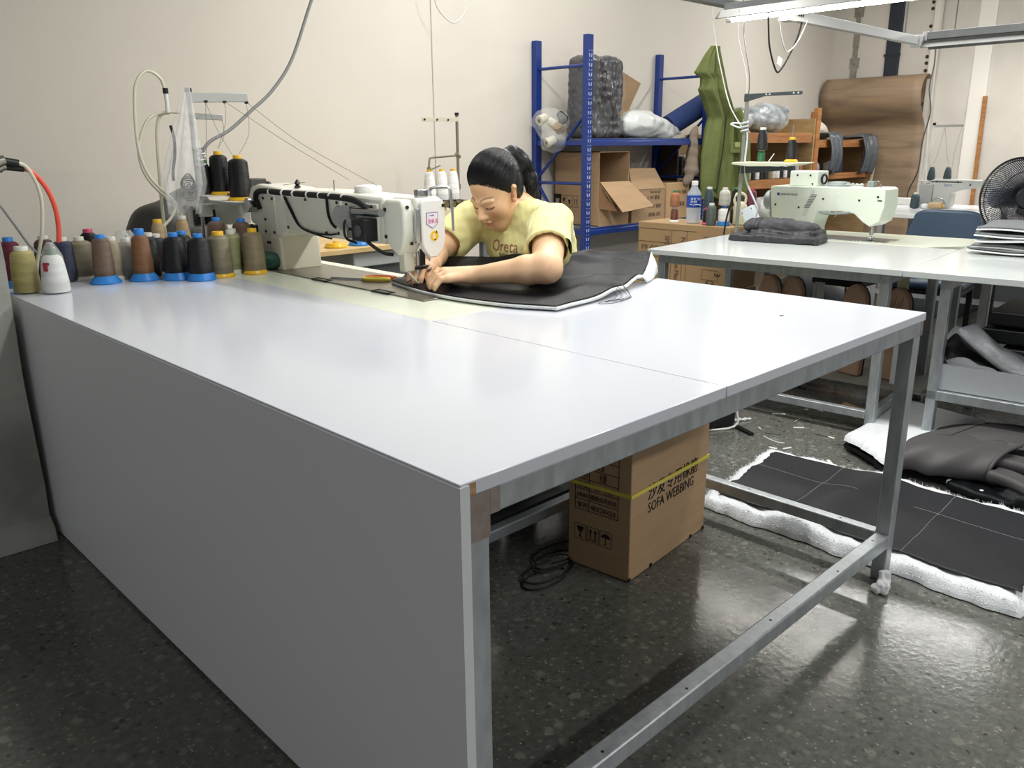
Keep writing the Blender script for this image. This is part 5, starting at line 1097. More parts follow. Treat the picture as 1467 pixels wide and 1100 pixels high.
for k, (x, mt) in enumerate(((1.60, 'yellow'), (1.74, 'blue'))):
    tag(MB((x, 2.80, 0.76)).lathe([(0.055, 0), (0.056, 0.006), (0.045, 0.022), (0.015, 0.024), (0.014, 0.03)], (x, 2.80, 0.761), n=24).build('cone_base', PL[mt], None, smooth=True, loc=(x, 2.80, 0.76)), ['empty yellow cone base lying on the pale wooden table', 'empty blue cone base lying on the pale wooden table'][k], 'cone base')
OV = thing('overlock_machine', 'small metal overlock sewing machine behind the seamstress', 'sewing machine', (2.42, 2.98, 0.761)); ovo = OV.location; ov = lambda: MB(ovo)
ov().box(2.22, 2.62, 2.86, 3.10, 0.762, 0.80).build('base', M('old_ivory', 'cfc6ab', 0.45), OV, bevel=0.008)
ov().box(2.36, 2.62, 2.90, 3.08, 0.80, 0.905).build('housing', M('old_ivory', 'cfc6ab'), OV, bevel=0.015)
ov().box(2.22, 2.36, 2.92, 3.06, 0.80, 0.875).build('looper_cover', DARKM, OV, bevel=0.008)
ov().box(2.34, 2.60, 2.93, 3.05, 0.905, 0.935).build('top_plate', METAL, OV, bevel=0.004)
BRS = M('tarnished_brass', '9a8a68', 0.35, metal=0.8)
for k in range(4): ov().cyl((2.40 + 0.05 * k, 2.915, 0.925), (2.40 + 0.05 * k, 2.885, 0.925), 0.017, n=16).build('tension_dial', BRS, OV, smooth=True)
ov().cyl((2.60, 2.93, 0.86), (2.60, 2.90, 0.86), 0.028, n=18).build('hand_wheel', METAL, OV, smooth=True)
ov().box(2.44, 2.56, 2.885, 2.90, 0.80, 0.825).build('red_trim', PL['red'], OV)
for k in range(3): ov().cyl((2.27 + 0.035 * k, 2.95, 0.84), (2.27 + 0.035 * k, 2.95, 0.925), 0.007, n=8).build('guide_post', METAL, OV)
S2 = thing('thread_stand', 'bronze pole thread stand with three white cones behind the seamstress', 'thread stand', (2.555, 2.97, 0.761)); s2o = S2.location; s2 = lambda: MB(s2o)
ARM = M('bronze_pole', '8f8672', 0.4, metal=0.6)
s2().cyl((2.562, 2.97, 0.80), (2.562, 2.97, 1.41), 0.0085, n=12).build('pole', ARM, S2, smooth=True)
s2().cyl((2.562, 2.97, 1.41), (2.562, 2.97, 1.425), 0.012, n=12).build('pole_cap', BLACK, S2)
s2().bar((2.562, 2.96, 1.388), (2.30, 2.96, 1.385), 0.004, 0.024).build('guide_arm', M('beige_arm', 'c9c2ad', 0.5), S2, bevel=0.001)
for x in (2.315, 2.405, 2.485): s2().cyl((x, 2.957, 1.385), (x, 2.95, 1.385), 0.005, n=8).build('thread_eyelet', DARKM, S2)
s2().tube([(2.562, 2.97, 1.19), (2.45, 2.965, 1.185), (2.36, 2.96, 1.18), (2.345, 2.96, 1.17), (2.338, 2.96, 1.12)], 0.0055, n=8).build('support_arm', ARM, S2, smooth=True)
s2().bar((2.30, 2.90, 1.117), (2.43, 2.97, 1.137), 0.005, 0.006).build('cross_bar', ARM, S2); s2().cyl((2.338, 2.96, 1.108), (2.338, 2.96, 1.13), 0.011, n=10).build('clamp', ARM, S2); s2().cyl((2.575, 2.97, 1.18), (2.55, 2.97, 1.20), 0.013, n=10).build('clamp', ARM, S2)
s2().cyl((2.562, 2.97, 1.0), (2.562, 2.97, 1.03), 0.014, n=10).build('clamp', ARM, S2)
s2().box(2.30, 2.58, 2.91, 3.04, 0.936, 0.942).build('cone_tray', DARKM, S2)
for k, x in enumerate((2.335, 2.425, 2.51)):
    thread_cone(['white thread cone with yellow core, leftmost on the bronze stand', 'white thread cone with yellow core, middle one on the bronze stand', 'white thread cone with yellow core beside the pole of the bronze stand'][k], (x, 2.955, 0.943), 'white', 'yellow', None, h=0.175, rb=0.036, rt_=0.024, group='white cones on the bronze thread stand', capr=0.014)
# dark leather covers heaped behind the left thread stand
s = SDF((0.50, 2.72, 0.0), (1.25, 3.20, 1.16), 0.013)
s.cap((0.92, 2.96, 0.40), (0.95, 2.96, 0.85), 0.20, 0.16, 0.06).cap((0.72, 2.94, 0.55), (0.80, 2.94, 0.88), 0.16, 0.13, 0.06).cap((0.80, 2.95, 0.85), (0.95, 2.95, 1.02), 0.12, 0.07, 0.05).cap((0.85, 2.96, 0.0), (0.85, 2.96, 0.5), 0.28, 0.22, 0.05); s.noise(0.010, 18, 9)
tag(s.build('leather_heap', M('dark_leather_heap', '3c3b38', 0.5, bump=0.2, bs=40), None, o=(0.85, 2.96, 0.0), loc=(0.85, 2.96, 0.0), relax=2), 'dark grey leather heaped up behind the left thread stand', 'leather')
# wires near the wall
hose('power_cable', 'thin white cable loop dangling at the top of the back wall', [(2.70, 3.4, 4.2), (2.71, 3.4, 3.2), (2.74, 3.4, 2.30), (2.776, 3.4, 2.10), (2.827, 3.4, 2.018), (2.926, 3.4, 1.973), (3.014, 3.4, 2.033), (3.05, 3.4, 2.13), (3.07, 3.4, 2.30), (3.09, 3.4, 3.2), (3.09, 3.4, 4.2)], 0.004, M('white_wire', 'd9d9d4', 0.5), 'cable')

# ---------------------------------------------------------------- cartons with bottle and cones left of the second table
c1 = thing('cardboard_carton', 'brown cardboard carton topmost of two beside the second table, bottle and cones on it', 'carton', (3.86, 2.10, 0.40)); k1 = (3.86, 2.10, 0.40)
MB(k1).box(3.62, 3.945, 1.80, 2.46, 0.40, 0.775).build('box_body', M('dull_cardboard', 'a08460', 0.8, var=0.05, vs=4), c1, bevel=0.004)
c2 = thing('cardboard_carton', 'brown cardboard carton at the bottom of the pair beside the second table', 'carton', (3.86, 2.10, 0.0)); k2 = (3.86, 2.10, 0.0)
MB(k2).box(3.61, 3.95, 1.79, 2.47, 0.0015, 0.399).build('box_body', MATS['dull_cardboard'], c2, bevel=0.004)
m = MB(k1)
for z in (0.735, 0.655): m.box(3.6185, 3.62, 2.02, 2.455, z, z + 0.002)
for y in (2.455, 2.20, 2.09): m.box(3.6185, 3.62, y, y + 0.002, 0.42, 0.735)
for y in (1.86, 1.97): m.box(3.6185, 3.62, y, y + 0.002, 0.66, 0.71)
for z in (0.66, 0.71): m.box(3.6185, 3.62, 1.86, 1.97, z, z + 0.002)
m.build('printed_frame', PR, c1)['kind'] = 'stuff'
text('SPEC(mm)', 0.05, (3.6184, 2.25, 0.70), (0, 0, -1), (0, -1, 0), PR, c1, off=k1, squash=0.8); text('No.', 0.045, (3.6184, 2.13, 0.70), (0, 0, -1), (0, -1, 0), PR, c1, off=k1); text('PP COLOR', 0.05, (3.6184, 2.43, 0.60), (0, -1, 0), (0, 0, 1), PR, c1, off=k1)
m = MB(k1)
for y in (2.42, 2.12): m.box(3.6185, 3.62, y, y + 0.002, 0.42, 0.565)
for z in (0.565,): m.box(3.6185, 3.62, 2.12, 2.42, z, z + 0.002)
for y in (1.86, 1.97): m.box(3.6185, 3.62, y, y + 0.002, 0.455, 0.515)
for z in (0.455, 0.515): m.box(3.6185, 3.62, 1.86, 1.972, z, z + 0.002)
m.build('printed_frame', PR, c1)['kind'] = 'stuff'
text('SPEC(mm)', 0.05, (3.6184, 2.36, 0.555), (0, 0, -1), (0, -1, 0), PR, c1, off=k1, squash=0.8); text('Production', 0.045, (3.6184, 2.29, 0.555), (0, 0, -1), (0, -1, 0), PR, c1, off=k1, squash=0.8); text('See Machine', 0.045, (3.6184, 2.17, 0.555), (0, 0, -1), (0, -1, 0), PR, c1, off=k1, squash=0.8)
text('3', 0.06, (3.6184, 1.885, 0.508), (0, 0, -1), (0, -1, 0), INK, c1, off=k1)
m = MB(k1); m.tube([(3.619, 1.915 + 0.03 * math.cos(t), 0.425 + 0.03 * math.sin(t)) for t in np.linspace(0, 2 * PI, 16)], 0.0025, n=4, smooth=0)
for t in (0.5, 2.6, 4.7): m.obox((3.619, 1.915 + 0.017 * math.cos(t), 0.425 + 0.017 * math.sin(t)), (0.002, 0.014, 0.008), Matrix.Rotation(t, 3, 'X'))
m.build('recycling_mark', PR, c1)['kind'] = 'stuff'
zc = 0.7755
bt = thing('water_bottle', 'clear drink bottle with a blue label and white cap on the carton', 'bottle', (3.72, 2.12, zc)); bt.scale = (1.2, 1.2, 1.0)
MB().lathe([(0.030, 0), (0.036, 0.006), (0.037, 0.09), (0.035, 0.095), (0.037, 0.10), (0.037, 0.165), (0.033, 0.185), (0.016, 0.215), (0.0145, 0.232)], n=28).build('bottle_body', clear_film('bottle_plastic', 'dfe6ea', 0.4, 0.08, 0.05, 20), bt, smooth=True)
MB().lathe([(0.0338, 0.004), (0.0345, 0.06), (0.001, 0.0605)], n=24).build('water', clear_film('water_fill', 'c4ccd0', 0.35, 0.05, 0.02, 20), bt, smooth=True)
MB().lathe([(0.0376, 0.098), (0.0376, 0.168)], n=28).build('label', M('label_blue', '1646a8', 0.35), bt, smooth=True, fix=False)
MB().lathe([(0.0165, 0.228), (0.0165, 0.250), (0.014, 0.253)], n=20).build('cap', WHITE, bt, smooth=True)
vd = Vector((-0.72, -0.69, 0)).normalized(); xd = Vector((0.69, -0.72, 0)).normalized()
m = MB()
for s_, z in (('宝矿力', 0.142), ('水特', 0.124)):
    text(s_, 0.017, tuple(vd * 0.0385 - xd * 0.026 + Vector((0, 0, z))), xd, (0, 0, 1), WHITE, bt, name='label_lettering')
m.tube([tuple(vd * 0.038 + xd * t * 0.028 + vd * -0.008 * t * t + Vector((0, 0, 0.113 - 0.004 * t + 0.003 * math.sin(3 * t)))) for t in np.linspace(-1, 1, 9)], lambda t: 0.0015 + 0.002 * t, n=6, smooth=0); m.build('label_wave', WHITE, bt)
G2 = 'cones and tools on the carton'
thread_cone('rust brown thread cone standing on a dark red one left of the bottle', (3.70, 2.245, zc + 0.094), 'rust', 'green', None, h=0.10, rb=0.030, rt_=0.026, group=G2)
thread_cone('dark red brown thread cone under the rust one, on a white base', (3.70, 2.245, zc), 'chestnut', 'clear', 'clear', h=0.095, rb=0.024, rt_=0.022, group=G2, baser=0.034)
thread_cone('dark slate thread cone right of the bottle, standing on the pink-capped one', (3.72, 2.015, zc + 0.10), 'slate', 'clear', None, h=0.12, rb=0.028, rt_=0.025, group=G2)
thread_cone('black thread cone with pink cap and base on the carton', (3.70, 2.008, zc), 'black', 'pink', 'pink', h=0.10, rb=0.027, rt_=0.025, group=G2, baser=0.034)
thread_cone('slate green thread cone in a clear wrap at the front of the carton', (3.665, 1.958, zc), 'grey_green', 'clear', None, h=0.13, rb=0.031, rt_=0.027, group=G2)
thread_cone('pale grey thread cone standing on the white one on the carton', (3.70, 1.895, zc + 0.115), 'grey', 'clear', None, h=0.105, rb=0.034, rt_=0.030, group=G2)
thread_cone('white thread cone with a blue base on the carton', (3.70, 1.895, zc), 'white', 'blue', 'blue', h=0.115, rb=0.033, rt_=0.032, group=G2, baser=0.039)
thread_cone('black thread cone with forest green cap under the coat hem', (3.86, 1.915, zc + 0.1), 'black', 'green', None, h=0.115, rb=0.027, rt_=0.025, group=G2)
thread_cone('black thread cone below the green-capped one on the carton', (3.86, 1.915, zc), 'black', 'clear', None, h=0.10, rb=0.028, rt_=0.026, group=G2)
jg = thing('plastic_jug', 'cream plastic jug with a loop handle on the carton by the stand pole', 'jug', (3.80, 1.848, zc))
MB().lathe([(0.034, 0), (0.040, 0.006), (0.040, 0.11), (0.030, 0.13), (0.018, 0.136)], n=20).build('jug_body', M('cream_plastic', 'd3cfb4', 0.4), jg, smooth=True)
MB().tube([(-0.02, 0.024, 0.12), (-0.024, 0.028, 0.165), (-0.004, 0.004, 0.187), (0.018, -0.022, 0.165), (0.016, -0.020, 0.12)], 0.008, n=8).build('handle', MATS['cream_plastic'], jg, smooth=True)
thread_cone('maroon thread cone standing behind the cream jug', (3.905, 1.838, zc), 'maroon', 'red', None, h=0.21, rb=0.032, rt_=0.028, group=G2)
# ---------------------------------------------------------------- second table (rotated a little), machine and goods on it
TH2 = 0.081; C2_, S2_ = math.cos(TH2), math.sin(TH2)
def w2(x, y, z=0.0): return (2.69 + C2_ * x - S2_ * y, 1.66 + S2_ * x + C2_ * y, z)
H2 = 0.745
T2 = thing('work_table', 'second white work table on steel frames behind, carrying the pale green sewing machine', 'table', w2(0, 0), TH2)
LAM2 = M('white_laminate_b', 'cfd5d4', 0.14)
p2 = lambda: MB()
p2().box(0, 0.862, -1.17, 0.03, H2 - 0.025, H2).build('tabletop', LAM2, T2, bevel=0.0015)
p2().box(0, 1.32, -2.75, -1.1715, H2 - 0.025, H2).build('tabletop', LAM2, T2, bevel=0.0015)
p2().prism([(0.864, -0.30), (0.864, -1.02), (1.02, -1.165), (1.40, -1.165), (1.40, 0.03), (0.864, 0.03)], 'z', H2 - 0.024, H2 + 0.001).build('machine_board', CREAM, T2, bevel=0.001)
def lg(x, y, z1=H2 - 0.025): p2().box(x, x + 0.04, y, y + 0.04, 0, z1).build('leg', STEEL, T2, bevel=0.003)
for x, y in ((0.06, -1.11), (0.06, -0.035), (0.78, -0.04), (0.78, -1.11), (0.06, -1.345), (0.78, -1.345), (0.06, -2.70), (0.78, -2.70), (1.30, -0.04), (1.30, -1.1)): lg(x, y)
zb2 = H2 - 0.026
for x in (0.06, 0.78): 
    p2().box(x, x + 0.04, -1.07, -0.035, zb2 - 0.045, zb2).build('beam', STEEL, T2, bevel=0.003)
    p2().box(x, x + 0.035, -1.07, -0.035, 0.075, 0.11).build('rail', STEEL, T2, bevel=0.003)
    p2().box(x, x + 0.04, -2.66, -1.305, 0.215, 0.255).build('rail', STEEL, T2, bevel=0.003)
for y in (-1.108, -0.033): p2().box(0.1, 0.78, y, y + 0.035, 0.08, 0.115).build('rail', STEEL, T2, bevel=0.003)
p2().box(0.1, 0.78, -1.108, -1.07, zb2 - 0.045, zb2).build('beam', STEEL, T2, bevel=0.003)
p2().box(0.1, 0.78, -1.343, -1.31, zb2 - 0.045, zb2).build('beam', STEEL, T2, bevel=0.003)
p2().box(0.105, 0.86, -2.66, -1.31, 0.256, 0.272).build('shelf', M('shelf_board_white', 'd4d8db', 0.5), T2, bevel=0.001)
p2().box(0.085, 0.103, -2.66, -1.308, 0.258, 0.365).build('drawer_front', M('grey_white_board', 'c3c9d0', 0.4), T2, bevel=0.001)['label'] = 'pale grey board along the front of the shelf'
m = p2()
for z in (0.285, 0.315, 0.345): m.cyl((0.0852, -1.325, z), (0.0842, -1.325, z), 0.003, n=6)
m.build('drill_hole', BLACKM, T2)['kind'] = 'stuff'
# bolts under the lower rail
# --- machine on the second table
M2 = thing('sewing_machine', 'pale green-white heavy sewing machine on the second table', 'sewing machine', (3.75, 1.30, H2)); mo = M2.location; q2 = lambda: MB(mo)
GRN = M('pale_green_enamel', 'd9e1d3', 0.3, spec=0.5)
GREY = M('machine_grey', '8d9696', 0.4)
body2 = [(1.593, 1.008), (1.585, 1.016), (1.30, 1.018), (0.975, 1.021), (0.957, 1.012), (0.953, 0.927), (0.973, 0.849), (1.018, 0.822), (1.057, 0.844), (1.106, 0.885), (1.18, 0.892), (1.304, 0.886), (1.322, 0.847), (1.335, 0.80), (1.337, H2 + 0.006), (1.545, H2 + 0.006), (1.56, 0.84), (1.573, 0.842)]
q2().prism(body2, 'x', 3.675, 3.845).build('machine_body', GRN, M2, bevel=0.014, seg=3)
q2().prism([(1.605, 0.985), (1.585, 0.99), (1.572, 0.842), (1.59, 0.842)], 'x', 3.682, 3.84).build('rear_cap', GREY, M2, bevel=0.006)
m = q2(); m.prism([(1.395, 0.86), (1.37, 0.86), (1.325, 1.0), (1.35, 1.0)], 'x', 3.6742, 3.676); m.build('slanted_trim', M('trim_pale', 'c9d3c6', 0.35), M2)
for k in range(9):
    z = 0.905 + k * 0.0085; y = 1.385 - k * 0.0045; q2().box(3.6728, 3.676, y - 0.032, y, z, z + 0.003).build('vent_slot', M('slot_grey', '4d5552', 0.6), M2)
m = q2()
for y, z in ((1.555, 0.915), (1.415, 0.905), (1.28, 0.955), (1.085, 0.955), (0.99, 0.975)): m.cyl((3.676, y, z), (3.6725, y, z), 0.0055, n=10)
m.build('screw', BLACK, M2)['kind'] = 'stuff'
q2().box(3.6735, 3.676, 1.535, 1.549, 0.966, 0.980).build('blue_logo', M('logo_blue', '23407f', 0.4), M2)
text('DÜRKOPP ADLER', 0.0155, (3.6732, 1.531, 0.967), (0, -1, 0), (0, 0, 1), M('logo_ink', '3c4440', 0.5), M2, off=mo, squash=0.86)
q2().box(3.6738, 3.676, 0.968, 0.990, 0.953, 0.960).build('maker_plate', MATS['logo_ink'], M2)
q2().box(3.70, 3.83, 1.335, 1.495, 1.016, 1.097).build('top_housing', GRN, M2, bevel=0.006)
m = q2()
for y, z in ((1.45, 1.075), (1.375, 1.075), (1.36, 1.03)): m.cyl((3.70, y, z), (3.697, y, z), 0.005, n=8)
m.build('screw', BLACK, M2)['kind'] = 'stuff'
q2().tube([(3.74, 1.315 + 0.014 * math.cos(t), 1.055 + 0.024 * math.sin(t)) for t in np.linspace(0, 2 * PI, 18)], 0.006, n=8, smooth=0).build('hose_ring', BLACK, M2, smooth=True)
q2().lathe([(0.06, 0), (0.062, 0.008), (0.055, 0.022), (0.03, 0.026)], (3.76, 1.24, 1.018), n=24).build('bobbin_winder', GREY, M2, smooth=True)
q2().tube([(3.72, 1.185 - 0.012 * k, 1.03 + 0.004 * (k % 2)) for k in range(9)], 0.006, n=8, smooth=2).build('spring', METAL, M2, smooth=True)
q2().box(3.74, 3.80, 1.04, 1.10, 1.019, 1.036).build('wood_block', M('brown_block', '8a6a4c', 0.6), M2, bevel=0.003)
q2().box(3.70, 3.74, 1.03, 1.065, 1.018, 1.052).build('stopper', GREY, M2, bevel=0.004)
q2().tube([(3.70, 0.99, 1.02), (3.70, 1.0, 1.045), (3.71, 1.02, 1.052), (3.72, 1.035, 1.04)], 0.003, n=6).build('wire_guide', METAL, M2)
q2().tube([(3.6735, 1.203 + 0.004 * (-1) ** k, 0.99 - 0.0125 * k) for k in range(11)], 0.0016, n=5, smooth=3).build('coiled_cord', WHITE, M2)
q2().tube([(3.672, 1.29, 0.886), (3.668, 1.25, 0.880), (3.668, 1.18, 0.884), (3.672, 1.13, 0.89)], 0.006, n=8).build('light_strip', GREY, M2, smooth=True)
q2().cyl((3.74, 1.03, 0.83), (3.74, 1.03, 0.775), 0.011, n=14).build('needle_bar', METAL, M2, smooth=True)
q2().cyl((3.74, 1.03, 0.78), (3.74, 1.03, H2 + 0.004), 0.002, n=8).build('needle', METAL, M2)
q2().box(3.715, 3.76, 1.018, 1.05, H2 + 0.007, H2 + 0.022).build('presser_foot', METAL, M2, bevel=0.003)
q2().box(3.66, 3.86, 0.93, 1.34, H2 + 0.0015, H2 + 0.005).build('bed_plate', METAL, M2, bevel=0.001)
q2().lathe([(0.05, 0), (0.055, 0.01), (0.055, 0.05), (0.045, 0.06)], (3.78, 1.605, 0.93), n=24, axis=(0, 1, 0)).build('hand_wheel', GREY, M2, smooth=True)
q2().box(3.66, 3.92, 1.02, 1.30, 0.50, 0.715).build('under_table_motor', BLACK, M2, bevel=0.015)
q2().cyl((3.79, 1.30, 0.60), (3.79, 1.38, 0.60), 0.07, n=20).build('motor_pulley', DARKM, M2, smooth=True)
q2().cyl((3.80, 1.16, 0.06), (3.80, 1.16, 0.50), 0.008, n=10).build('treadle_rod', METAL, M2)
q2().box(3.68, 3.98, 0.95, 1.38, 0.03, 0.055).build('treadle', DARKM, M2, bevel=0.004)
q2().box(3.70, 3.74, 0.93, 0.96, 0.0, 0.045).build('treadle_foot', DARKM, M2)
# folded charcoal leather in front of the column
fl2 = thing('folded_leather', 'folded charcoal leather pieces piled on the second table below the stand', 'leather', (3.42, 1.38, H2)); fo2 = (3.42, 1.38, H2)
s = SDF((3.05, 1.10, H2 - 0.01), (3.75, 1.66, 0.90), 0.006)
s.rbox((3.40, 1.38, H2 + 0.018), (0.10, 0.235, 0.020), 0.012, Matrix.Rotation(0.15, 3, 'Z'), 0.01); s.rbox((3.46, 1.35, H2 + 0.035), (0.11, 0.17, 0.03), 0.02, Matrix.Rotation(0.0, 3, 'Z'), 0.012); s.noise(0.006, 32, 3); s.noise(0.003, 80, 5)
s.build('lower_fold', M('charcoal_leather', '343437', 0.5, bump=0.2, bs=90), fl2, o=fo2, relax=2)
s = SDF((3.2, 1.12, H2), (3.75, 1.62, 0.92), 0.006)
s.cap((3.40, 1.53, H2 + 0.075), (3.43, 1.24, H2 + 0.072), 0.042, 0.040, 0.02); s.cap((3.50, 1.50, H2 + 0.065), (3.52, 1.25, H2 + 0.06), 0.045, 0.04, 0.03); s.noise(0.005, 38, 5); s.noise(0.003, 85, 6)
s.build('upper_roll', M('charcoal_suede', '47464a', 0.6, bump=0.2, bs=90), fl2, o=fo2, relax=2)
m = MB(fo2)
for y in (1.495, 1.475): m.tube([(3.40 - 0.046 * math.cos(a), y, H2 + 0.073 + 0.045 * math.sin(a)) for a in np.linspace(-0.4, 1.7, 10)], 0.0022, n=5, smooth=0)
m.build('seam', MATS['charcoal_leather'], fl2)
# --- stand on the second table
S3 = thing('thread_stand', 'steel thread stand with a dark guide arm on the second table', 'thread stand', (3.49, 1.70 - 0.02, H2)); s3o = S3.location; s3 = lambda: MB(s3o)
POLE = M('stand_pole', '9a9c92', 0.35, metal=0.6)
s3().cyl((3.49, 1.68, H2), (3.50, 1.672, 1.50), 0.0105, n=14).build('pole', POLE, S3, smooth=True)
s3().lathe([(0.03, 0), (0.03, 0.005), (0.013, 0.02)], (3.49, 1.68, H2), n=16).build('foot', DARKM, S3)
SLATE = M('slate_metal', '4c5558', 0.45, metal=0.4)
s3().prism([(1.685, 1.497), (1.36, 1.499), (1.352, 1.490), (1.36, 1.480), (1.56, 1.482), (1.67, 1.458), (1.685, 1.458)], 'x', 3.488, 3.494).build('guide_arm', SLATE, S3, bevel=0.001)
for y in (1.375, 1.40, 1.535, 1.555): s3().cyl((3.488, y, 1.490), (3.486, y, 1.490), 0.0045, n=8).build('arm_hole', M('pale_hole', 'c9c9c0', 0.5), S3)
s3().prism([(1.70, 1.135), (1.69, 1.147), (1.305, 1.147), (1.30, 1.143), (1.38, 1.128), (1.60, 1.125)], 'x', 3.42, 3.58).build('tray', M('ivory_tray', 'c8cab4', 0.5), S3, bevel=0.003)
s3().prism([(1.69, 1.124), (1.385, 1.124), (1.385, 1.108), (1.66, 1.085), (1.69, 1.085)], 'x', 3.485, 3.505).build('tray_bracket', SLATE, S3, bevel=0.002)
for y in (1.565, 1.392): s3().cyl((3.50, y, 1.147), (3.50, y, 1.33 if y < 1.5 else 1.2), 0.003, n=8).build('spindle', METAL, S3)
s3().tube([(3.495 + 0.018 * math.cos(a), 1.674 + 0.018 * math.sin(a), 1.30 + 0.0016 * k) for k, a in enumerate(np.linspace(0, 20, 40))], 0.0045, n=6, smooth=0).build('wire_wrap', M('pale_wire', 'c9d0d2', 0.5), S3)
GS = 'cones on the right thread stand'
thread_cone('black thread cone stuck on the green one on the right thread stand', (3.50, 1.565, 1.205), 'black', 'clear', None, h=0.12, rb=0.028, rt_=0.022, group=GS)
thread_cone('green thread cone under the black one on the right thread stand', (3.50, 1.565, 1.148), 'forest', 'green', None, h=0.056, rb=0.020, rt_=0.020, group=GS, sh=0.004, caph=0.006)
thread_cone('black thread cone on a yellow base at the right end of the stand tray', (3.50, 1.392, 1.148), 'black', 'yellow', 'yellow', h=0.125, rb=0.026, rt_=0.023, group=GS, baser=0.036)
m = s3(); m.bar((3.49, 1.515, 1.149), (3.49, 1.485, 1.19), 0.003, 0.004); m.build('white_pin', WHITE, S3)
hose('power_cable', 'pale wire looping off the right thread stand and down into the white switch box', [(3.50, 1.67, 1.34), (3.49, 1.72, 1.35), (3.48, 1.75, 1.345), (3.49, 1.72, 1.33), (3.50, 1.66, 1.30), (3.49, 1.655, 1.15), (3.49, 1.64, 1.05), (3.50, 1.585, 0.94), (3.51, 1.57, 0.895), (3.52, 1.58, 0.86)], 0.005, M('pale_wire', 'c9d0d2'), 'cable')
hose('power_cable', 'black cable running up beside the foot of the right thread stand', [(3.46, 1.74, H2 + 0.004), (3.47, 1.735, 0.84), (3.48, 1.72, 0.92), (3.485, 1.695, 1.0)], 0.005, BLACKM, 'cable')
sw = thing('switch_box', 'white tilted switch box hanging by the foot of the right thread stand', 'switch box', (3.54, 1.60, H2))
Rsw = Matrix.Rotation(math.radians(-28), 3, 'X') 
MB((3.54, 1.60, H2)).obox((3.54, 1.61, H2 + 0.082), (0.04, 0.075, 0.165), Rsw).build('box_body', M('pale_blue_white', 'd3dde2', 0.4), sw, bevel=0.005)
m = MB((3.54, 1.60, H2))
for dy, dz in ((-0.03, 0.065), (0.03, 0.065), (-0.03, -0.02)): 
    c = Vector((3.54, 1.61, H2 + 0.082)) + Rsw @ Vector((-0.0205, dy, dz)); m.cyl(c, c + Vector((-0.001, 0, 0)), 0.003, n=8)
m.build('screw', BLACK, sw)['kind'] = 'stuff'
tag(MB((3.60, 1.57, H2)).lathe([(0.03, 0), (0.034, 0.006), (0.034, 0.05), (0.012, 0.056), (0.012, 0.07)], (3.62, 1.565, H2 + 0.001), n=20).build('thread_bobbin', M('yellow_thread', 'e5b838', 0.6), None, smooth=True, loc=(3.60, 1.57, H2)), 'yellow bobbin behind the white switch box', 'bobbin')
s = SDF((3.88, 1.60, H2 - 0.01), (4.30, 2.02, 1.0), 0.009); s.ell((4.08, 1.80, H2 + 0.10), (0.12, 0.15, 0.10), None, 0.02); s.noise(0.010, 30, 5)
sb_ = thing('plastic_bag', 'clear bag of grey scraps behind the folded leather at the machine column', 'plastic bag', (4.08, 1.80, H2)); 
s.build('bag_film', clear_film('bag_film_c', 'e0e4e4', 0.4, 0.15, 0.7, 22), sb_, o=(4.08, 1.80, H2))
s = SDF((3.9, 1.62, H2), (4.26, 1.98, 0.95), 0.009); s.ell((4.08, 1.80, H2 + 0.09), (0.10, 0.12, 0.08), None, 0.02); s.noise(0.014, 50, 7); s.build('scraps', M('grey_scraps', '85827c', 0.8, var=0.4, vs=25), sb_, o=(4.08, 1.80, H2))
# a side support so the bag and bobbin stand on a board
p2().box(1.30, 1.75, 0.0305, 0.32, H2 - 0.02, H2 - 0.0005).build('side_board', LAM2, T2)
# --- stack of grey folded leather at the right
for k in range(5):
    z0 = H2 + 0.001 + k * 0.0255
    dx = 0.012 * math.sin(k * 2.2); dy = 0.02 * math.cos(k * 1.7) - 0.004 * k
    x0, x1, y0, y1 = 0.72 + dx, 1.22 + dx, -2.1, -1.255 + dy - 0.018 * (4 - k) * 0
    pc = thing('leather_sheet', ['bottom folded grey leather sheet of the stack beside the fan', 'second folded grey leather sheet from the bottom of the stack', 'middle folded grey leather sheet of the stack beside the fan', 'fourth folded grey leather sheet from the bottom of the stack', 'topmost folded grey leather sheet of the stack beside the fan'][k], 'leather sheet', w2((x0 + x1) / 2, (y0 + y1) / 2, z0), TH2, 'folded leather sheets stacked on the second table')
    cx, cy = (x0 + x1) / 2, (y0 + y1) / 2
    def sheet(u, v, hgt): 
        x = x0 + (x1 - x0) * u - cx; y = y0 + (y1 - y0) * v - cy
        return (x, y + 0.012 * math.sin(5 * u + k) * v, hgt + 0.004 * math.sin(9 * u + 2 * k) * math.sin(5 * v + k) + 0.0035 * math.sin(14 * v + k * 2))
    MB().grid(26, 26, lambda u, v: sheet(u, v, 0.021)).build('leather_face', M('grey_leather', '6f7477', 0.5, bump=0.15, bs=120), pc, smooth=True, solid=0.009, angle=180)
    f = lambda u, v: (lambda p: (p[0] * 1.012 - 0.004, p[1] * 1.006, p[2]))(sheet(u, v, 0.0105))
    MB().grid(26, 26, f).build('white_backing', PAD, pc, smooth=True, solid=0.0065, angle=180)
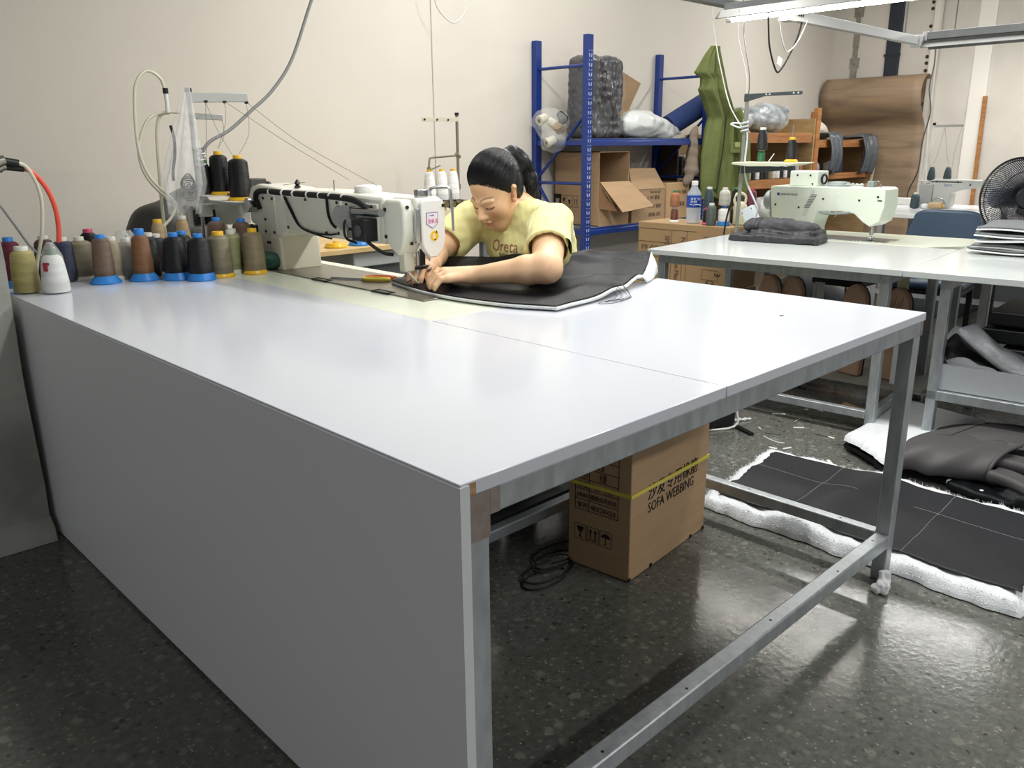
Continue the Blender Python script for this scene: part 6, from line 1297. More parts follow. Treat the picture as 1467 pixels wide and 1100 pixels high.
# --- things on the lower shelf of the second table
zsh = 0.273
sv = thing('silver_cloth', 'crumpled silver-lined black cloth bag on the lower shelf of the second table', 'cloth bag', (3.085, 0.022, zsh)); svo = (3.0, 0.0, zsh)
ridge = curve([(2.93, 0.348, 0.42), (2.94, 0.315, 0.478), (2.955, 0.275, 0.497), (2.96, 0.225, 0.485), (2.95, 0.15, 0.44), (2.94, 0.06, 0.372), (2.94, -0.06, 0.335)])
frontl = curve([(2.86, 0.335, 0.395), (2.87, 0.30, 0.36), (2.86, 0.27, 0.345), (2.86, 0.22, 0.335), (2.86, 0.15, 0.322), (2.87, 0.07, 0.315), (2.88, -0.06, 0.312)])
dl_ = curve([(2.92, 0.338, 0.44), (2.905, 0.305, 0.478), (2.90, 0.27, 0.458), (2.90, 0.215, 0.42), (2.90, 0.148, 0.374), (2.90, 0.087, 0.345), (2.90, -0.02, 0.325)])
backl = curve([(3.02, 0.33, 0.36), (3.10, 0.26, 0.36), (3.16, 0.18, 0.34), (3.18, 0.08, 0.32), (3.16, -0.02, 0.30), (3.12, -0.12, 0.30), (3.05, -0.2, 0.30)])
def dk(u, v): 
    p = dl_(u).lerp(frontl(u), v); n_ = 0.020 * math.sin(PI * v); return (p.x + n_ + 0.008 * math.sin(11 * u + 5 * v), p.y, p.z - 0.012 * math.sin(PI * v))
def sl(u, v):
    p = (ridge(u) + Vector((0.03, 0, 0.0))).lerp(backl(u), (v - 0.5) * 2) if v > 0.5 else dl_(u).lerp(ridge(u) + Vector((0.03, 0, 0.0)), v * 2); b_ = 0.030 * math.sin(PI * min(1, v * 2)) if v < 0.5 else 0.0; fo = 1.0 * 0.014 * math.sin(15 * u + 4 * v) * math.sin(PI * v) + 0.008 * math.sin(31 * u - 9 * v) * v
    return (p.x - 0.35 * b_ + fo, p.y - 0.6 * b_ * u, p.z + b_ + fo * 0.7)
MB(svo).grid(40, 20, sl).build('silver_cloth', M('silver_cloth', 'c6cacf', 0.42, metal=0.25, bump=0.5, bs=30), sv, smooth=True, solid=0.004, angle=180)
MB(svo).grid(40, 16, dk).build('black_lining', M('black_lining', '0e0f12', 0.45), sv, smooth=True, solid=0.004, angle=180)
def ap(u, v): 
    p = frontl(u * 0.9); return (p.x - 0.02 - 0.01 * math.sin(8 * u), p.y - 0.02 * v, max(zsh + 0.004, p.z - (p.z - zsh) * v + 0.008 * math.sin(17 * u) * (1 - v)))
MB(svo).grid(40, 10, ap).build('lower_cloth', M('dark_slate_cloth', '34373c', 0.6), sv, smooth=True, solid=0.006, angle=180)
s = SDF((2.88, 0.05, zsh - 0.01), (3.02, 0.40, 0.42), 0.007); s.ell((2.945, 0.28, zsh + 0.06), (0.022, 0.07, 0.06), None, 0.01).ell((2.94, 0.20, zsh + 0.05), (0.018, 0.08, 0.05), None, 0.02); s.noise(0.005, 40, 4)
tag(s.build('grey_cloth', M('pale_grey_cloth', 'b9bec4', 0.8), None, o=(2.87, 0.25, zsh), loc=(2.87, 0.25, zsh), relax=2), 'pale grey cloth under the silver bag at the left end of the shelf', 'cloth')
for k, (z, x0, yl, lbl) in enumerate(((zsh + 0.0, 3.20, 0.20, 'lowest'), (zsh + 0.068, 3.20, 0.22, 'second'), (zsh + 0.145, 3.20, 0.30, 'third'), (zsh + 0.215, 3.22, 0.285, 'topmost'))):
    t = thing('upholstery_slab', {'lowest': 'lowest black slab in the pile of upholstery slabs under the second table', 'second': 'second black slab from the bottom of the pile under the second table', 'third': 'third black slab of the pile under the second table, jutting out left', 'topmost': 'topmost dark slab of the pile under the second table'}[lbl], 'slab', (x0 + 0.2, yl - 0.35, z), TH2, 'black upholstery panels under the second table')
    m = MB(); m.box(-0.2, 0.24, -0.45, 0.35, 0.001, 0.062); m.build('panel_body', M('black_upholstery', '2b2d30', 0.5, bump=0.1, bs=150), t, bevel=0.012, seg=3)
    MB().box(-0.203, -0.199, -0.45, 0.34, 0.058, 0.062).build('piping', M('grey_piping', '8b8e92', 0.6), t)
s = SDF((2.98, -0.60, zsh - 0.01), (3.2, 0.02, 0.45), 0.008); s.chain([(3.12, -0.08, zsh + 0.10), (3.10, -0.25, zsh + 0.10), (3.09, -0.5, zsh + 0.09)], [0.03, 0.05, 0.05], 0.02); s.noise(0.006, 40, 9)
tag(s.build('red_cloth', M('crimson_cloth', '9c1f33', 0.7), None, o=(3.1, -0.25, zsh + 0.05), loc=(3.1, -0.25, zsh + 0.05)), 'crimson cloth behind the silver bag on the lower shelf', 'cloth')
# --- brown rounded pads standing on a board across the rear rails
bdx = thing('shelf_board', 'board lying across the lower rails under the second table', 'board', (3.35, 1.02, 0.115), TH2)
MB().box(-0.16, 0.16, -0.50, 0.58, 0.001, 0.018).build('board', M('dusty_board', '8d8a82', 0.8), bdx)
BRN = M('brown_suede', 'a98974', 0.7, var=0.06, vs=6)
for k, (y, dx, lbl) in enumerate(((1.345, 0.0, 'leftmost brown round-topped pad under the second table'), (1.225, 0.02, 'brown round-topped pad second from the left under the second table'), (0.885, 0.0, 'brown round-topped pad just left of the middle leg of the second table'), (0.695, 0.03, 'brown round-topped pad right of the middle leg, with scratches'))):
    t = thing('round_pad', lbl, 'pad', (3.30 + dx, y, 0.135), TH2 - 0.25, 'brown round-topped pads under the second table')
    pr = [(0.062 * math.cos(a), 0.36 + 0.09 * math.sin(a)) for a in np.linspace(0, PI, 15)] + [(-0.066, 0.15), (-0.06, 0.0), (0.06, 0.0), (0.066, 0.15)]
    MB().prism(pr, 'x', -0.02, 0.02).build('pad', BRN, t, bevel=0.010, seg=3)
    MB().prism([(a * 0.99, b_ * 0.995) for a, b_ in pr], 'x', 0.021, 0.027).build('backing', M('dark_backing', '2e2a27', 0.7), t)
    if k == 3:
        m = MB()
        for j in range(6): m.obox((-0.0205, 0.03 - 0.012 * j, 0.36 + 0.012 * (j % 3)), (0.001, 0.002, 0.05), Matrix.Rotation(0.15, 3, 'X'))
        m.build('scratch', M('scratch_dark', '4d3729', 0.8), t)['kind'] = 'stuff'
tag(MB((3.265, 0.63, 0.135)).box(3.255, 3.275, 0.592, 0.668, 0.1345, 0.37).build('white_board', M('white_foam', 'c8cbd0', 0.6), None, bevel=0.004, loc=(3.265, 0.63, 0.135)), 'white foam board standing in front of the scratched brown pad', 'board')
fr = MB((3.37, 1.15, 0.135)); rs = random.Random(8)
for i in range(60):
    y = 1.09 + rs.uniform(0, 0.045); x = 3.36 + rs.uniform(0, 0.03); fr.tube([(x, y, 0.56), (x + rs.uniform(-0.01, 0.01), y + rs.uniform(-0.006, 0.006), 0.40), (x + rs.uniform(-0.02, 0.02), y - rs.uniform(0, 0.03), 0.137)], 0.0016, n=4, smooth=3)
tag(fr.build('thread_fringe', M('pale_fringe', 'cfd0cb', 0.7), None, loc=(3.37, 1.15, 0.135)), 'bundle of pale threads hanging beside the two left brown pads', 'threads', kind='stuff')
fs = thing('foam_sheet', 'cream foam strip standing behind the scratched brown pad under the second table', 'foam', (3.41, 0.715, 0.1335)); MB((3.41, 0.715, 0.1335)).box(3.39, 3.43, 0.695, 0.735, 0.134, 0.66).build('sheet', M('cream_foam', 'cfc7a6', 0.8), fs)
# offcuts and scraps on the floor under the table
WD = M('pale_offcut', 'b39b6a', 0.8)
for k, (x, y, r, l, lb) in enumerate(((3.22, 0.66, 0.5, 0.22, 'long pale wood offcut on the floor under the second table'), (3.15, 0.78, 1.2, 0.12, 'short pale wood offcut on the floor under the second table'), (3.35, 0.60, 0.9, 0.26, 'thin wood offcut nearest the rear leg of the second table'))):
    o = MB().obox((0, 0, 0.012), (l, 0.03, 0.022)).build('wood_offcut', WD, None, loc=(x, y, 0.0)); o.rotation_euler.z = r; tag(o, lb, 'offcut', 'wood offcuts under the second table')
rs = random.Random(12); sc_m = MB((2.9, 0.8, 0))
for i in range(70):
    x, y = rs.uniform(2.4, 4.2), rs.uniform(0.5, 1.6); a = rs.uniform(0, 6.3); l = rs.uniform(0.008, 0.035); d = Vector((math.cos(a), math.sin(a), 0)) * l; w = Vector((-d.y, d.x, 0)).normalized() * rs.uniform(0.002, 0.006)
    p = Vector((x, y, 0.001)); sc_m.add([p - d - w, p + d - w, p + d + w + Vector((0, 0, 0.004)), p - d + w + Vector((0, 0, 0.003))], [(0, 1, 2, 3)])
tag(sc_m.build('paper_scraps', M('paper_scrap', 'cfd0cc', 0.9), None, loc=(2.9, 0.8, 0)), 'small pale scraps littered on the floor under the second table', 'scraps', kind='stuff')
o = hose('thread_scrap', 'curved white thread scrap on the floor by the middle leg', [(2.52, 0.90, 0.002), (2.50, 0.86, 0.002), (2.49, 0.82, 0.002), (2.50, 0.79, 0.002)], 0.002, WHITE, 'thread')
s = SDF((2.50, 1.02, -0.005), (2.75, 1.2, 0.03), 0.003); s.chain([(2.54, 1.15, 0.006), (2.60, 1.10, 0.007), (2.68, 1.06, 0.005)], [0.007, 0.009, 0.006], 0.004); s.noise(0.003, 120, 3)
tag(s.build('tissue_scrap', MATS['white_tissue'], None, o=(2.6, 1.1, 0), loc=(2.6, 1.1, 0)), 'crumpled strip of white tissue on the floor left of the middle leg', 'paper scrap')
# black bag with white piping behind the carton
bb = thing('black_bag', 'black cloth bag edged with white piping on the floor behind the webbing carton', 'bag', (2.50, 1.15, 0))
s = SDF((2.25, 1.02, -0.005), (2.72, 1.50, 0.35), 0.008); s.rbox((2.47, 1.24, 0.14), (0.13, 0.16, 0.14), 0.03, Matrix.Rotation(-0.4, 3, 'Z'), 0.01); s.noise(0.004, 25, 3)
s.build('bag_body', M('matt_black_cloth', '101216', 0.7), bb, o=(2.5, 1.15, 0), relax=2)
m = MB((2.5, 1.15, 0)); m.tube([(2.24, 1.20, 0.008), (2.36, 1.135, 0.008), (2.52, 1.045, 0.012), (2.535, 1.05, 0.10), (2.545, 1.06, 0.27)], 0.005, n=6, smooth=4); m.build('white_piping', WHITE, bb, smooth=True)
m = MB((2.5, 1.15, 0)); m.bar((2.53, 1.04, 0.01), (2.49, 0.94, 0.006), 0.02, 0.012); m.build('strap', BLACK, bb)
# fleece and folded covers pile on the floor in front of the second table
fp = thing('fleece_mat', 'white fleece mat with black underside lying on the floor in front of the second table', 'fleece', (2.85, 0.45, 0))
FA, FB, FC, FD = (2.43, 0.335), (2.60, 0.585), (3.28, 0.63), (3.30, 0.25)
fl3 = lambda z, e_: (lambda u, v: (lambda p: (p[0] - 2.85 + wob(u, 3, 0.004), p[1] - 0.45 + wob(v, 5, 0.004), z * (0.25 + 0.75 * rim(u, v, 0.12)) + e_ + 0.012 * math.sin(5 * u + 3 * v)))(quadmap(FA, FB, FC, FD, v, u)))
MB().grid(60, 40, fl3(0.045, 0.03)).build('fleece', FLEECE, fp, smooth=True, angle=180); MB().grid(40, 30, fl3(0.012, 0.018)).build('black_underside', LEATHB, fp, smooth=True, solid=0.016, angle=180)
cv = thing('leather_cover', 'pile of folded charcoal leather covers on the floor at the right, partly on the fleece', 'leather cover', (2.75, 0.05, 0))
SU = LEATHG
def cov(name, fn, lo, hi, hh=0.0075, mat_=None): 
    s = SDF(lo, hi, hh); fn(s); return s.build(name, mat_ or SU, cv, o=(2.75, 0.05, 0), relax=2)
def bez(rows):
    R_ = [[Vector(p) for p in r] for r in rows]
    def b3(P, t): a = 1 - t; return P[0] * a ** 3 + P[1] * (3 * a * a * t) + P[2] * (3 * a * t * t) + P[3] * t ** 3
    return lambda u, v: b3([b3(r, u) for r in R_], v)
cvo = (2.75, 0.05, 0)
big = bez([[(2.46, 0.31, 0.045), (2.54, 0.21, 0.135), (2.64, 0.06, 0.15), (2.72, -0.14, 0.14)], [(2.53, 0.35, 0.07), (2.66, 0.25, 0.17), (2.80, 0.10, 0.18), (2.88, -0.16, 0.16)],
           [(2.66, 0.40, 0.06), (2.86, 0.32, 0.15), (3.0, 0.16, 0.16), (3.06, -0.12, 0.14)], [(2.84, 0.41, 0.02), (3.02, 0.38, 0.05), (3.2, 0.24, 0.06), (3.32, -0.02, 0.05)]])
def bigf(u, v):
    p = big(u, v); return (p.x, p.y, p.z + 0.006 * math.sin(9 * u + 7 * v) * math.sin(5 * v + 1) + 0.005 * math.sin(17 * v - 4 * u))
MB(cvo).grid(50, 40, bigf).build('folded_cover', SU, cv, smooth=True, solid=0.011, angle=180)
rgt = bez([[(2.70, 0.0, 0.10), (2.70, -0.15, 0.12), (2.68, -0.35, 0.13), (2.66, -0.6, 0.12)], [(2.80, 0.02, 0.13), (2.82, -0.15, 0.16), (2.84, -0.35, 0.15), (2.84, -0.6, 0.13)],
           [(2.98, 0.02, 0.13), (3.02, -0.15, 0.16), (3.04, -0.35, 0.14), (3.04, -0.6, 0.12)], [(3.25, 0.02, 0.02), (3.25, -0.15, 0.03), (3.25, -0.35, 0.02), (3.25, -0.6, 0.02)]])
MB(cvo).grid(40, 40, lambda u, v: (lambda p: (p.x, p.y, p.z + 0.006 * math.sin(13 * v + 3 * u)))(rgt(u, v))).build('folded_cover', SU, cv, smooth=True, solid=0.011, angle=180)
secs = [(0.24, 0.150), (0.15, 0.150), (0.07, 0.140), (0.025, 0.118), (0.0, 0.085), (0.01, 0.052), (0.05, 0.034), (0.12, 0.03), (0.2, 0.03)]
sc_ = catmull([(a, 0, b_) for a, b_ in secs], 3)
def ff(u, v):
    c = sc_[min(len(sc_) - 1, int(round(v * (len(sc_) - 1))))]; y = 0.335 - 0.33 * u; xb_ = 2.415 + 0.10 * u + 0.02 * math.sin(PI * u) * -1; e_ = 0.55 + 0.45 * min(1, u * 5) ** 0.5
    return (xb_ + c.x + 0.006 * math.sin(14 * u + 6 * v), y - 0.25 * c.x, 0.012 + (c.z - 0.012) * e_ + 0.004 * math.sin(19 * u + 5 * v))
MB(cvo).grid(40, len(sc_), ff).build('front_fold', SU, cv, smooth=True, solid=0.009, angle=180)
m = MB(cvo); m.tube([tuple(Vector(ff(1.0, v)) + Vector((0, -0.002, 0))) for v in np.linspace(0, 1, 20)], 0.006, n=6, smooth=2); m.build('hem', SU, cv, smooth=True)
for a, b, w_, h_ in (((2.62, 0.01, 0.098), (2.60, -0.52, 0.095), 0.055, 0.034), ((2.74, 0.0, 0.125), (2.72, -0.55, 0.115), 0.06, 0.036), ((2.53, -0.01, 0.075), (2.46, -0.30, 0.060), 0.05, 0.03)):
    a, b = Vector(a), Vector(b); d = (b - a).normalized(); x_ = Vector((0, 0, 1)).cross(d).normalized(); z_ = d.cross(x_)
    def leg_(u, v, a=a, b=b, x_=x_, z_=z_, w_=w_, h_=h_):
        t = 2 * PI * u; c_, s_ = math.cos(t), math.sin(t); k_ = 0.9 + 0.12 * math.sin(7 * v + 2 * u * PI); cr = 1 - 0.25 * math.exp(-((t - PI / 2) / 0.35) ** 2)
        return tuple(a.lerp(b, v) + x_ * w_ * k_ * (abs(c_) ** 0.8) * (1 if c_ > 0 else -1) + z_ * h_ * cr * k_ * (abs(s_) ** 0.8) * (1 if s_ > 0 else -1) + x_ * 0.01 * math.sin(6 * v))
    MB(cvo).grid(28, 30, leg_, closed_u=True).build('rolled_fold', SU, cv, smooth=True, angle=180)
    m = MB(cvo); m.tube([tuple(Vector(leg_(0.03, v)) + Vector((0, 0, 0.001))) for v in np.linspace(0, 1, 20)], 0.0035, n=6, smooth=0); m.build('seam', M('charcoal_seam', '2c2b2c', 0.7), cv)
def f4(s): s.rbox((2.455, -0.20, 0.03), (0.045, 0.14, 0.028), 0.02, Matrix.Rotation(-0.35, 3, 'Z'), 0.01); s.rbox((2.47, 0.0, 0.02), (0.05, 0.12, 0.018), 0.015, Matrix.Rotation(-0.25, 3, 'Z'), 0.02); s.noise(0.004, 30, 8)
cov('bottom_fold', f4, (2.36, -0.45, -0.005), (2.56, 0.18, 0.08), 0.005, LEATHB)
def f5(s): s.rbox((2.472, 0.06, 0.022), (0.016, 0.075, 0.014), 0.012, Matrix.Rotation(-0.25, 3, 'Z'), 0.01); s.noise(0.003, 90, 3)
cov('fleece_edge', f5, (2.40, -0.08, -0.005), (2.54, 0.2, 0.07), 0.004, FLEECE)
m = MB(cvo); m.tube([tuple(Vector(bigf(0.30 + 0.5 * t, 0.15 + 0.75 * t)) + Vector((0, 0, 0.0))) for t in np.linspace(0, 1, 20)], 0.003, n=6, smooth=0); m.build('seam', M('charcoal_seam', '2c2b2c', 0.7), cv)
hose('thread_scrap', 'short black thread on the floor between the mat and the fleece', [(2.30, 0.36, 0.002), (2.34, 0.38, 0.003), (2.36, 0.35, 0.002), (2.38, 0.34, 0.002)], 0.0016, BLACKM, 'thread')
# ---------------------------------------------------------------- wooden shelving along the back wall
WOODR = wood_mat('orange_pine', 'b9814c', '9a6538', 3, (1.5, 1.5, 14), 0.6)
WOODX = wood_mat('orange_pine_board', 'b9814c', '96613a', 3, (1.2, 14, 14), 0.6)
PLY = wood_mat('raw_ply_side', 'b0946a', '9a7d55', 3, (2, 2, 10), 0.7)
WS = thing('wooden_shelf', 'pine shelving unit along the back wall beyond the green coat', 'shelf', (6.9, 3.27, 0)); wo = WS.location; ws = lambda: MB(wo)
for z, lo, hi in ((1.33, 0.085, 5.68), (0.935, 0.075, 5.68)):
    ws().box(hi, 6.90, 2.985, 3.01, z - lo, z).build('front_board', WOODX, WS, bevel=0.003); ws().box(hi, 6.98, 3.01, 3.55, z - 0.03, z - 0.01).build('shelf_board', PLY, WS)
ws().box(6.96, 7.0, 3.0, 3.57, 0, 1.46).build('side_panel', PLY, WS)
ws().box(6.985, 7.055, 2.985, 3.03, 0, 1.555).build('post', WOODR, WS, bevel=0.002)
ws().box(6.87, 6.95, 3.54, 3.59, 0, 1.53).build('post', WOODR, WS, bevel=0.002)
for z, lo in ((1.27, 0.07), (0.955, 0.055)):
    ws().box(7.06, 8.22, 2.985, 3.01, z - lo, z).build('front_board', WOODX, WS, bevel=0.003); ws().box(7.02, 8.26, 3.01, 3.55, z - 0.03, z - 0.01).build('shelf_board', PLY, WS)
ws().box(8.22, 8.26, 2.99, 3.57, 0, 1.22).build('side_panel', PLY, WS)
for x in (8.06, 7.1): ws().box(x, x + 0.08, 3.54, 3.59, 0, 1.56).build('post', WOODR, WS, bevel=0.002)
ws().box(5.66, 5.70, 3.02, 3.57, 0, 1.30).build('side_panel', PLY, WS)
# shelf behind the rack end with the dark cones
ws().box(5.355, 5.66, 3.38, 3.57, 0.945, 0.964).build('shelf_board', PLY, WS); ws().box(5.337, 5.355, 3.38, 3.57, 0, 1.25).build('side_panel', M('dark_ply', '4a3c30', 0.7), WS)
# rows of cones on the lower shelf
cols = ['black', 'white', 'black', 'grey', 'black', 'white', 'black', 'black', 'sand', 'cream', 'white', 'black', 'white', 'black', 'navy', 'grey', 'rust']
nm_ = {'black': 'black', 'white': 'white', 'grey': 'pale grey', 'sand': 'sand coloured', 'cream': 'cream', 'navy': 'navy', 'rust': 'orange brown'}
proto = {}
ordn = ['first', 'second', 'third', 'fourth', 'fifth', 'sixth', 'seventh', 'eighth', 'ninth', 'tenth', 'eleventh', 'twelfth', 'thirteenth', 'fourteenth', 'fifteenth', 'sixteenth', 'seventeenth']
for k, c in enumerate(cols):
    x = 5.72 + 0.071 * k; lb = f'{nm_[c]} thread cone, {ordn[k]} from the left in the row on the pine shelf'
    if c not in proto: proto[c] = thread_cone(lb, (x, 3.06, 0.936), c, 'clear', None, h=0.13, rb=0.029, rt_=0.025, group='cones in the row on the pine shelf')
    else: dup(proto[c], (x, 3.06, 0.936), label=lb)
for k, (c, r, lb, col, wrapc) in enumerate((((5.90, 3.22, 1.335), (0.24, 0.14, 0.11), 'plastic-wrapped dark bundle on the top pine shelf by the stand pole', '6f757a', 'e4e8ea'), ((6.45, 3.22, 1.335), (0.28, 0.15, 0.14), 'plastic-wrapped grey bundle with crinkled film on the top pine shelf', '5c6166', 'e4e8ea'))):
    t = thing('wrapped_bundle', lb, 'bundle', c); s = SDF((c[0] - 0.5, c[1] - 0.25, c[2] - 0.01), (c[0] + 0.5, c[1] + 0.25, c[2] + 0.35), 0.013)
    s.ell((c[0], c[1], c[2] + r[2] * 0.85), r, None, 0.02); s.cap((c[0] + r[0] * 0.7, c[1], c[2] + r[2] * 0.9), (c[0] + r[0] * 1.3, c[1], c[2] + r[2] * 1.5), 0.05, 0.03, 0.04); s.noise(0.012, 25, k + 3); s.noise(0.006, 60, k + 9)
    s.build('film', M('hazy_film', 'b9bfc2', 0.25, spec=0.8, bump=0.7, bs=30, col2=col, vs=8), t, o=c)
def blob(name, lb, cat, pts, rs_, mat_, nz=(0.008, 30, 1), hh=0.012, extra=None):
    P = np.array(pts); R_ = max(rs_) + 0.06; s = SDF(P.min(0) - R_, P.max(0) + R_, hh); s.chain([tuple(p) for p in P], rs_, 0.03)
    s.noise(*nz); o_ = (float(P[:, 0].mean()), float(P[:, 1].mean()), float((P[:, 2] - np.array(rs_)).min())); return tag(s.build(name, mat_, None, o=o_, loc=o_), lb, cat)
blob('crumpled_cloth', 'crumpled cream cloth on top of the right pine shelf', 'cloth', [(7.15, 3.15, 1.34), (7.35, 3.15, 1.345), (7.50, 3.12, 1.31)], [0.07, 0.08, 0.04], M('cream_cloth', 'cfc6b4', 0.8, bump=0.5, bs=25), (0.015, 45, 4))
GB = M('dark_grey_film', '565b60', 0.25, spec=0.7, bump=0.6, bs=25)
def drape(lb, x0, x1, zt_, zb_, seed):
    def f(u, v):
        k = (x0 + x1) / 2; w = (x1 - x0) * (1 + 0.10 * math.sin(3 * v + seed)); x = k + (u - 0.5) * w; fo = 0.022 * math.sin(u * 13 + seed + 2 * v) + 0.010 * math.sin(u * 31 - 3 * v)
        if v < 0.35: return (x, 3.25 - 0.30 * v / 0.35, zt_ + 0.03 * math.sin(PI * v / 0.7) + fo * 0.6)
        t = (v - 0.35) / 0.65; return (x, 2.95 - 0.03 * math.sin(PI * t) + fo, zt_ + 0.03 - (zt_ + 0.03 - zb_ - 0.02 * math.sin(u * 9 + seed)) * t)
    o = MB(((x0 + x1) / 2, 3.0, zt_)).grid(30, 34, f).build('hanging_bag', GB, None, smooth=True, solid=0.012, angle=180, loc=((x0 + x1) / 2, 3.0, zt_)); tag(o, lb, 'bag')
drape('dark grey plastic-wrapped piece hanging over the right pine shelf, nearer the post', 7.20, 7.42, 1.285, 0.97, 1.0)
drape('dark grey plastic-wrapped piece hanging over the far end of the right pine shelf', 7.88, 8.20, 1.285, 0.95, 2.6)
blob('grey_sheet', 'flat grey plastic sheet lying on top of the right pine shelf', 'sheet', [(7.55, 3.35, 1.30), (7.95, 3.35, 1.305)], [0.05, 0.045], GB, (0.008, 30, 6))
blob('white_bag', 'grey-white plastic bag on the lower right pine shelf by the post', 'bag', [(7.10, 3.12, 1.05), (7.17, 3.1, 1.02)], [0.09, 0.07], M('haze_bag', 'a5a6a8', 0.35, bump=0.5, bs=30), (0.012, 35, 7))
blob('white_bag', 'small white crumpled bag on the lower right pine shelf', 'bag', [(7.46, 3.06, 1.01), (7.50, 3.05, 0.99)], [0.06, 0.04], M('white_film', 'd8d8d6', 0.35, bump=0.5, bs=40), (0.010, 50, 8))
for k, x in enumerate((7.62, 7.70, 7.78)): thread_cone(['dark thread cone on the lower right pine shelf, left of three', 'dark thread cone on the lower right pine shelf, middle of three', 'dark thread cone on the lower right pine shelf, right of three'][k], (x, 3.1, 0.956), 'navy' if k != 1 else 'maroon', 'clear', None, h=0.15 + 0.02 * (k == 2), rb=0.033, rt_=0.028, group='dark cones on the right pine shelf')
strp = MB((8.24, 2.97, 0)); strp.tube([(8.24, 3.0, 1.22), (8.265, 2.965, 1.15), (8.255, 2.96, 0.95), (8.19, 2.96, 0.70)], 0.018, n=6); tag(strp.build('edge_strip', M('pale_strip', 'b9ac97', 0.7), None, smooth=True, loc=(8.24, 2.97, 0)), 'pale curved edging strip hanging at the end of the pine shelf', 'strip')

# ---------------------------------------------------------------- curled plywood sheet against the end wall
pw = thing('plywood_sheet', 'large plywood sheet leaning on the end wall with its top curled over', 'plywood', (8.3, 3.05, 0))
PLYW = wood_mat('plywood_face', 'a48a6c', '84705a', 2.2, (1, 0.7, 5), 0.55, '968069')
prof = [(8.34, 0.0), (8.36, 0.7), (8.375, 1.2), (8.37, 1.37), (8.335, 1.44), (8.25, 1.53), (8.185, 1.64), (8.175, 1.74), (8.215, 1.83), (8.29, 1.885), (8.36, 1.885), (8.41, 1.84), (8.425, 1.72), (8.42, 1.62)]
pc_ = catmull([(a, 0, b_) for a, b_ in prof], 5)
def pwf(u, v):
    p = pc_[min(len(pc_) - 1, int(round(v * (len(pc_) - 1))))]; return (p.x - 8.3, (2.535 + 1.03 * u) - 3.05, p.z)
MB().grid(12, len(pc_), pwf).build('sheet', PLYW, pw, smooth=True, solid=0.006, angle=180)

# ---------------------------------------------------------------- far table with machine and stand
T3 = thing('far_table', 'white machine table in front of the end wall at the far right', 'table', (6.3, 1.5, 0)); t3o = T3.location; t3 = lambda: MB(t3o)
t3().prism([(5.52, 1.80), (5.50, 0.35), (6.72, 0.35), (6.72, 1.98), (6.40, 2.02)], 'z', 0.722, 0.75).build('tabletop', M('far_white_top', 'e2e5e6', 0.2), T3, bevel=0.002)
for x, y in ((5.56, 1.72), (5.56, 0.42), (6.62, 0.42), (6.62, 1.90)): t3().box(x - 0.02, x + 0.02, y - 0.02, y + 0.02, 0, 0.722).build('leg', STEEL, T3)
for x in (5.56, 6.62): t3().box(x - 0.018, x + 0.018, 0.44, 1.75, 0.16, 0.195).build('rail', STEEL, T3)
t3().box(5.56, 6.62, 0.41, 0.44, 0.16, 0.195).build('rail', STEEL, T3); t3().box(5.56, 6.62, 1.70, 1.73, 0.16, 0.195).build('rail', STEEL, T3)
t3().bar((5.60, 1.60, 0.20), (6.1, 1.1, 0.68), 0.03, 0.03).build('brace', STEEL, T3)
t3().box(6.60, 6.615, 0.46, 1.86, 0.22, 0.70).build('back_panel', M('dark_modesty_board', '3d4144', 0.6), T3)
t3().box(5.75, 6.35, 0.55, 1.0, 0.001, 0.42).build('drawer_unit', M('dark_drawer_unit', '45484a', 0.5), T3, bevel=0.004)
M3 = thing('sewing_machine', 'white sewing machine with two dark cones on a stand at the end wall', 'sewing machine', (6.3, 1.5, 0.75)); m3o = M3.location; m3 = lambda: MB(m3o)
WM = M('far_machine_white', 'b9bdb9', 0.35)
m3().prism([(1.66, 0.756), (1.50, 0.756), (1.50, 0.86), (1.44, 0.89), (1.33, 0.905), (1.26, 0.905), (1.26, 0.965), (1.62, 0.97), (1.66, 0.95)], 'x', 6.22, 6.34).build('machine_body', WM, M3, bevel=0.008)
m3().prism([(1.28, 0.98), (1.20, 0.98), (1.20, 0.87), (1.24, 0.84), (1.28, 0.87)], 'x', 6.215, 6.345).build('head', WM, M3, bevel=0.006)
text('B&W', 0.026, (6.2195, 1.545, 0.915), (0, -1, 0), (0, 0, 1), M('blue_print', '3f5f95', 0.5), M3, off=m3o)
m = m3()
for y, z in ((1.60, 0.95), (1.45, 0.95), (1.36, 0.93)): m.cyl((6.22, y, z), (6.216, y, z), 0.006, n=8)
m.build('screw', BLACK, M3)['kind'] = 'stuff'
m3().box(6.20, 6.36, 1.62, 1.72, 0.756, 0.93).build('motor_case', M('far_machine_grey', '9fa3a1', 0.4), M3, bevel=0.006); m3().box(6.205, 6.21, 1.635, 1.70, 0.80, 0.90).build('control_panel', M('panel_grey', '9da3a2', 0.4), M3)
m3().tube([(6.18, 1.56 + 0.05 * math.cos(a), 0.785 + 0.045 * math.sin(a)) for a in np.linspace(0, PI, 12)], 0.004, n=6, smooth=0).build('hand_wheel_guard', METAL, M3)
S4 = thing('thread_stand', 'pale far thread stand with two dark cones beside the plywood sheet', 'thread stand', (6.3, 1.76, 0.75)); s4o = S4.location; s4 = lambda: MB(s4o)
s4().cyl((6.3, 1.762, 0.75), (6.3, 1.70, 1.37), 0.008, n=10).build('pole', WHITE, S4, smooth=True)
s4().box(6.295, 6.302, 1.49, 1.71, 1.35, 1.368).build('guide_arm', M('grey_arm', 'b5b7b2'), S4); s4().cyl((6.3, 1.70, 1.365), (6.3, 1.70, 1.385), 0.012, n=10).build('pole_cap', DARKM, S4)
s4().box(6.22, 6.38, 1.42, 1.74, 0.945, 0.953).build('tray', M('far_machine_white', 'd3d6d0'), S4)
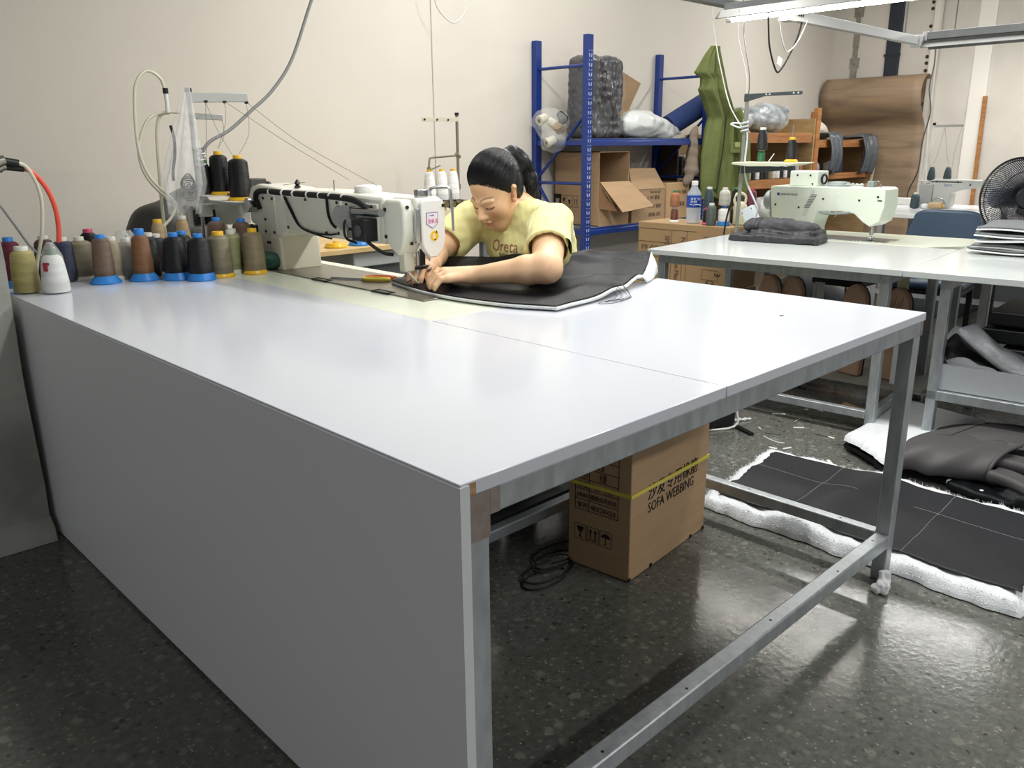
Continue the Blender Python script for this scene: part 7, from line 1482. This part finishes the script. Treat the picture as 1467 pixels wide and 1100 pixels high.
s4().bar((6.3, 1.655, 1.33), (6.3, 1.725, 1.17), 0.006, 0.008).build('white_tie', WHITE, S4)
for y in (1.675, 1.557): 
    thread_cone('dark slate cone on the far stand, ' + ('left one beside the pole' if y > 1.6 else 'right one away from the pole'), (6.3, y, 0.954), 'slate', 'clear', None, h=0.115, rb=0.029, rt_=0.018, group='dark cones on the far thread stand', capr=0.012)
m = s4(); m.tube([(6.3, 1.62, 1.35), (6.3, 1.65, 1.15), (6.3, 1.675, 1.07)], 0.001, n=4); m.tube([(6.3, 1.62, 1.35), (6.3, 1.58, 1.15), (6.3, 1.557, 1.07)], 0.001, n=4); m.tube([(6.3, 1.50, 1.35), (6.3, 1.53, 1.15), (6.3, 1.53, 1.0)], 0.001, n=4); m.build('threads', TL, S4)['kind'] = 'stuff'
bo_ = thing('thread_cone', 'tan thread cone lying on its side on the far white table', 'thread cone', (6.12, 1.55, 0.778), 0, None); MB().lathe([(0.013, -0.05), (0.027, -0.048), (0.024, 0.048), (0.013, 0.05)], (0, 0, 0), n=20, axis=(0, 1, 0)).build('thread', TH['tan'], bo_, smooth=True)
MB().lathe([(0.012, -0.056), (0.012, 0.056)], (0, 0, 0), n=12, axis=(0, 1, 0)).build('core', PL['yellow'], bo_, smooth=True)
thread_cone('dark cone in a clear bag standing on the far white table', (6.1, 1.70, 0.751), 'slate', 'clear', None, h=0.12, rb=0.033, rt_=0.03, group=None)
blob('tissue', 'white crumpled tissue on the far white table beside the tan cone', 'paper scrap', [(6.12, 1.64, 0.77), (6.12, 1.62, 0.77)], [0.02, 0.018], MATS['white_tissue'], (0.004, 90, 3), 0.006)
bxw = thing('white_box', 'low white box at the left end of the far white table', 'box', (6.45, 1.90, 0.75)); MB((6.45, 1.90, 0.75)).box(6.40, 6.50, 1.78, 1.98, 0.751, 0.805).build('box_body', M('white_card', 'dcdcd8', 0.6), bxw, bevel=0.003)
tag(MB((8.40, 2.01, 0)).bar((8.36, 1.985, 0.0), (8.43, 2.03, 1.66), 0.022, 0.035).build('timber_batten', WOODR, None, loc=(8.40, 2.01, 0)), 'thin timber batten leaning on the end wall', 'batten')
hose('wall_cable', 'thin dark cable hanging from the hanging rail past the plywood edge', [(7.28, 2.13, 2.12), (7.32, 2.13, 1.9), (7.33, 2.15, 1.7), (7.34, 2.12, 1.5), (7.35, 2.16, 1.25), (7.36, 2.17, 1.0), (7.40, 2.25, 0.80), (7.42, 2.26, 0.60)], 0.006, M('dark_wire', '4a4c4c', 0.6), 'cable')
hose('wall_cable', 'pale cable along the edge of the plywood sheet', [(8.40, 2.51, 2.6), (8.395, 2.51, 2.0), (8.38, 2.50, 1.4), (8.37, 2.46, 0.8), (8.36, 2.47, 0.0)], 0.010, M('pale_conduit', 'd5d3ca', 0.5), 'cable')

# ---------------------------------------------------------------- navy chair and fan
CH = thing('chair', 'navy blue upholstered chair with black legs behind the second table', 'chair', (4.60, 1.0, 0), 0.12)
NV = M('navy_vinyl', '3b4d62', 0.3, bump=0.1, bs=80)
def chb(u, v):
    e_ = abs(2 * u - 1); v = v * (1 - 0.10 * e_ ** 6); y = (u - 0.5) * (0.54 - 0.20 * v); return (0.22 + 0.05 * v - 0.05 * math.cos((u - 0.5) * 2.2) + 0.04, y, 0.52 + 0.32 * v)
MB().grid(18, 14, chb).build('backrest', NV, CH, smooth=True, solid=0.045, bevel=0.015, angle=60)
MB().box(-0.22, 0.22, -0.22, 0.22, 0.41, 0.465).build('seat', NV, CH, bevel=0.025, seg=4)
MB().box(-0.21, 0.21, -0.21, 0.21, 0.385, 0.409).build('seat_frame', BLACK, CH, bevel=0.004)
for x in (-0.19, 0.19):
    for y in (-0.19, 0.19): MB().box(x - 0.016, x + 0.016, y - 0.016, y + 0.016, 0, 0.386).build('leg', BLACK, CH, bevel=0.003)
for y in (-0.2, 0.2): MB().bar((0.20, y, 0.40), (0.27, y * 0.9, 0.56), 0.02, 0.03).build('back_support', BLACK, CH)
blob('cream_papers', 'cream papers and cloth lying on the navy chair seat', 'papers', [(4.50, 1.02, 0.475), (4.55, 0.93, 0.475)], [0.03, 0.02], M('cream_paper', 'cfcfa8', 0.8), (0.008, 45, 2), 0.008)
FN = thing('electric_fan', 'black wire-caged electric fan with clear blue blades behind the grey sheet stack', 'fan', (4.35, 0.52, 0), 0.0)
fo_ = Vector((4.35, 0.53, 0.955)); fdir = Vector((-0.70, -0.715, 0.06)).normalized(); fa, fu, fv = frame((0, 0, 0), fdir)
def fpnt(r, a, d): return tuple(fo_ - Vector(FN.location) + fu * r * math.cos(a) + fv * r * math.sin(a) + fdir * d)
FW = M('black_wire', '1d1f22', 0.35)
for r, d, w in ((0.205, 0.0, 0.006), (0.135, 0.058, 0.003), (0.195, 0.02, 0.003)): MB().tube([fpnt(r, a, d) for a in np.linspace(0, 2 * PI, 60)], w, n=6, smooth=0).build('guard_ring', FW, FN, smooth=True)
m = MB()
for k in range(110):
    a = 2 * PI * k / 110; m.tube([fpnt(0.055, a + 0.25, 0.062), fpnt(0.10, a + 0.14, 0.064), fpnt(0.16, a + 0.05, 0.048), fpnt(0.205, a, 0.002)], 0.0021, n=4, smooth=3)
    m.tube([fpnt(0.06, a, -0.08), fpnt(0.15, a, -0.06), fpnt(0.205, a, -0.002)], 0.0013, n=4, smooth=3)
m.build('guard_wires', FW, FN)['kind'] = 'stuff'
m = MB(); a0 = [fpnt(0.058, a, 0.062) for a in np.linspace(0, 2 * PI, 28, endpoint=False)]; b0 = [fpnt(0.052, a, 0.074) for a in np.linspace(0, 2 * PI, 28, endpoint=False)]
m.add(a0 + b0, [(i, (i + 1) % 28, 28 + (i + 1) % 28, 28 + i) for i in range(28)] + [tuple(range(28, 56)), tuple(range(27, -1, -1))]); m.build('badge', M('fan_badge', '22282e', 0.4), FN)
Xf = Vector((0.715, -0.70, 0)).normalized(); Xr = (Xf * 0.45 + Vector((0, 0, 1)) * 0.89).normalized()
for sg in (-1, 1):
    c_ = Vector(fpnt(0, 0, 0.0748)) + Xr * 0.016 * sg; MB().bar(c_ - Xr * 0.012, c_ + Xr * 0.012, 0.005, 0.0012, upv=fdir).build('badge_mark', M('pale_mark', 'cfd3d6', 0.5), FN)
BLD = clear_film('blue_blade', 'ccd3ea', 0.26, 0.25, 0.0)
for k in range(5):
    a1 = 2 * PI * k / 5
    MB().grid(10, 8, lambda u, v: fpnt(0.035 + 0.145 * v, a1 + (u - 0.3) * (0.95 + 0.1 * v), (u - 0.5) * 0.05)).build('blade', BLD, FN, smooth=True, solid=0.002, fix=False)
MB().cyl(fpnt(0, 0, -0.03), fpnt(0, 0, 0.03), 0.04, n=24).build('hub', M('hub_blue', '3a4470', 0.4), FN, smooth=True)
MB().cyl(fpnt(0, 0, -0.20), fpnt(0, 0, -0.07), 0.055, n=24).build('motor_housing', BLACK, FN, smooth=True)
MB().cyl((0.08, 0.09, 0.04), (0.08, 0.09, 0.93), 0.016, n=14).build('pole', BLACK, FN, smooth=True); MB().lathe([(0.19, 0), (0.19, 0.015), (0.05, 0.04), (0.02, 0.06)], (0.08, 0.09, 0), n=32).build('base', BLACK, FN, smooth=True)

# ---------------------------------------------------------------- hanging light rails
ALU = M('white_rail', 'd6d8d8', 0.45); GALV = M('galvanised_rail', '85898b', 0.4, metal=0.6, var=0.1, vs=8)
TUBE = M('tube_glow', 'ffffff', 0.5, emit='fffaf0', es=55.0)
LT = thing('tube_light', 'lit fluorescent tube lamp in a tilted metal reflector hanging at the top right', 'lamp', (4.085, 1.55, 1.965)); lo_ = LT.location; l_ = lambda: MB(lo_)
y0, y1, zz, xx = 0.95, 2.175, 1.965, 4.085
l_().cyl((xx, y0, zz), (xx, y1, zz), 0.013, n=14).build('tube', TUBE, LT, smooth=True)
for y in (y0, y1): l_().cyl((xx, y - 0.018, zz), (xx, y + 0.018, zz), 0.015, n=12).build('tube_holder', WHITE, LT)
m = l_(); m.prism([(xx - 0.082, 1.972), (xx - 0.03, 2.022), (xx + 0.05, 2.022), (xx + 0.102, 1.972), (xx + 0.098, 1.969), (xx + 0.046, 2.014), (xx - 0.026, 2.014), (xx - 0.078, 1.969)], 'y', y0 - 0.05, y1 + 0.05); m.build('reflector', M('reflector_grey', '9a9b98', 0.4, metal=0.3), LT)
l_().box(xx - 0.016, xx + 0.036, y0 - 0.035, y1 + 0.035, 2.023, 2.06).build('batten', GALV, LT, bevel=0.003)
for y in (1.15, 2.0): l_().cyl((4.095, y, 2.06), (4.095, y, 4.2), 0.005, n=8).build('hanger', GALV, LT)
RL = thing('hanging_rail', 'white metal rail running from the lit lamp towards the end wall', 'rail', (5.2, 1.86, 1.97)); ro_ = RL.location; rr_ = lambda: MB(ro_)
rr_().box(4.22, 6.16, 1.836, 1.888, 1.945, 2.004).build('rail', ALU, RL, bevel=0.004)
rr_().box(6.14, 6.21, 1.822, 1.90, 1.93, 2.012).build('end_cap', ALU, RL, bevel=0.004)
rr_().box(4.17, 4.27, 1.828, 1.90, 1.938, 1.994).build('socket_box', M('socket_white', 'c9cac6', 0.4), RL, bevel=0.004)
for x in (4.30, 4.325, 4.35): rr_().cyl((x, 1.8358, 1.978), (x, 1.834, 1.978), 0.008, n=10).build('rail_hole', BLACKM, RL)
for x in (4.55, 5.95): rr_().cyl((x, 1.862, 2.004), (x, 1.862, 4.2), 0.005, n=8).build('hanger', GALV, RL)
R2 = thing('hanging_rail', 'galvanised rail with a grey lamp reflector at the right edge, unlit', 'rail', (6.23, 1.0, 1.95)); r2o = R2.location; r2_ = lambda: MB(r2o)
r2_().box(6.21, 6.262, 0.0, 1.80, 1.978, 2.034).build('rail', GALV, R2, bevel=0.004); r2_().prism([(6.15, 1.922), (6.21, 1.974), (6.262, 1.974), (6.322, 1.922), (6.318, 1.918), (6.262, 1.968), (6.21, 1.968), (6.154, 1.918)], 'y', 0.0, 1.82).build('reflector', M('reflector_dull', '6f716f', 0.5, metal=0.2), R2); r2_().box(6.21, 6.262, 1.80, 1.835, 1.944, 2.038).build('end_bracket', ALU, R2)
for y in (0.4, 1.62): r2_().cyl((6.236, y, 2.034), (6.236, y, 4.2), 0.005, n=8).build('hanger', GALV, R2)
R3 = thing('hanging_rail', 'galvanised cable channel above the left end of the lit lamp', 'rail', (3.9, 2.28, 2.065)); r3o = R3.location; r3_ = lambda: MB(r3o)
m = r3_(); m.prism([(2.245, 2.061), (2.315, 2.061), (2.315, 2.10), (2.31, 2.10), (2.31, 2.066), (2.25, 2.066), (2.25, 2.10), (2.245, 2.10)], 'x', 3.0, 4.55); m.build('channel', GALV, R3)
for x in (3.2, 4.4): r3_().cyl((x, 2.28, 2.1), (x, 2.28, 4.2), 0.005, n=8).build('hanger', GALV, R3)
WW = M('white_wire', 'd9d9d4')
hose('power_cable', 'white cable dropping from above in front of the green coat to the thread stand', [(4.66, 2.64, 4.2), (4.62, 2.62, 2.9), (4.5, 2.568, 2.166), (4.3, 2.4, 1.877), (4.05, 2.18, 1.64), (3.75, 1.928, 1.451), (3.52, 1.70, 1.32)], 0.0036, M('dull_white_wire', 'b4b4b0', 0.6), 'cable')
hose('power_cable', 'black cable loop dangling under the lit lamp', [(3.932, 1.83, 1.96), (3.945, 1.83, 1.88), (3.978, 1.83, 1.767), (4.069, 1.83, 1.651), (4.13, 1.83, 1.67), (4.207, 1.83, 1.745), (4.29, 1.83, 1.85), (4.33, 1.83, 1.94)], 0.005, BLACKM, 'cable')
hose('power_cable', 'white cable loop dangling beside the black one under the lit lamp', [(3.994, 1.80, 1.95), (4.03, 1.80, 1.86), (4.09, 1.80, 1.775), (4.15, 1.80, 1.765), (4.25, 1.80, 1.83), (4.34, 1.80, 1.945)], 0.004, MATS['dull_white_wire'], 'cable')
tag(MB((4.09, 1.825, 1.70)).obox((4.09, 1.825, 1.705), (0.048, 0.004, 0.043), Matrix.Rotation(0.3, 3, 'Y')).build('cable_tag', WHITE, None, loc=(4.09, 1.825, 1.70)), 'small white tag on the black cable loop under the lamp', 'tag')
for k, x in enumerate((4.06, 4.0)):
    hose('hanging_wire', ['thin dark wire hanging from the lamp to the guide arm of the right thread stand', 'thin pale wire hanging from the lamp down beside the dark one'][k], [(x - 0.02, 2.05, 2.0), (x - 0.20, 1.93, 1.82), (3.62 - 0.03 * k, 1.74, 1.60), (3.52 - 0.02 * k, 1.68, 1.46)], 0.0022, [DARKM, MATS['dull_white_wire']][k], 'wire')

# dark bundles and cartons on the floor between the tables
blob('cloth_bundle', 'dark slate cloth bundle on the floor behind the left end of the second table', 'cloth', [(4.25, 1.80, 0.18), (4.45, 1.72, 0.22), (4.60, 1.55, 0.16)], [0.17, 0.21, 0.15], M('dark_slate_bundle', '2b2e33', 0.7), (0.012, 22, 4), 0.014)
blob('cloth_bundle', 'brown cloth bundle on the floor in front of the dark slate one', 'cloth', [(4.05, 1.60, 0.14), (4.12, 1.45, 0.13)], [0.13, 0.12], M('brown_bundle', '6b5546', 0.8), (0.010, 25, 6), 0.012)
mb_ = thing('storage_box', 'dark grey box on the floor under the far table by the plywood', 'box', (6.1, 1.45, 0)); MB((6.1, 1.45, 0)).box(5.75, 6.4, 1.2, 1.65, 0.001, 0.40).build('box_body', M('dark_grey_box', '3f4347', 0.6), mb_, bevel=0.006); MB((6.1, 1.45, 0)).box(5.74, 6.41, 1.19, 1.66, 0.401, 0.425).build('lid', M('grey_lid', '575c60', 0.5), mb_, bevel=0.004)
